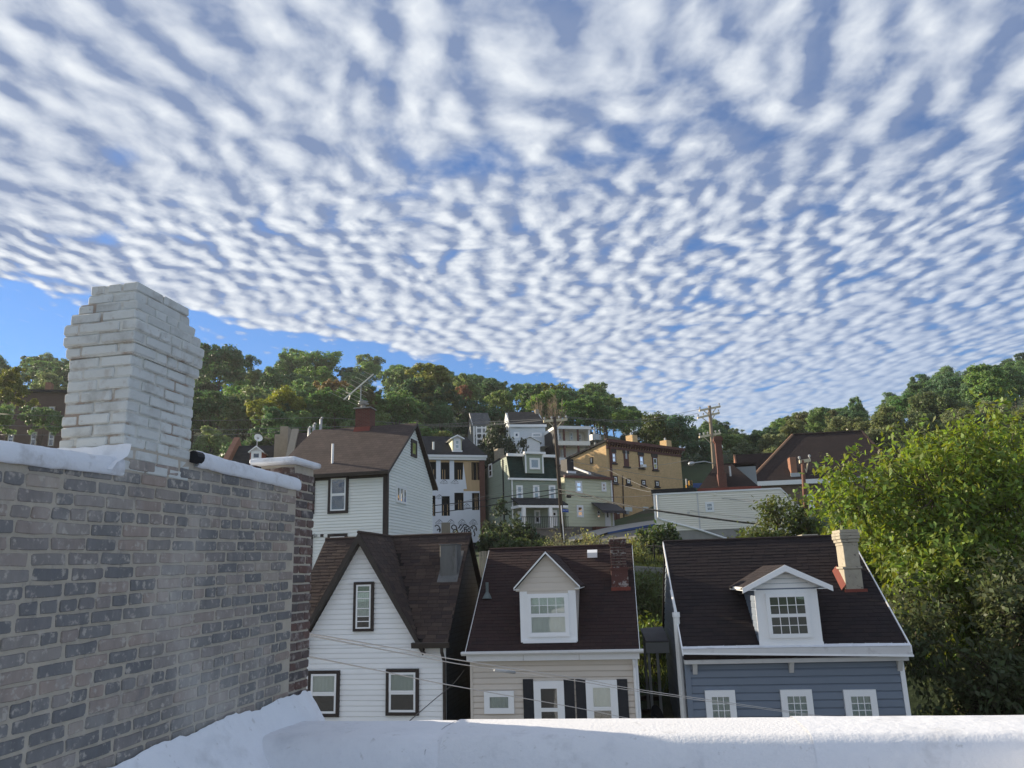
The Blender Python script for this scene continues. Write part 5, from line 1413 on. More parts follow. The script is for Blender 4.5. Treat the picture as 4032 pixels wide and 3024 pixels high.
for bq in (345, 400, 455, 510, 560, 610): 
    z = If.f(750, bq, -1.6)[1]
    dk.box(.2, wI, -1.75, -1.6, z - .09, z + .09)
for a in (680, 705, 760, 800, 838):
    u = If.f(a, 450, -1.6)[0]
    dk.box(u - .09, u + .09, -1.78, -1.58, -4, If.f(760, 330, -1.6)[1])
dk.build('deck_framing', M_white, hI)
for bq in (400, 510, 610): 
    z = If.f(750, bq, -1.6)[1]
    bx('deck_floor', M_grey, hI, .0, wI, -1.6, -.03, z - .2, z - .1)
wn2(hI, front(), If.rect(690, 405, 720, 450), M_white, M_white, .12)
wn2(hI, front(), If.rect(740, 405, 790, 450), M_white, M_white, .12)
# ---- J: house with two open porches
Jf = Fac(2100 + 232 / 2.458, 1720, 100, 14, 18, (2.458, 2100, 1550))
hJ = thing('porch_house', 'cream house with two open stacked porches, behind the first utility pole', 'house', Jf.loc(), 14)
wJ = Jf.f(545, 400)[0]
z0, z1, z2, z3 = Jf.f(390, 620)[1], Jf.f(390, 500)[1], Jf.f(390, 458)[1], Jf.f(390, 345)[1]
bx('wall', M_beige, hJ, .0, wJ, 2.0, 8, -4, z3)
bx('side_wall', M_black, hJ, -.35, -.01, -.05, 8, -4, z3 + .1)
bx('side_wall', M_beige, hJ, wJ - .12, wJ, .1, 2, z1, z3)
bx('porch_roof', M_trimw, hJ, -.4, wJ + .2, -.25, 8.1, z3, z3 + .4)
bx('porch_parapet', M_beige, hJ, 0, wJ, -.02, .1, z1, z2)
bx('porch_floor', M_beige, hJ, 0, wJ, .1, 2, z1, z1 + .2)
bx('porch_parapet', M_trimw, hJ, 0, wJ, -.02, .1, z0 - .9, z0)
bx('porch_floor', M_fond, hJ, 0, wJ, .1, 2, z0 - .9, z0 - .7)
for a in (238, 297, 432, 541):
    u = Jf.f(a, 400)[0]
    bx('porch_post', M_oxide if 240 < a < 500 else M_trimw, hJ, u - .12, u + .12, -.02, .16, z2 + .005, z3 - .005)
    bx('porch_post', M_oxide, hJ, u - .12, u + .12, -.02, .16, z0 + .005, z1 - .005)
for q in ((238, 375, 272, 448), (348, 375, 385, 455), (432, 390, 465, 458), (270, 545, 300, 610)):
    wn2(hJ, front(2.0), Jf.rect(*q, 2.0), M_white, M_white, .12, blind=(M_curtf, 0, 1) if q[0] < 400 else None)
# ---- K: ochre brick building
K = Fac(2100 + 708 / 2.458, 1800, 88, 40, 10, (2.458, 2100, 1550))
hK = thing('ochre_brick_building', 'three storey ochre brick building with oxide red bracketed cornice', 'building', K.loc(), 40)
wK = K.f(1440, 800)[0]
ztK = K.f(715, 470)[1]
vK = K.side(322, 600)[0]
zbk = K.side(322, 535)[1]
ztK = max(ztK, K.f(1440, 565)[1])
MB().prism([(0, 0, -4), (0, 0, ztK), (0, vK, ztK - 1.3), (0, vK, -4)], (wK, 0, 0)).build('wall', M_bricky, hK)
MB().prism([(-.25, -.55, ztK + .30), (-.25, vK, ztK - 1.0), (-.25, vK, ztK - 1.25), (-.25, -.3, ztK + .05)], (wK + .5, 0, 0)).build('roof', M_roofG, hK)
cn = pb('cornice', M_oxide, hK, front(), -.2, wK + .3, .0, .55, ztK - .02, ztK + .32)
pb('cornice_frieze', M_oxide, cn, front(), -.05, wK + .1, .01, .12, ztK - .75, ztK - .45)
for k in range(30):
    uu = .2 + (wK - .4) * k / 29
    MB().prism([(uu - .09, -.12, ztK - .03), (uu - .09, -.48, ztK - .03), (uu - .09, -.40, ztK - .25), (uu - .09, -.12, ztK - .45)], (.18, 0, 0)).build('bracket', M_oxide, cn)
MB().tube([(.55, -.12, ztK - .4), (.55, -.12, -4)], .13, 8).build('downspout', M_oxide, hK)
for q, doorish in (((752, 535, 795, 672), 0), ((873, 548, 921, 705), 1), ((1018, 566, 1064, 722), 0), ((1150, 582, 1197, 738), 0)):
    r_ = K.rect(*q)
    pb('lintel', M_brown, hK, front(), r_[0] - .12, r_[1] + .12, .005, .08, r_[3] - .42, r_[3] + .06)
    if doorish:
        dd = pb('blocked_opening', M_oxide, hK, front(), r_[0], r_[1], .01, .05, r_[2], r_[3] - .42)
        pb('small_pane', M_curtf, dd, front(), r_[0] + .3, r_[1] - .3, .05, .08, r_[2] + .9, r_[2] + 2.0)
    else:
        wn2(hK, front(), (r_[0], r_[1], r_[2], r_[3] - .42), M_oxide, M_white, .14, sash=.1, blind=(M_curtf, .5, 1) if q[0] > 1100 else None)
    pb('sill', M_brown, hK, front(), r_[0] - .15, r_[1] + .15, .005, .16, r_[2] - .16, r_[2] - .005)
for q in ((768, 795, 812, 868), (896, 822, 938, 880), (1043, 834, 1084, 890), (1175, 842, 1214, 902)):
    r_ = K.rect(*q)
    wn2(hK, front(), r_, M_brown, M_white, .15, mid=None, sash=.12, blind=(M_curtf, 0, 1) if q[0] < 800 else None)
    pb('sill', M_brown, hK, front(), r_[0] - .15, r_[1] + .15, .005, .16, r_[2] - .16, r_[2] - .005)
r_ = K.srect(580, 615, 552, 680)
wn2(hK, leftw(), (min(r_[:2]), max(r_[:2]), r_[2], r_[3]), M_brown, M_white, .15, mid=None, sash=.12)
q = K.rect(1030, 690, 1066, 718)
bx('window_air_conditioner', M_white, hK, q[0], q[1], -.5, -.06, q[2], q[3], .03)
for q in ((886, 1098, 955, 1140), (1060, 1095, 1112, 1145)):
    r_ = K.rect(*q)
    pb('glass_block_panel', M_curt2, hK, front(), r_[0], r_[1], .01, .05, r_[2], r_[3])
q = K.rect(795, 1100, 832, 1295)
dd = pb('door', M_oxide, hK, front(), q[0], q[1], .01, .12, q[2], q[3])
pb('transom', M_curtf, dd, front(), q[0] + .15, q[1] - .1, .12, .15, q[3] - .75, q[3] - .15)
q = K.rect(880, 1135, 910, 1168)
bx('meter_box', M_steel, hK, q[0], q[1], -.3, -.01, q[2], q[3])
MB().tube([(K.f(866, 900)[0], -.08, K.f(866, 795)[1]), (K.f(870, 1200)[0], -.08, K.f(872, 1250)[1])], .07, 6).build('conduit', M_brown, hK)
for a, bb_, tt in ((950, 465, 408), (1280, 515, 458)):
    q0, q1 = K.f(a - 24, bb_, 3)[0], K.f(a + 24, bb_, 3)[0]
    c_ = bx('chimney', M_bricky, hK, q0, q1, 2.4, 3.5, ztK - 1, K.f(a, tt, 3)[1])
    MB().tube([((q0 + q1) / 2, 3, K.f(a, tt, 3)[1]), ((q0 + q1) / 2, 3, K.f(a, tt - 28, 3)[1])], .14, 8).build('flue', M_steel, c_)
# ---- L: pale green house with awning
Lf = Fac(2100 + 316 / 2.458, 2000, 78, 34, 9, (2.458, 2100, 1550))
hL = thing('pale_green_house', 'pale green two storey house with dark awning over its white door', 'house', Lf.loc(), 34)
wL = Lf.f(765, 1050)[0]
zeL = Lf.f(320, 796)[1]
zbL = Lf.f(420, 1285)[1]
vL = 8
MB().box(.01, wL, .01, vL, zbL, zeL).build('wall_core', M_pgreen, hL)
siding(hL, M_pgreen, front(), zbL, zeL, .05, wL, .32, .045)
siding(hL, M_pgreen, leftw(), zbL, zeL, 0, vL, .32, .045)
bx('foundation', M_fond, hL, -.03, wL + .02, -.03, vL, -4, zbL - .005)
MB().prism([(-.2, -.3, zeL), (-.2, vL * .55, zeL + 1.5), (-.2, vL, zeL + .4), (-.2, vL, zeL)], (wL + .3, 0, 0)).build('roof', M_roofG, hL)
pb('eave_gutter', M_oxide, hL, front(), -.25, wL + .15, .1, .4, zeL - .2, zeL + .05)
MB().prism([(wL - 2.6, .4, zeL + .35), (wL - 2.35, .4, zeL + .35), (wL - 2.35, 4.2, zeL + 1.75), (wL - 2.6, 4.2, zeL + 1.75)], (0, 0, .18)).build('party_wall_coping', M_coat, hL)
MB().tube([(wL - .1, -.1, zeL - .1), (wL - .1, -.1, zbL - .5)], .09, 8).build('downspout', M_white, hL)
for q in ((404, 845, 468, 962), (656, 858, 701, 948), (416, 1080, 481, 1197)):
    wn2(hL, front(), Lf.rect(*q), M_white, M_white, .14, sash=.08, blind=(M_curtf, .5, 1))
wn2(hL, front(), Lf.rect(605, 1120, 651, 1210), M_pgreen, M_white, .14, blind=(M_curt2, .5, 1))
q = Lf.rect(690, 1120, 742, 1283)
dr = pb('door', M_white, hL, front(), q[0], q[1], .02, .10, q[2], q[3])
pb('door_pane', M_dark, dr, front(), q[0] + .25, q[1] - .3, .10, .12, q[2] + .9, q[3] - .2)
za_, zb_ = Lf.f(650, 1055)[1], Lf.f(690, 1130, -1.6)[1]
ua_, ub_ = Lf.f(558, 1060)[0], wL + .3
MB().prism([(ua_, -.03, za_), (ub_, -.03, za_), (ub_, -1.7, zb_), (ua_, -1.7, zb_)], (0, 0, -.06)).build('awning', M_awn, hL)
bx('awning_valance', M_awn, hL, ua_, ub_, -1.74, -1.70, zb_ - .25, zb_ - .02)
pb('door_step', M_oxide, hL, front(), ua_, wL, .03, .6, zbL - .35, zbL - .02)
q0 = Lf.f(298, 690, 2)[0]; q1 = Lf.f(362, 690, 2)[0]
bx('chimney', M_black, hL, q0, q1, 1.5, 2.6, zeL, Lf.f(330, 640, 2)[1])
bx('chimney_flashing', M_coat, hL, q0 - .1, q1 + .12, 1.3, 1.49, zeL + .2, zeL + .75)
# ---- M: beige sided building with hipped roof and tall brick chimney
Mf = Fac(2500 + 170 / 2.212, 2000, 57, -10.5, 8, (2.212, 2500, 1550))
hM = thing('beige_sided_building', 'long beige sided building with red brown hipped roof and tall thin brick chimney', 'building', Mf.loc(), -10.5)
wM = Mf.f(1450, 1100)[0]
zl_, zr1 = Mf.f(350, 862)[1], Mf.f(1180, 852)[1]
zr2 = Mf.f(1448, 1005)[1]
uk = Mf.f(1272, 860)[0]
zfM = Mf.f(600, 1185)[1]
ztM = (zl_ + zr1) / 2
prof = [(0, 0, -4), (wM, 0, -4), (wM, 0, zr2), (uk, 0, ztM), (0, 0, ztM)]
MB().prism([(x_, .02, z_) for x_, _, z_ in prof], (0, 9, 0)).build('wall_core', M_beige, hM)
hiM = lambda z: wM if z < zr2 else wM - (wM - uk) * (z - zr2) / (ztM - zr2)
um_ = Mf.f(935, 1230)[0]
siding(hM, M_beige, front(), zfM, ztM, .10, hiM, .158, .048)
siding(hM, M_beige, front(), zfM - 2.4, zfM - .005, um_, wM, .158, .048)
pb('foundation', M_conc, hM, front(), .0, um_ - .01, -.3, .0, -4, zfM - .01)
ud = Mf.f(552, 1000)[0]
pb('corner_post', M_white, hM, front(), -.04, .10, -.1, .07, zfM - .05, ztM)
pb('joint_strip', M_gut2, hM, front(), ud - .05, ud + .05, .0, .06, zfM, ztM)
pb('coping_trim', M_white, hM, front(), -.05, uk, .0, .09, ztM, ztM + .12)
MB().prism([(uk, -.09, ztM + .12), (wM + .05, -.09, zr2 + .12), (wM + .05, -.09, zr2), (uk, -.09, ztM)], (0, .09, 0)).build('coping_trim', M_white, hM)
p = [Mf.f(188, 870), Mf.f(205, 1085), Mf.f(240, 1100), Mf.f(575, 1190), Mf.f(866, 1285)]
MB().tube([(x_, -.12, z_) for x_, z_ in p], .07, 8).build('downspout', M_white, hM)
bx('low_roof', M_black, hM, -.15, Mf.f(530, 850)[0], -.1, 9, ztM + .121, ztM + .42)
ur0, ur1 = Mf.f(530, 835, .3)[0], Mf.f(1100, 835, .3)[0]
ut0, ut1 = Mf.f(702, 615, 3.2)[0], Mf.f(1025, 605, 3.2)[0]
zrM = Mf.f(870, 610, 3.2)[1]
uq = Mf.f(850, 640, 3.2)[0]
rf = MB()
rf.add([(ur0, .15, ztM + .13), (ur1, .15, ztM + .13), (uq, 3.2, zrM), (ut0, 3.2, zrM), (ur0, 8, ztM + .13), (ut1, 8, zrM), (ut1, 3.2, zrM), (ur1, 8, ztM + .13)], [(0, 1, 2, 3), (0, 3, 4), (3, 2, 6, 5, 4)])
rf.build('hip_roof', M_roofBr, hM)
pb('red_flashing', M_red, hM, front(.14), ur0 + .1, ur1, 0, .03, ztM + .14, ztM + .34)
bx('side_dormer', M_grey, hM, uq + .3, ut1 + .2, 3.3, 6, ztM + .2, zrM - .25)
bx('side_dormer_roof', M_roofBr, hM, ut0, ut1 + .3, 3.2, 6.2, zrM - .10, zrM + .06)
cu0, cu1 = Mf.f(716, 600, .6)[0], Mf.f(772, 600, .6)[0]
zct = Mf.f(742, 420, .6)[1]
cM = bx('chimney', M_brickrd, hM, cu0, cu1, .6, 1.5, ztM + .1, zct)
for k, o_ in enumerate((.05, .10, .10, .04)): bx('corbel_course', M_brickrd, cM, cu0 - o_, cu1 + o_, .6 - o_, 1.5 + o_, zct + .001 + k * .11, zct + (k + 1) * .11)
bx('chimney_base', M_brickrd, cM, cu0 - .04, cu1 + .10, .5, 1.6, ztM + .1, Mf.f(760, 690, .6)[1])
window(hM, front(), Mf.rect(613, 944, 688, 1032), M_white, M_white, .10, .06, .05, mid=.5, grid=(3, 2, 'all'), blind=None)
q = Mf.rect(455, 1028, 477, 1046); pb('wall_vent', M_gut2, hM, front(), q[0], q[1], .02, .08, q[2], q[3])
q = Mf.rect(685, 870, 705, 887); pb('wall_vent', M_beige, hM, front(), q[0], q[1], .02, .12, q[2], q[3])
q = Mf.f(828, 672, 1.2); MB().tube([(q[0], 1.2, q[1] - .4), (q[0], 1.2, q[1] + .35)], .07, 8).build('vent_pipe', M_trimw, hM)
# ---- N: big brown hipped roof building
Nf = Fac(2500 + 1020 / 2.212, 1900, 72, -9, 9, (2.212, 2500, 1550))
hN = thing('brown_hip_roof_building', 'large building with broad dark brown hipped roof, behind the beige building', 'building', Nf.loc(), -9)
zeN = Nf.f(1300, 758)[1]
uN1 = Nf.f(2280, 700)[0]
vN = 6.5
zrN = Nf.f(1670, 345, vN)[1]
ur0, ur1 = Nf.f(1372, 360, vN)[0], Nf.f(1975, 330, vN)[0]
bx('wall_core', M_brsid, hN, 0, uN1, .02, 2 * vN, -4, zeN)
siding(hN, M_brsid, front(), 0, zeN - .2, 0, uN1, .2, .045)
rf = MB()
rf.add([(-.4, -.5, zeN), (uN1 + .4, -.5, zeN), (ur1, vN, zrN), (ur0, vN, zrN), (-.4, 2 * vN + .5, zeN), (uN1 + .4, 2 * vN + .5, zeN)], [(0, 1, 2, 3), (0, 3, 4), (1, 5, 2), (3, 2, 5, 4), (0, 4, 5, 1)])
rf.build('roof', M_roofBr, hN)
pb('eave_board', M_trimw, hN, front(), -.3, uN1 + .3, .1, .52, zeN - .42, zeN - .01)
M_hiplit = mat('sunlit_hip_cap', (.30, .17, .10), .7, .2, 4)  # sunlight put into the paler colour of the left hip
MB().tube([(-.4, -.5, zeN + .03), (ur0, vN, zrN + .03)], .13, 6).build('hip_cap', M_hiplit, hN)
MB().tube([(ur0, vN, zrN + .03), (ur1, vN, zrN + .03)], .12, 6).build('ridge_cap', M_roofBr, hN)
MB().tube([(uN1 + .4, -.5, zeN + .03), (ur1, vN, zrN + .03)], .12, 6).build('hip_cap', M_roofBr, hN)
nN = Vector((0, -(zrN - zeN), vN + .5)).normalized()
h_ = Nf.hit(1385, 715, (0, -.5, zeN), nN)
u0, u1 = Nf.f(1357, 640, h_.y)[0], Nf.f(1410, 640, h_.y)[0]
cN = bx('chimney', M_bricko, hN, u0, u1, h_.y, h_.y + 1.2, h_.z - 1, Nf.f(1383, 552, h_.y)[1])
bx('flashing', M_steel, cN, u0 - .1, u1 + .2, h_.y - .15, h_.y - .01, h_.z - .2, h_.z + .25)
u0, u1 = Nf.f(906, 560, 9)[0], Nf.f(1230, 560, 9)[0]
zz0, zz1 = Nf.f(1050, 620, 9)[1], Nf.f(1050, 516, 11)[1]
wg = MB().prism([(u0, 8.8, zz0 - 2.2), (u0, 11.5, zz1), (u0, 14, zz0 - 2.2)], (u1 - u0 + 3, 0, 0)).build('rear_wing', M_roofBr, hN)
MB().prism([(u0 - .05, 8.8, zz0 - 2.2), (u0 - .05, 11.5, zz1 + .02), (u0 - .05, 14, zz0 - 2.2)], (-.15, 0, 0)).build('wing_gable', M_bricko, wg)
wn2(hN, front(), Nf.rect(1495, 880, 1556, 938), M_white, M_white, .14)
q = Nf.rect(1524, 955, 1552, 1000, -.4); MB().tube([((q[0] + q[1]) / 2, -.4, q[2]), ((q[0] + q[1]) / 2, -.4, q[3])], [.35, .1], 8).build('wall_lamp', M_white, hN)
# ---- far crest: pale blocks among the trees
for nm, lab, q, Yf in (('pale_block', 'small cream block with a dark window on the far crest, right of the thin tree', (1925, 176, 1978, 235), 178), ('pale_block', 'sunlit white block on the far crest beside the cream one', (1982, 170, 2032, 235), 182)):
    Of = Fac(2500 + q[0] / 2.212, 1640, Yf, 8, 30, (2.212, 2500, 1550))
    ho = thing(nm, lab, 'building', Of.loc(), 8)
    r_ = Of.rect(*q)
    bx('wall', M_beige if q[0] < 1950 else M_white, ho, r_[0], r_[1], 0, 6, r_[2] - 6, r_[3])
    bx('parapet', M_trimw, ho, r_[0] - .2, r_[1] + .2, -.2, 6.2, r_[3], r_[3] + .4)
    for k in (.25, .7):
        wd_ = r_[1] - r_[0]
        wn2(ho, front(), (r_[0] + wd_ * k - .5, r_[0] + wd_ * k + .5, r_[3] - 3.2, r_[3] - 1.2), M_trimw, M_white, .15)
# ------------------------------------------------------------------ poles, wires, signs
M_pole = mat('creosoted_pole', (.055, .042, .034), .9, .3, 4, stretch=(1, 1, .15))
M_polel = mat('weathered_pole', (.24, .19, .14), .9, .3, 4, stretch=(1, 1, .15))
M_arm = mat('pale_crossarm', (.62, .54, .38), .85, .2, 6)
M_ins = mat('porcelain', (.42, .43, .44), .3, .1)
M_sign = mat('street_sign_blue', (.02, .06, .32), .5, .1)
M_sigw = mat('sign_lettering', (.62, .68, .85), .5, .05)
M_yel = mat('signal_yellow', (.42, .22, .03), .5, .15)
def utility_pole(label, top, base, r, arms, m, extra=None):
    """arms: list of (left point, right point, insulator count) in world space"""
    o = thing('utility_pole', label, 'utility pole', tuple(base))
    L = lambda p: Vector(p) - Vector(base)
    MB().tube([L(base) - Vector((0, 0, 1)), L(base).lerp(L(top), .5), L(top)], [r * 1.35, r * 1.15, r], 12).build('pole', m, o, True)
    ax = L(top)
    for (a, c, n) in arms:
        a, c = L(a), L(c)
        d = (c - a).normalized()
        s = d.cross(Vector((0, 0, 1))).normalized() * .08
        up = Vector((0, 0, .10))
        ar = MB().prism([a - s - up, c - s - up, c - s + up, a - s + up], s * 2).build('crossarm', M_arm, o)
        mid = a.lerp(c, .5)
        for e in (.22, .78):
            MB().tube([a.lerp(c, e) - up, mid - Vector((0, 0, .75))], .045, 5).build('brace', M_arm, ar)
        for k in range(n):
            f_ = .04 + .92 * k / max(1, n - 1)
            p = a.lerp(c, f_) + up
            MB().tube([p, p + Vector((0, 0, .08)), p + Vector((0, 0, .10)), p + Vector((0, 0, .22)), p + Vector((0, 0, .26))], [.03, .03, .075, .085, .03], 8).build('insulator', M_ins, ar)
    return o
Y1 = 64.0
p1b, p1t = at(2218, 2118, Y1), at(2183, 1641, Y1)
p1a = (at(2140, 1659, Y1 - .2), at(2233, 1652, Y1 + .3))
pole1 = utility_pole('dark wooden utility pole with one pale crossarm in front of the green mansard house', p1t, p1b, .14, [(p1a[0], p1a[1], 4)], M_pole)
q = at(2206, 1995, Y1) - p1b
Y2 = 72.0
p2b, p2t = at(2822, 1960, Y2), at(2793, 1598, Y2)
zp2 = lambda a, b, dy=0: at(2500 + a / 2.212, 1550 + b / 2.212, Y2 + dy)
pole2 = utility_pole('weathered utility pole with three crossarms rising behind the tall brick chimney', p2t, p2b, .15,
                     [(zp2(560, 148, -.6), zp2(742, 112, .6), 2), (zp2(545, 212, -.5), zp2(735, 168, .5), 5), (zp2(560, 378, -.5), zp2(745, 345, .5), 6)], M_polel)
Y3 = 50.0
p3b, p3t = at(3175, 2060, Y3), at(2500 + 1459 / 2.212, 1550 + 580 / 2.212, Y3)
pole3 = utility_pole('short brown utility pole with a small crossarm in front of the brown hip roof', p3t, p3b, .11, [(at(2500 + 1432 / 2.212, 1550 + 594 / 2.212, Y3), at(2500 + 1528 / 2.212, 1550 + 578 / 2.212, Y3), 2)], mat('brown_pole', (.16, .075, .05), .8, .3, 4))
def wire(label, pts, r, m=None, name='wire', group='overhead wires'):
    """pts: (px, py, Y) measured points, joined by a smooth curve"""
    P3 = [at(*p) for p in pts]
    out = []
    n = len(P3)
    for i in range(n - 1):
        p = [P3[max(0, i - 1)], P3[i], P3[i + 1], P3[min(n - 1, i + 2)]]
        for k in range(8):
            t = k / 8
            out.append(.5 * (2 * p[1] + (p[2] - p[0]) * t + (2 * p[0] - 5 * p[1] + 4 * p[2] - p[3]) * t * t + (3 * p[1] - p[0] - 3 * p[2] + p[3]) * t ** 3))
    out.append(P3[-1])
    o = MB().tube(out, r, 5).build(name, m or M_cable, None, True)
    return tag(o, label, 'wire', group)
M_wgrey = mat('aluminium_wire', (.20, .20, .20), .5, .1)
M_wpale = mat('pale_service_cable', (.58, .54, .50), .6, .15)
wire('thin wire from the crossarm of the first pole to the top of the second pole', [(2232, 1641, 64), (2503, 1655, 68), (2755, 1612, 72)], .018, M_wgrey)
wire('lower of the two thin wires between the first and second poles', [(2208, 1643, 64), (2503, 1662, 68), (2748, 1628, 72)], .018, M_wgrey)
wire('topmost thin wire running left from the first pole across the hillside', [(2140, 1650, 64), (1900, 1662, 68), (1640, 1670, 70), (1260, 1645, 72), (800, 1655, 74), (0, 1630, 76)], .020, M_wgrey)
wire('middle thin wire running left from the first pole across the hillside', [(2160, 1652, 64), (1900, 1672, 68), (1640, 1676, 70), (1210, 1682, 72), (800, 1692, 74), (0, 1675, 76)], .020, M_wgrey)
wire('lowest thin wire running left from the first pole across the hillside', [(2140, 1655, 64), (1900, 1676, 68), (1640, 1683, 70), (1210, 1694, 72), (800, 1714, 74), (0, 1712, 76)], .020, M_wgrey)
zw = lambda a, b, Y: (2100 + a / 2.458, 1550 + b / 2.458, Y)
wire('upper thick black cable sagging from the first pole to the right across the beige building', [zw(240, 925, 63.8), zw(500, 975, 60), zw(760, 1050, 57), zw(1170, 1125, 53), zw(1800, 1215, 50), zw(2330, 1275, 48), zw(2650, 1290, 47)], .040)
wire('lower thick black cable below the upper one right of the first pole', [zw(240, 960, 63.8), zw(500, 1005, 60), zw(760, 1062, 57), zw(1160, 1132, 53.2), zw(1800, 1222, 50.2), zw(2330, 1283, 48.2), zw(2650, 1300, 47.2)], .028)
wire('upper thick cable running left from the first pole past the green house', [zw(240, 925, 63.8), zw(0, 955, 64), zw(-350, 1010, 62), zw(-620, 1045, 60), zw(-1400, 1130, 56)], .034)
wire('lower thick cable running left from the first pole past the green house', [zw(240, 960, 63.8), zw(0, 1010, 64), zw(-350, 1070, 62), zw(-620, 1110, 60), zw(-1400, 1210, 56)], .034)
wire('cable from the splice box toward the corner of the beige building', [zw(340, 985, 63), zw(620, 1000, 62), zw(900, 1000, 60), zw(1160, 985, 57)], .028)
wire('thin service wire crossing the upper storey of the ochre building', [zw(365, 655, 66), zw(720, 720, 72), zw(1100, 790, 74), zw(1460, 835, 76)], .016, M_wgrey)
wire('thin service wire rising from the ochre building to the street lamp', [zw(240, 800, 65), zw(720, 745, 72), zw(1160, 700, 74), zw(1500, 645, 72)], .016, M_wgrey)
wire('thin wire falling across the second storey of the ochre building', [zw(720, 735, 72), zw(1160, 930, 62), zw(1600, 985, 58), zw(2212, 1060, 54), zw(2560, 1080, 51)], .014, M_wgrey)
wire('thin wire beside the falling wire over the beige building front', [zw(720, 850, 72), zw(1100, 945, 62), zw(1500, 990, 58), zw(2212, 1035, 54), zw(2560, 1050, 51)], .014, M_wgrey)
wire('lowest thin wire across the beige building front below its window', [zw(1190, 1080, 60), zw(1700, 1160, 55), zw(2200, 1210, 53)], .014, M_wgrey)
wire('thin wire fanning left from the first pole over the house wrap', [zw(240, 880, 63.8), zw(0, 905, 65), zw(-500, 1000, 66), zw(-820, 1090, 66)], .014, M_wgrey)
# foreground service wires to the neighbouring building
wa = lambda a, b, Y: (1100 + a / 1.952, 2050 + b / 1.952, Y)
wb = lambda a, b, Y: (1800 + a / 1.952, 2050 + b / 1.952, Y)
wc = lambda a, b, Y: (2500 + a / 1.9235, 2050 + b / 1.9235, Y)
wire('upper pale service wire crossing in front of the three houses', [wa(125, 848, 6.0), wa(1000, 1000, 9.4), wb(0, 1070, 10.6), wb(1000, 1225, 14.0), wc(0, 1275, 15.6), wc(1000, 1420, 18.2), wc(1540, 1500, 19.3), wc(2000, 1580, 20.2)], .0065, M_wpale, group='service wires')
wire('second pale service wire carrying a splice sleeve in front of the tan house', [wa(125, 862, 6.0), wa(1000, 1030, 9.4), wb(0, 1100, 10.6), wb(440, 1165, 12.2), wb(1000, 1245, 14.0), wc(0, 1290, 15.6), wc(1000, 1430, 18.2), wc(1540, 1506, 19.3), wc(2000, 1588, 20.2)], .0065, M_wpale, group='service wires')
wire('lowest pale service wire sloping down in front of the white and tan houses', [wa(122, 1022, 6.0), wa(800, 1160, 9.0), wb(0, 1275, 11.0), wb(900, 1435, 14.5), wb(1340, 1525, 16.5), wb(1900, 1640, 19.5)], .0065, M_wpale, group='service wires')
s0, s1 = at(*wb(290, 1150, 11.7)), at(*wb(440, 1166, 12.2))
tag(MB().tube([s0, s1], .024, 8).build('splice_sleeve', M_ins, None, True), 'pale splice sleeve on the second service wire in front of the tan house', 'splice')
wire('black cable rising from behind the parapet to a loop beside the tan house', [wa(1000, 1540, 12), wa(1180, 1385, 15), wa(1340, 1250, 18), wa(1420, 1150, 20.8)], .008, M_cable, group='service wires')
# splice box on the cable
sb0, sb1 = at(*zw(318, 990, 63)), at(*zw(368, 992, 63))
tag(MB().tube([sb0, sb0.lerp(sb1, .1), sb0.lerp(sb1, .9), sb1], [.08, .16, .16, .08], 8).build('splice_box', M_cable, None, True), 'black splice box hanging on the cable right of the first pole', 'splice box')
# street sign
ss = at(2216, 2020, 63.2)
sgn = thing('street_sign', 'blue street name sign on a thin white post beside the first pole', 'street sign', (ss.x, ss.y, at(2222, 2085, 63.2).z - 1))
zt_ = at(2213, 1990, 63.2).z - sgn.location.z
MB().tube([(0, 0, 0), (-.1, 0, zt_)], .045, 6).build('post', M_white, sgn)
c0, c1 = at(2214, 2003, 63.15) - sgn.location, at(2239, 2015, 63.25) - sgn.location
pl_ = MB().prism([(c0.x, c0.y, c1.z), (c1.x, c1.y, c1.z - .06), (c1.x, c1.y, c0.z - .06), (c0.x, c0.y, c0.z)], (0, .02, 0)).build('name_plate', M_sign, sgn)
SF = Fac(2226, 2009, 63.10, 0, 0, (1, 0, 0))
tx = text_on(None, SF, 'Plum Way', 2226.5, 2009.5, 21, M_sigw, .012, 'lettering')
for vt in tx.data.vertices: vt.co = Vector(vt.co) + SF.o - sgn.location
tx.parent = pl_
# street lamp on the second pole
la, lb = at(2814, 1826, Y2), at(2735, 1822, Y2 - .5)
lamp = thing('street_lamp', 'grey cobra head street lamp on an arm reaching left from the second pole', 'street lamp', tuple(la))
MB().tube([(0, 0, 0), (lb - la) * .5 + Vector((0, 0, .18)), lb - la], .05, 6).build('arm', M_steel, lamp)
h0, h1 = lb - la, at(2711, 1828, Y2 - .6) - la
MB().tube([h0, h0.lerp(h1, .3), h0.lerp(h1, .8), h1], [.06, .17, .20, .08], 10).build('lamp_head', M_steel, lamp, True)
# traffic signals
ts = at(2708, 1960, 80)
sig = thing('traffic_signal', 'yellow traffic signal heads on a pole right of the ochre brick building', 'traffic light', tuple(ts))
MB().tube([(0, 0, -2), (0, 0, at(2708, 1885, 80).z - ts.z)], .09, 8).build('pole', M_steel, sig)
for (a, c, d, e, dy) in ((2713, 1892, 2724, 1912, -.3), (2702, 1909, 2711, 1926, -.35)):
    q0, q1 = at(a, e, 80 + dy) - ts, at(d, c, 80 + dy) - ts
    hd = MB().cbox(q0.x, q1.x, dy - .15, dy + .15, q0.z, q1.z, .03).build('signal_head', M_yel, sig)
    for k in range(3):
        zc_ = q0.z + (q1.z - q0.z) * (k + .5) / 3
        MB().tube([((q0.x + q1.x) / 2, dy - .15, zc_), ((q0.x + q1.x) / 2, dy - .27, zc_)], .08, 8).build('signal_visor', M_black, hd)
q0, q1 = at(2730, 1922, 84), at(2768, 1902, 84)
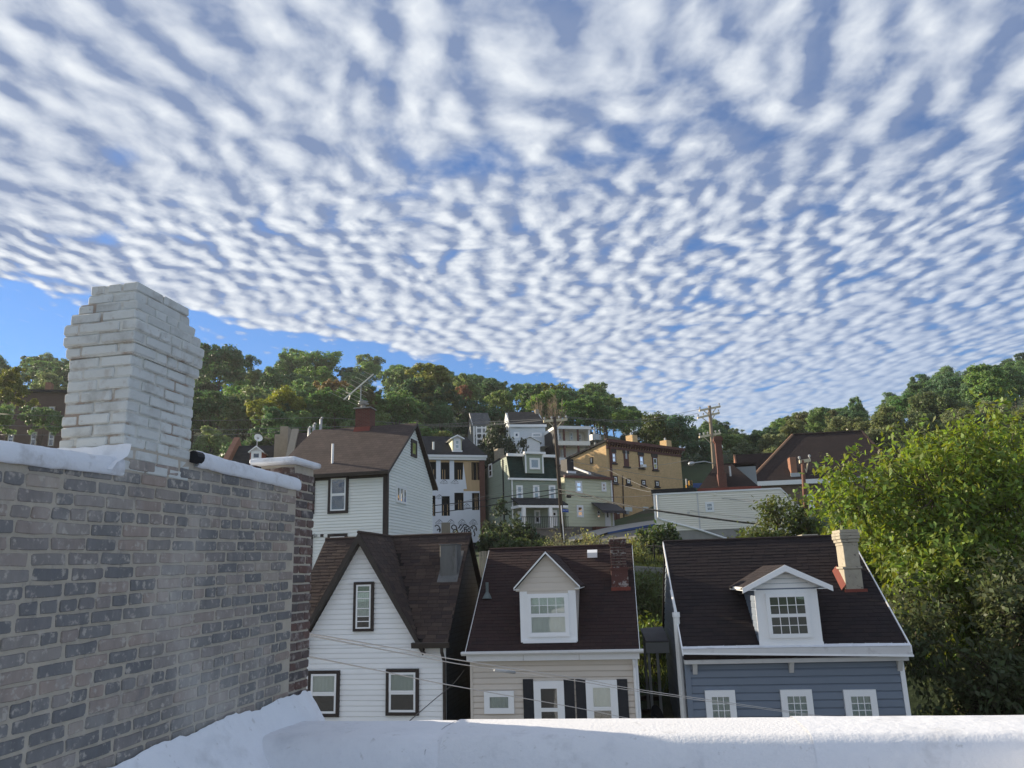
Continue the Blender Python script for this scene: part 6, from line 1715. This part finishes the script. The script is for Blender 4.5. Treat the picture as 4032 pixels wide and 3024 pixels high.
bs = thing('blue_sign_board', 'blue sign board on two posts behind the traffic signal', 'sign', (q0.x, q0.y, q0.z - 2.5))
bx('board', M_bluepaint, bs, 0, q1.x - q0.x, -.05, .05, 2.5, 2.5 + q1.z - q0.z, .02)
for xx in (.1, q1.x - q0.x - .2): bx('post', M_steel, bs, xx, xx + .1, .06, .14, -1, 2.6)
# transformer behind the ochre building
t0 = at(2341, 1700, 96)
tr = thing('transformer_pole', 'grey transformer can on a short pole between the porch house and ochre building', 'transformer', (t0.x, t0.y, t0.z - 6))
zz = lambda b: at(2341, 1550 + b / 2.458, 96).z - t0.z + 6
MB().tube([(0, 0, 0), (0, 0, zz(330))], .14, 8).build('pole', M_steel, tr)
MB().tube([(0, -.35, zz(460)), (0, -.35, zz(405)), (0, -.35, zz(400))], [.75, .75, .4], 10).build('can', M_steel, tr)
MB().tube([(-.6, 0, zz(345)), (.6, 0, zz(340))], .07, 6).build('crossarm', M_steel, tr)
# ------------------------------------------------------------------ road up the hill, fence, steps and bits between the houses
def ghit(px, py):
    d = ray(px, py)
    t = 15.0
    while t < 400:
        p = CAM + d * t
        if p.z < ground(p.x, p.y): return p
        t += .15
    return CAM + d * 60
def strip(name, m, A_, B_, lift, label, kind='structure'):
    P0 = [ghit(*p) for p in A_]; P1 = [ghit(*p) for p in B_]
    V = []; Fs = []
    n = len(P0)
    for i in range(n - 1):
        for k in range(7):
            a, c = P0[i].lerp(P0[i + 1], k / 6), P1[i].lerp(P1[i + 1], k / 6)
            for j in range(7):
                p = a.lerp(c, j / 6)
                V.append((p.x, p.y, ground(p.x, p.y) + lift))
    R_ = (n - 1) * 7
    Fs = [(i * 7 + j, i * 7 + j + 1, (i + 1) * 7 + j + 1, (i + 1) * 7 + j) for i in range(R_ - 1) for j in range(6)]
    return tag(MB().add(V, Fs).build(name, m, None, True), label, None, None, kind)
strip('road', M_asph, [(2330, 2135), (2395, 2112), (2530, 2086), (2640, 2070)], [(2330, 2175), (2400, 2160), (2530, 2125), (2640, 2105)], .10, 'asphalt road climbing to the right past the ochre building')
strip('sidewalk', M_conc, [(2240, 2128), (2330, 2100), (2420, 2080), (2530, 2064), (2640, 2050)], [(2240, 2145), (2330, 2128), (2395, 2106), (2530, 2081), (2640, 2064)], .24, 'concrete sidewalk in front of the ochre building')
kA = [ghit(*p) for p in ((2395, 2108), (2460, 2094), (2530, 2082), (2600, 2070))]
MBk = MB()
V = []
for p in kA:
    z = ground(p.x, p.y)
    V += [(p.x, p.y, z + .06), (p.x, p.y, z + .25), (p.x - .05, p.y + .18, z + .26), (p.x - .05, p.y + .18, z + .05)]
tag(MBk.add(V, [(i * 4 + j, i * 4 + (j + 1) % 4, (i + 1) * 4 + (j + 1) % 4, (i + 1) * 4 + j) for i in range(3) for j in range(4)]).build('kerb', M_bluepaint), 'blue painted kerb along the sidewalk', None, None, 'structure')
# iron fence on the bank behind the tan and blue houses
f0, f1 = ghit(2500, 2225), ghit(2680, 2240)
fe = thing('iron_fence', 'black iron fence on the bank seen between the tan and blue houses', 'fence', tuple(f0))
dv_ = f1 - f0
for k in range(27):
    p = dv_ * (k / 26)
    big = k % 6 == 0
    w_ = .035 if big else .012
    b0_ = -.5
    bx('post' if big else 'bar', M_black, fe, p.x - w_, p.x + w_, p.y - w_, p.y + w_, p.z + b0_, p.z + (1.25 if big else 1.1))
for zz_ in (.15, 1.1): MB().tube([(0, 0, zz_), dv_ + Vector((0, 0, zz_))], .022, 6).build('rail', M_black, fe)
w0, w1 = ghit(2490, 2262), ghit(2690, 2275)
rw = thing('retaining_wall', 'low concrete retaining wall under the iron fence', 'wall', tuple(w0))
dd = w1 - w0
MB().prism([(0, 0, -1.0), dd + Vector((0, 0, -1.0)), dd + Vector((0, 0, .35)), (0, 0, .35)], (0, .3, 0)).build('wall', M_conc, rw)
MB().prism([(0, -.04, .352), dd + Vector((0, -.04, .352)), dd + Vector((0, .34, .352)), (0, .34, .352)], (0, 0, .08)).build('coping', M_conc, rw)
# timber steps up the gap
steps = thing('timber_steps', 'rough timber and earth steps climbing between the tan and blue houses', 'steps', tuple(ghit(2550, 2815)))
M_timb = mat('dark_sleeper', (.045, .034, .026), .9, .3, 6)
M_earth = mat('bare_earth', (.085, .065, .048), .95, .4, 4, bump=.03, bscale=9)
g0 = Vector(steps.location)
for k, py in enumerate((2815, 2760, 2705, 2668, 2638, 2600, 2565, 2545)):
    p = ghit(2552, py) - g0
    MB().cbox(p.x - .45, p.x + .42, p.y - .10, p.y + .10, p.z - .12, p.z + .16, .02, .012).build('timber', M_timb, steps)
    MB().cbox(p.x - .43, p.x + .40, p.y + .102, p.y + .8, p.z - .1, p.z + .15, .02, .02).build('earth_tread', M_earth, steps)
# back porch at the side of the blue house
q = Cc.hit(2590, 2700, (0, 3.9, 0), (0, 1, 0)) if False else None
bp_ = thing('side_porch', 'grey timber porch with shed roof against the left side of the blue house', 'porch', tuple(Cc.w(0, 4.0, 2.5)), -6)
zq = lambda a, b: at(2400 + a / 2.074, 2100 + b / 2.074, 24.6)
zr0, zr1 = zq(360, 805).z - 2.5, zq(400, 890).z - 2.5
MB().prism([(-.12, 1.5, zr0), (-.85, 1.5, zr0 - .05), (-.78, -.2, zr1), (-.10, -.2, zr1)], (0, 0, .05)).build('roof', mat('grey_tar_roof', (.12, .12, .13), .8, .3, 3), bp_)
bx('fascia', M_grey, bp_, -.80, -.10, -.26, -.20, zr1 - .30, zr1 - .003)
for xx in (-.76, -.50): bx('post', M_grey, bp_, xx, xx + .08, -.2, -.1, -2.5, zr1 - .31)
bx('post', M_grey, bp_, -.80, -.72, 1.2, 1.3, -1.5, zr0 - .06)
bx('deck', M_wood, bp_, -.78, -.10, -.2, 1.5, -1.2, -1.1)
bx('rail', M_grey, bp_, -.78, -.73, -.1, 1.3, -.3, -.22)
# satellite dish behind the tan house
sd_ = B.w(wB + .25, 1.0, zcB - 1.6)
ds2 = thing('satellite_dish', 'black satellite dish on the right side wall of the tan house', 'satellite dish', tuple(sd_))
dish(ds2, (.1, 0, 0), (.75, -.6, .25), .32, M_black)
MB().tube([(-.25, 0, -.1), (.1, 0, 0)], .025, 6).build('bracket', M_steel, ds2)
# white litter of little stones on the roofs stays out; a grey paling fence left of the tan roof
pf = at(1600 + 730 / 2.553, 1550 + 1650 / 2.553, 33)
pfe = thing('paling_fence', 'weathered grey paling fence between the white gable and tan roofs', 'fence', (pf.x, pf.y, pf.z - .8))
zt_ = at(1900, 1550 + 1585 / 2.553, 33).z - pf.z + .8
for k in range(12):
    xx = k * .11
    MB().cbox(xx, xx + .095, 0, .02, 0, zt_ + rg5.uniform(-.02, .02), .006).build('pale', M_wood, pfe)
bx('rail', M_wood, pfe, 0, 1.3, .021, .06, zt_ - .35, zt_ - .27)
bx('rail', M_wood, pfe, 0, 1.3, .021, .06, .2, .28)
# ------------------------------------------------------------------ trees
def leaf_mesh(name, C_, A_, N_, L, Wd, m):
    """diamond leaves from numpy arrays: centres, long axes, normals, lengths, widths"""
    A_ = A_ / np.linalg.norm(A_, axis=1, keepdims=True)
    Bv = np.cross(N_, A_)
    Bv /= np.maximum(np.linalg.norm(Bv, axis=1, keepdims=True), 1e-6)
    n = len(C_)
    V = np.empty((n, 4, 3))
    L = L[:, None]; Wd = Wd[:, None]
    V[:, 0] = C_ - A_ * L / 2
    V[:, 1] = C_ + Bv * Wd / 2 - A_ * L * .08
    V[:, 2] = C_ + A_ * L / 2
    V[:, 3] = C_ - Bv * Wd / 2 - A_ * L * .08
    me = bpy.data.meshes.new(name)
    me.vertices.add(4 * n)
    me.vertices.foreach_set('co', V.reshape(-1).astype(np.float32))
    me.loops.add(4 * n)
    me.loops.foreach_set('vertex_index', np.arange(4 * n, dtype=np.int32))
    me.polygons.add(n)
    me.polygons.foreach_set('loop_start', np.arange(0, 4 * n, 4, dtype=np.int32))
    me.polygons.foreach_set('loop_total', np.full(n, 4, dtype=np.int32))
    me.materials.append(m)
    me.update()
    return me
def unit(r, n):
    v = r.normal(size=(n, 3))
    return v / np.linalg.norm(v, axis=1, keepdims=True)
def crown_mesh(seed, nl=9000, rx=4.6, rz=5.2, clumps=80, cr=(.6, 1.35), leaf=(.38, .25), tall=False, drape=0.0, gap=.2):
    """uneven crown: leaf clumps spread through the volume, denser near its surface"""
    r = np.random.default_rng(seed)
    d = unit(r, clumps)
    d[:, 2] = np.where(d[:, 2] < -.45, -d[:, 2], d[:, 2])
    rad = r.uniform(.30, .92, clumps) ** .6
    lump = 1 + .18 * np.sin(d[:, 0] * 4 + seed) + .15 * np.sin(d[:, 1] * 5 + 2 * seed)
    cc = d * (rad * lump)[:, None] * np.array([rx, rx, rz])
    cc[:, 2] += rz * .1
    cc[:, 2] = np.minimum(cc[:, 2], np.sort(cc[:, 2])[-5])          # no lone clump above the rest
    rr_ = r.uniform(cr[0], cr[1], clumps) * (1.15 - .35 * rad)
    k = r.integers(0, clumps, nl)
    u = unit(r, nl)
    u[:, 2] = np.where((u[:, 2] < -.3) & (r.random(nl) < .6), -u[:, 2], u[:, 2])
    dist = r.uniform(.25, 1.0, nl) ** .6 * np.where(r.random(nl) < .12, 1.25, 1.0)
    Cp = cc[k] + u * (rr_[k] * dist)[:, None] * np.array([1, 1, .8])
    if drape: Cp[:, 2] -= drape * r.random(nl) ** 2 * (r.random(nl) < .5)
    N_ = u * .9 + unit(r, nl) * .8 + np.array([0, 0, .5])
    A_ = np.cross(N_, unit(r, nl)) + np.array([0, 0, -.35])
    s = r.uniform(.7, 1.3, nl)
    return leaf_mesh('crown', Cp, A_, N_, leaf[0] * s, leaf[1] * s, M_leaf)
CROWNS = [crown_mesh(1), crown_mesh(2, rx=5.2, rz=4.6, clumps=80), crown_mesh(3, rx=4.0, rz=6.0, clumps=64), crown_mesh(4, rx=4.8, rz=5.0, clumps=56, cr=(.7, 1.5)),
          crown_mesh(5, rx=4.3, rz=5.6, clumps=64, leaf=(.40, .26), nl=8000), crown_mesh(6, rx=5.4, rz=4.4, clumps=90, cr=(.5, 1.1)), crown_mesh(7, rx=4.4, rz=5.4, clumps=60, drape=2.2), crown_mesh(8, rx=2.6, rz=4.4, clumps=60, cr=(.7, 1.2), nl=4800)]
def trunk_mesh(seed, h=9.0, r0=.22):
    rr_ = random.Random(seed)
    b = MB()
    p = Vector((0, 0, -.6)); pts = [p]
    for k in range(4):
        p = p + Vector((rr_.uniform(-.35, .35), rr_.uniform(-.35, .35), h / 4))
        pts.append(p)
    b.tube(pts, [r0 * 1.3, r0, r0 * .8, r0 * .55, r0 * .25], 7)
    for k in range(6):
        s = pts[1].lerp(pts[3], rr_.random())
        an = rr_.uniform(0, 6.28)
        e = s + Vector((math.cos(an) * 2.4, math.sin(an) * 2.4, rr_.uniform(1.2, 2.6)))
        b.tube([s, s.lerp(e, .5) + Vector((0, 0, .25)), e], [r0 * .45, r0 * .3, r0 * .08], 5)
    return b.mesh('trunk', M_bark, True)
TRUNKS = [trunk_mesh(i) for i in range(4)]
GREENS = [(0.097, 0.183, 0.060), (0.077, 0.155, 0.056), (0.118, 0.212, 0.067), (0.063, 0.133, 0.056), (0.134, 0.225, 0.070), (0.091, 0.168, 0.070), (0.149, 0.214, 0.074), (0.068, 0.130, 0.053)]
rt = random.Random(77)
def tree(loc, top, label, group=None, crown=None, colr=None, width=1.0, name='tree', squash=None):
    """a tree rooted at loc whose crown reaches the height top"""
    H = max(4.0, top - loc[2])
    ci = rt.randrange(7) if crown is None else crown
    me = CROWNS[ci]
    o = thing(name, label, 'tree', loc, rt.uniform(0, 360), group)
    k = min(1.35, max(.55, H / 15)) * width
    kz = squash or min(1.35, max(.5, H / 15.5))
    c = link('crown', me, o)
    zext = 6.6
    c.scale = (k, k * rt.uniform(.9, 1.1), kz)
    c.location = (0, 0, H - zext * kz)
    g_ = colr or rt.choice(GREENS)
    j = rt.uniform(.85, 1.2)
    c.color = (g_[0] * j, g_[1] * j, g_[2] * j, 1)
    t = link('trunk', TRUNKS[rt.randrange(4)], o)
    ts_ = max(.3, (H - zext * kz * .8) / 9)
    t.scale = (k, k, ts_)
    return o
def wood(a, y):
    where = ('left of the foreground chimney' if a < -.5 else 'behind the old brick house' if a < -.3 else 'behind the television antenna' if a < -.13 else
             'above the half finished building' if a < .02 else 'above the ochre building' if a < .22 else 'near the second utility pole' if a < .40 else
             'above the brown hip roof' if a < .5 else 'above the big broadleaf tree')
    row = 'on the crest' if y > 183 else 'half way up the slope' if y > 125 else 'at the foot of the slope'
    return 'green tree %s %s' % (row, where), 'wood %s %s' % (row, where)
def sky_top(x, y, margin=0.0):
    return 8 + y * (interp(SIL, x / y) - margin)
def top_at(px, py, Y): return at(px, py, Y).z
cnt = 0
HOUSE_BLOCK = [(-.095, .0, 121), (-.01, .10, 113), (.055, .13, 110)]       # azimuth ranges kept free in front of the uphill houses
for y0, n_, mg in ((216, 34, .02), (203, 40, 0.0), (190, 38, .012), (174, 36, .035), (158, 34, .06), (143, 32, .085), (130, 30, .11), (119, 28, .135), (111, 26, .15)):
    for i in range(n_):
        a = -.80 + 1.60 * (i + rt.uniform(.1, .9)) / n_
        y = y0 + rt.uniform(-5, 5)
        x = a * y
        gz = ground(x, y)
        if any(lo - .02 < a < hi + .02 and y < ym for lo, hi, ym in HOUSE_BLOCK): continue
        if y < 116 and .12 < a < .26: continue
        top = sky_top(x, y) - rt.uniform(0, .02) * y if mg == 0 else min(gz + rt.uniform(10, 15), sky_top(x, y, .012))
        H = top - gz
        if H < 6: gz = top - 7
        if H > 22: gz = top - 19
        tree((x, y, gz), top, *wood(a, y), crown=rt.choice((0, 1, 2, 3, 4, 5, 6)))
        cnt += 1
# lower rows on the left, behind the old brick houses
for y0, a0, a1, n_ in ((100, -.80, -.10, 15), (90, -.82, -.14, 14), (80, -.85, -.2, 10)):
    for i in range(n_):
        a = a0 + (a1 - a0) * (i + rt.uniform(.15, .85)) / n_
        y = y0 + rt.uniform(-3, 3)
        if y0 < 95 and a < -.53 and y < 97: continue
        x = a * y
        gz = ground(x, y)
        tree((x, y, gz), gz + rt.uniform(8, 13), *wood(a, y))
# behind the brown roof and over the right-hand hill
for y0, a0, a1, n_, hh in ((104, .27, .82, 13, (9, 13)), (94, .44, .85, 10, (9, 14)), (86, .30, .60, 7, (6, 9))):
    for i in range(n_):
        a = a0 + (a1 - a0) * (i + rt.uniform(.2, .8)) / n_
        y = y0 + rt.uniform(-3, 3)
        x = a * y
        gz = ground(x, y)
        tree((x, y, gz), min(gz + rt.uniform(*hh), sky_top(x, y, .02)), *wood(a, y), colr=rt.choice(((.150, .185, .080), (.125, .165, .074), (.165, .195, .088))))  # paler, greyer leaf greens carry the haze over this lit hill
# trees that stand out
YG, YG2, OR, DK = (.200, .235, .045), (.165, .195, .048), (.215, .165, .050), (.034, .052, .026)
def special(px, pytop, Y, label, crown, colr, width=1.0, H=None, name='tree', squash=None):
    p = at(px, pytop, Y)
    gz = ground(p.x, p.y)
    if H: gz = p.z - H
    return tree((p.x, p.y, gz), p.z, label, None, crown, colr, width, name, squash)
special(60, 1440, 86, 'hazy pale tree in front of the dim brick house, left of the foreground chimney', 0, YG2, .8, 9)
special(180, 1560, 80, 'low hazy tree close to the left edge of the foreground chimney', 5, GREENS[2], .8, 8)
special(-20, 1560, 80, 'hazy tree at the left edge of the picture above the white coping', 1, GREENS[4], .9, 8)
special(1090, 1590, 96, 'dark rounded tree behind the white dormer and satellite dish', 3, GREENS[3], .9, 9)
special(1130, 1500, 108, 'bright yellow green sunlit tree left of the television antenna', 1, YG, 1.0, 11)
special(1030, 1530, 104, 'yellow green tree just right of the foreground chimney, lower than its neighbours', 5, YG, .8, 10)
special(1320, 1465, 116, 'golden tinged tree behind the television antenna', 1, OR, .95, 11)
special(1420, 1490, 114, 'olive tree right of the antenna mast with a rusty top', 5, (.12, .11, .03), .7, 10)
special(1690, 1425, 128, 'large round sunlit tree above the roof of the half finished building', 0, YG2, 1.25, 15)
special(1240, 1360, 185, 'broad tree on the crest forming the highest rounded top left of centre', 1, GREENS[2], 1.25, 17)
special(870, 1335, 150, 'tall dark tree rising right behind the foreground chimney', 2, GREENS[3], 1.2, 20)
special(945, 1365, 160, 'lower tree close beside the tall dark tree at the chimney', 4, GREENS[5], .9, 15)
special(1972, 1600, 94, 'tall dark ivy covered tree between the grey deck house and pale house', 6, DK, .78, 17, squash=1.35)
special(1890, 1560, 126, 'dark tree behind the grey deck house', 2, GREENS[3], 1.0, 16)
special(2190, 1490, 150, 'tall yellow green tree on the crest above the first utility pole', 2, YG2, 1.0, 18)
special(2330, 1500, 150, 'dense crest tree right of the tall yellow green one', 0, GREENS[4], 1.0, 17)
special(2550, 1585, 106, 'ivy draped tree above the ochre brick building', 6, (.062, .088, .028), .85, 17)
special(2640, 1610, 112, 'dark domed tree right of the ivy draped one', 3, GREENS[3], 1.0, 16)
special(2465, 1690, 104, 'low rounded mass of vines behind the ochre building chimney', 6, DK, .8, 8)
special(3365, 1553, 150, 'slender open tree standing alone on the right crest', 2, GREENS[5], .55, 14)
special(3200, 1590, 120, 'grey green spreading tree above the brown hip roof', 5, (.085, .095, .040), 1.0, 11)
special(2100, 1600, 112, 'vine covered tree behind the pale grey house', 6, GREENS[1], .7, 11)
special(1720, 1670, 98, 'low yellow green tree behind the dormer of the half finished building', 1, YG2, .75, 7)
# bare dead trees
M_dead = mat('dead_twigs', (.26, .20, .13), .9, .2, 3)
def bare_tree(px, pytop, Y, H, label, seed, spread=2.2):
    p = at(px, pytop, Y)
    o = thing('dead_tree', label, 'tree', (p.x, p.y, p.z - H))
    r_ = random.Random(seed)
    MB().tube([(0, 0, -.5), (.1, 0, H * .35), (0, .1, H * .6)], [.2, .15, .1], 6).build('trunk', M_bark, o)
    b = MB()
    for k in range(26):
        an = r_.uniform(0, 6.28); s = Vector((0, 0, H * r_.uniform(.25, .6)))
        e = Vector((math.cos(an) * spread * r_.uniform(.3, 1), math.sin(an) * spread * r_.uniform(.3, 1), H * r_.uniform(.7, 1.0)))
        m_ = s.lerp(e, .5) + Vector((math.cos(an) * .3, math.sin(an) * .3, -.2))
        b.tube([s, m_, e], [.07, .045, .015], 4)
        for q in range(5):
            s2 = m_.lerp(e, r_.random())
            b.tube([s2, s2 + Vector((r_.uniform(-.7, .7), r_.uniform(-.7, .7), r_.uniform(.2, 1.0)))], [.03, .01], 4)
    b.build('branches', M_dead, o)
bare_tree(2135, 1565, 110, 8.0, 'bare tan tree behind the roof chimney of the pale grey house', 1, 2.6)
bare_tree(2195, 1560, 110, 8.5, 'second bare tan tree above the crossarm of the first pole', 2, 1.8)
o = special(1825, 1495, 140, 'tree with rusty brown dead top above the grey deck house', 5, (.22, .13, .07), .6, 9)
# ---- sprig foliage: shoots carrying pointed hanging leaves, for the near tree and the weeds
def sprig_mesh(seed, base, tips, per, leaf, droop=.5, spread=.16):
    """base/tips: (n,3) start and end of each shoot; per leaves along each"""
    r = np.random.default_rng(seed)
    n = len(tips)
    t = np.tile(np.linspace(.05, 1, per), n)
    s = np.repeat(np.arange(n), per)
    ax = tips - base
    Cp = base[s] + ax[s] * t[:, None] + r.normal(size=(n * per, 3)) * spread * (1.15 - .6 * t)[:, None]
    out = ax[s] / np.linalg.norm(ax[s], axis=1, keepdims=True)
    A_ = unit(r, n * per) * .9 + out * .5 + np.array([0, 0, -droop * 1.6])
    N_ = unit(r, n * per) * .7 + out * .5 + np.array([0, 0, .5])
    k = r.uniform(.65, 1.25, n * per)
    return leaf_mesh('crown', Cp, A_, N_, leaf[0] * k, leaf[1] * k, M_leaf)
def big_tree(name, label, centre, radii, seed, nsprig, per, leaf, colr, shoot=(.7, 1.5), lobes=16, inner=0, root=None, spread=.16, up=.55):
    r = np.random.default_rng(seed)
    d = unit(r, lobes)
    lc = d * np.array(radii) * r.uniform(.5, .92, (lobes, 1))
    lr = r.uniform(.20, .36, lobes)[:, None] * np.array(radii)
    k = r.integers(0, lobes, nsprig)
    u = unit(r, nsprig)
    base = lc[k] + u * lr[k] * r.uniform(.55, 1.0, (nsprig, 1))
    dirn_ = u * .8 + np.array([0, 0, up]) + r.normal(size=(nsprig, 3)) * .35
    dirn_ /= np.linalg.norm(dirn_, axis=1, keepdims=True)
    tips = base + dirn_ * r.uniform(shoot[0], shoot[1], (nsprig, 1))
    o = thing(name, label, 'tree', tuple(root or (centre[0], centre[1], centre[2] - radii[2])))
    off = Vector(centre) - Vector(o.location)
    c = link('crown', sprig_mesh(seed, base, tips, per, leaf, spread=spread), o)
    c.location = off
    c.color = (*colr, 1)
    b = MB()
    rr_ = random.Random(seed)
    H = off.z
    r0 = .035 * H
    b.tube([(0, 0, -1.2), (.1, 0, H * .4), (0, .1, H * .8), (.2, 0, H * 1.15)], [r0 * 1.3, r0, r0 * .75, r0 * .3], 9)
    for i in range(lobes):
        e = Vector(lc[i]) + off
        s = Vector((.05, .05, H * rr_.uniform(.35, .95)))
        b.tube([s, s.lerp(e, .5) + Vector((0, 0, .3)), e], [r0 * .5, r0 * .32, r0 * .1], 6)
    for i in range(0, nsprig, 3):
        b.tube([Vector(lc[k[i]]) * .6 + Vector(base[i]) * .4 + off, Vector(base[i]) + off, Vector(tips[i]) + off], [.03, .018, .005], 3, cap=False)
    b.build('trunk', M_bark, o, True)
    return o
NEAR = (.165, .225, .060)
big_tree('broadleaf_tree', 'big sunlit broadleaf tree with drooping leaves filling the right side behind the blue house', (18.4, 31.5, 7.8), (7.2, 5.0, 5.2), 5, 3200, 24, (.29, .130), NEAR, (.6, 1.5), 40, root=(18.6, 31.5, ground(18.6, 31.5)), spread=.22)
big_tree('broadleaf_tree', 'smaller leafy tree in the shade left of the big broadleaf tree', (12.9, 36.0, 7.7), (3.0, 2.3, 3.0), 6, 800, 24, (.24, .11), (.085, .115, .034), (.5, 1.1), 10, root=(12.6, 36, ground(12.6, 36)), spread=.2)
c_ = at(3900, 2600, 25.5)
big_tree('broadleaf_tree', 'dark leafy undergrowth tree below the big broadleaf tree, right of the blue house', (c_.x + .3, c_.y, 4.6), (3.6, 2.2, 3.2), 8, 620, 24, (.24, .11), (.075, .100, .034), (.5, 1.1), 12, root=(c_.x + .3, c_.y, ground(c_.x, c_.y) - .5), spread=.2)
# shrubs and weeds in the middle distance
def shrub(px, pytop, Y, H, wd, label, seed, colr, leaf=(.26, .12), ns=120, per=18, shoot=(.4, .9), up=.7):
    p = at(px, pytop, Y)
    return big_tree('shrub', label, (p.x, p.y, p.z - H * .5), (wd / 2, wd / 2 * .8, H * .42), seed, ns, per, leaf, colr, shoot, 8, root=(p.x, p.y, p.z - H), spread=.14, up=up)
shrub(2555, 2235, 33, 4.2, 2.6, 'willowy green shrub in the gap between the tan and blue houses', 31, (0.098, 0.126, 0.042), (.20, .06), 260, 20, (.5, 1.2))
shrub(2545, 2440, 29, 2.0, 1.9, 'low green shrub at the top of the timber steps', 32, (0.105, 0.147, 0.039), (.20, .08), 140, 18)
shrub(2555, 2055, 48, 4.0, 3.8, 'dark shrub in front of the beige building corner', 33, (0.056, 0.087, 0.031), (.30, .15), 200, 20)
shrub(2470, 2125, 42, 2.4, 2.0, 'sunlit yellow green sapling right of the tan house chimney', 34, (0.210, 0.231, 0.063), (.20, .09), 90, 16)
shrub(2355, 2080, 44, 2.6, 2.4, 'sunlit yellow green weeds left of the tan house chimney', 35, (0.210, 0.224, 0.077), (.18, .08), 90, 14)
shrub(2200, 2105, 46, 2.0, 2.2, 'thin pale weeds at the foot of the first utility pole', 36, (0.182, 0.189, 0.084), (.16, .07), 60, 12)
shrub(2270, 2145, 42, 1.4, 3.2, 'dry grassy weeds along the ridge of the tan roof', 37, (0.168, 0.161, 0.084), (.20, .05), 90, 12)
shrub(2000, 2030, 62, 5.0, 4.6, 'dark bush beside the porch of the green mansard house', 38, (0.048, 0.076, 0.028), (.34, .17), 240, 20)
shrub(1955, 2070, 60, 4.0, 3.0, 'dark vines at the foot of the red brick pier', 39, (0.050, 0.077, 0.028), (.34, .17), 160, 18)
shrub(1960, 1955, 66, 7.0, 2.2, 'tall dark shrub against the side wall of the green house', 40, (0.042, 0.067, 0.031), (.34, .15), 140, 18)
shrub(2080, 2120, 58, 2.4, 4.2, 'bank of dark brambles below the green house porch', 41, (0.056, 0.081, 0.031), (.3, .14), 160, 16)
shrub(1790, 2085, 62, 3.0, 1.6, 'small olive bush below the boarded opening of the half finished building', 42, (0.119, 0.133, 0.049), (.26, .13), 90, 16)
# long grass on the bank between the houses: one mass nobody could count
r_ = np.random.default_rng(9)
n = 26000
gx = r_.uniform(-1, 9.5, n); gy = r_.uniform(26.8, 52, n)
gz = np.array([ground(a, c) for a, c in zip(gx, gy)])
h = r_.uniform(.15, .45, n)
ang = r_.uniform(0, 2 * np.pi, n)
A_ = np.stack([np.cos(ang) * .5, np.sin(ang) * .5, np.ones(n)], 1)
N_ = np.stack([-np.sin(ang), np.cos(ang), np.zeros(n)], 1)
me = leaf_mesh('grass', np.stack([gx, gy, gz + h * .4], 1), A_, N_, h * 1.3, np.full(n, .05), M_leaf)
go_ = tag(link('bank_grass', me), 'long green grass on the bank between the houses', None, None, 'stuff')
go_.color = (.085, .110, .032, 1)
# ------------------------------------------------------------------ the air: a thin haze added round the whole place to lift far shadows
hz = MB().box(-760, 760, -260, 1260, -1.8, 100).build('haze', None)
hm = bpy.data.materials.new('haze')
hm.use_nodes = True
ht = NT(hm.node_tree)
hm.node_tree.nodes.clear()
hv_n = ht.n('ShaderNodeVolumePrincipled', i={'Color': (.93, .96, 1, 1), 'Density': .0002, 'Anisotropy': .3})
ho_ = ht.n('ShaderNodeOutputMaterial')
ht.link(hv_n.outputs[0], ho_.inputs['Volume'])
hz.data.materials.append(hm)
tag(hz, 'thin pale haze added to lift far shadows', None, None, 'stuff')
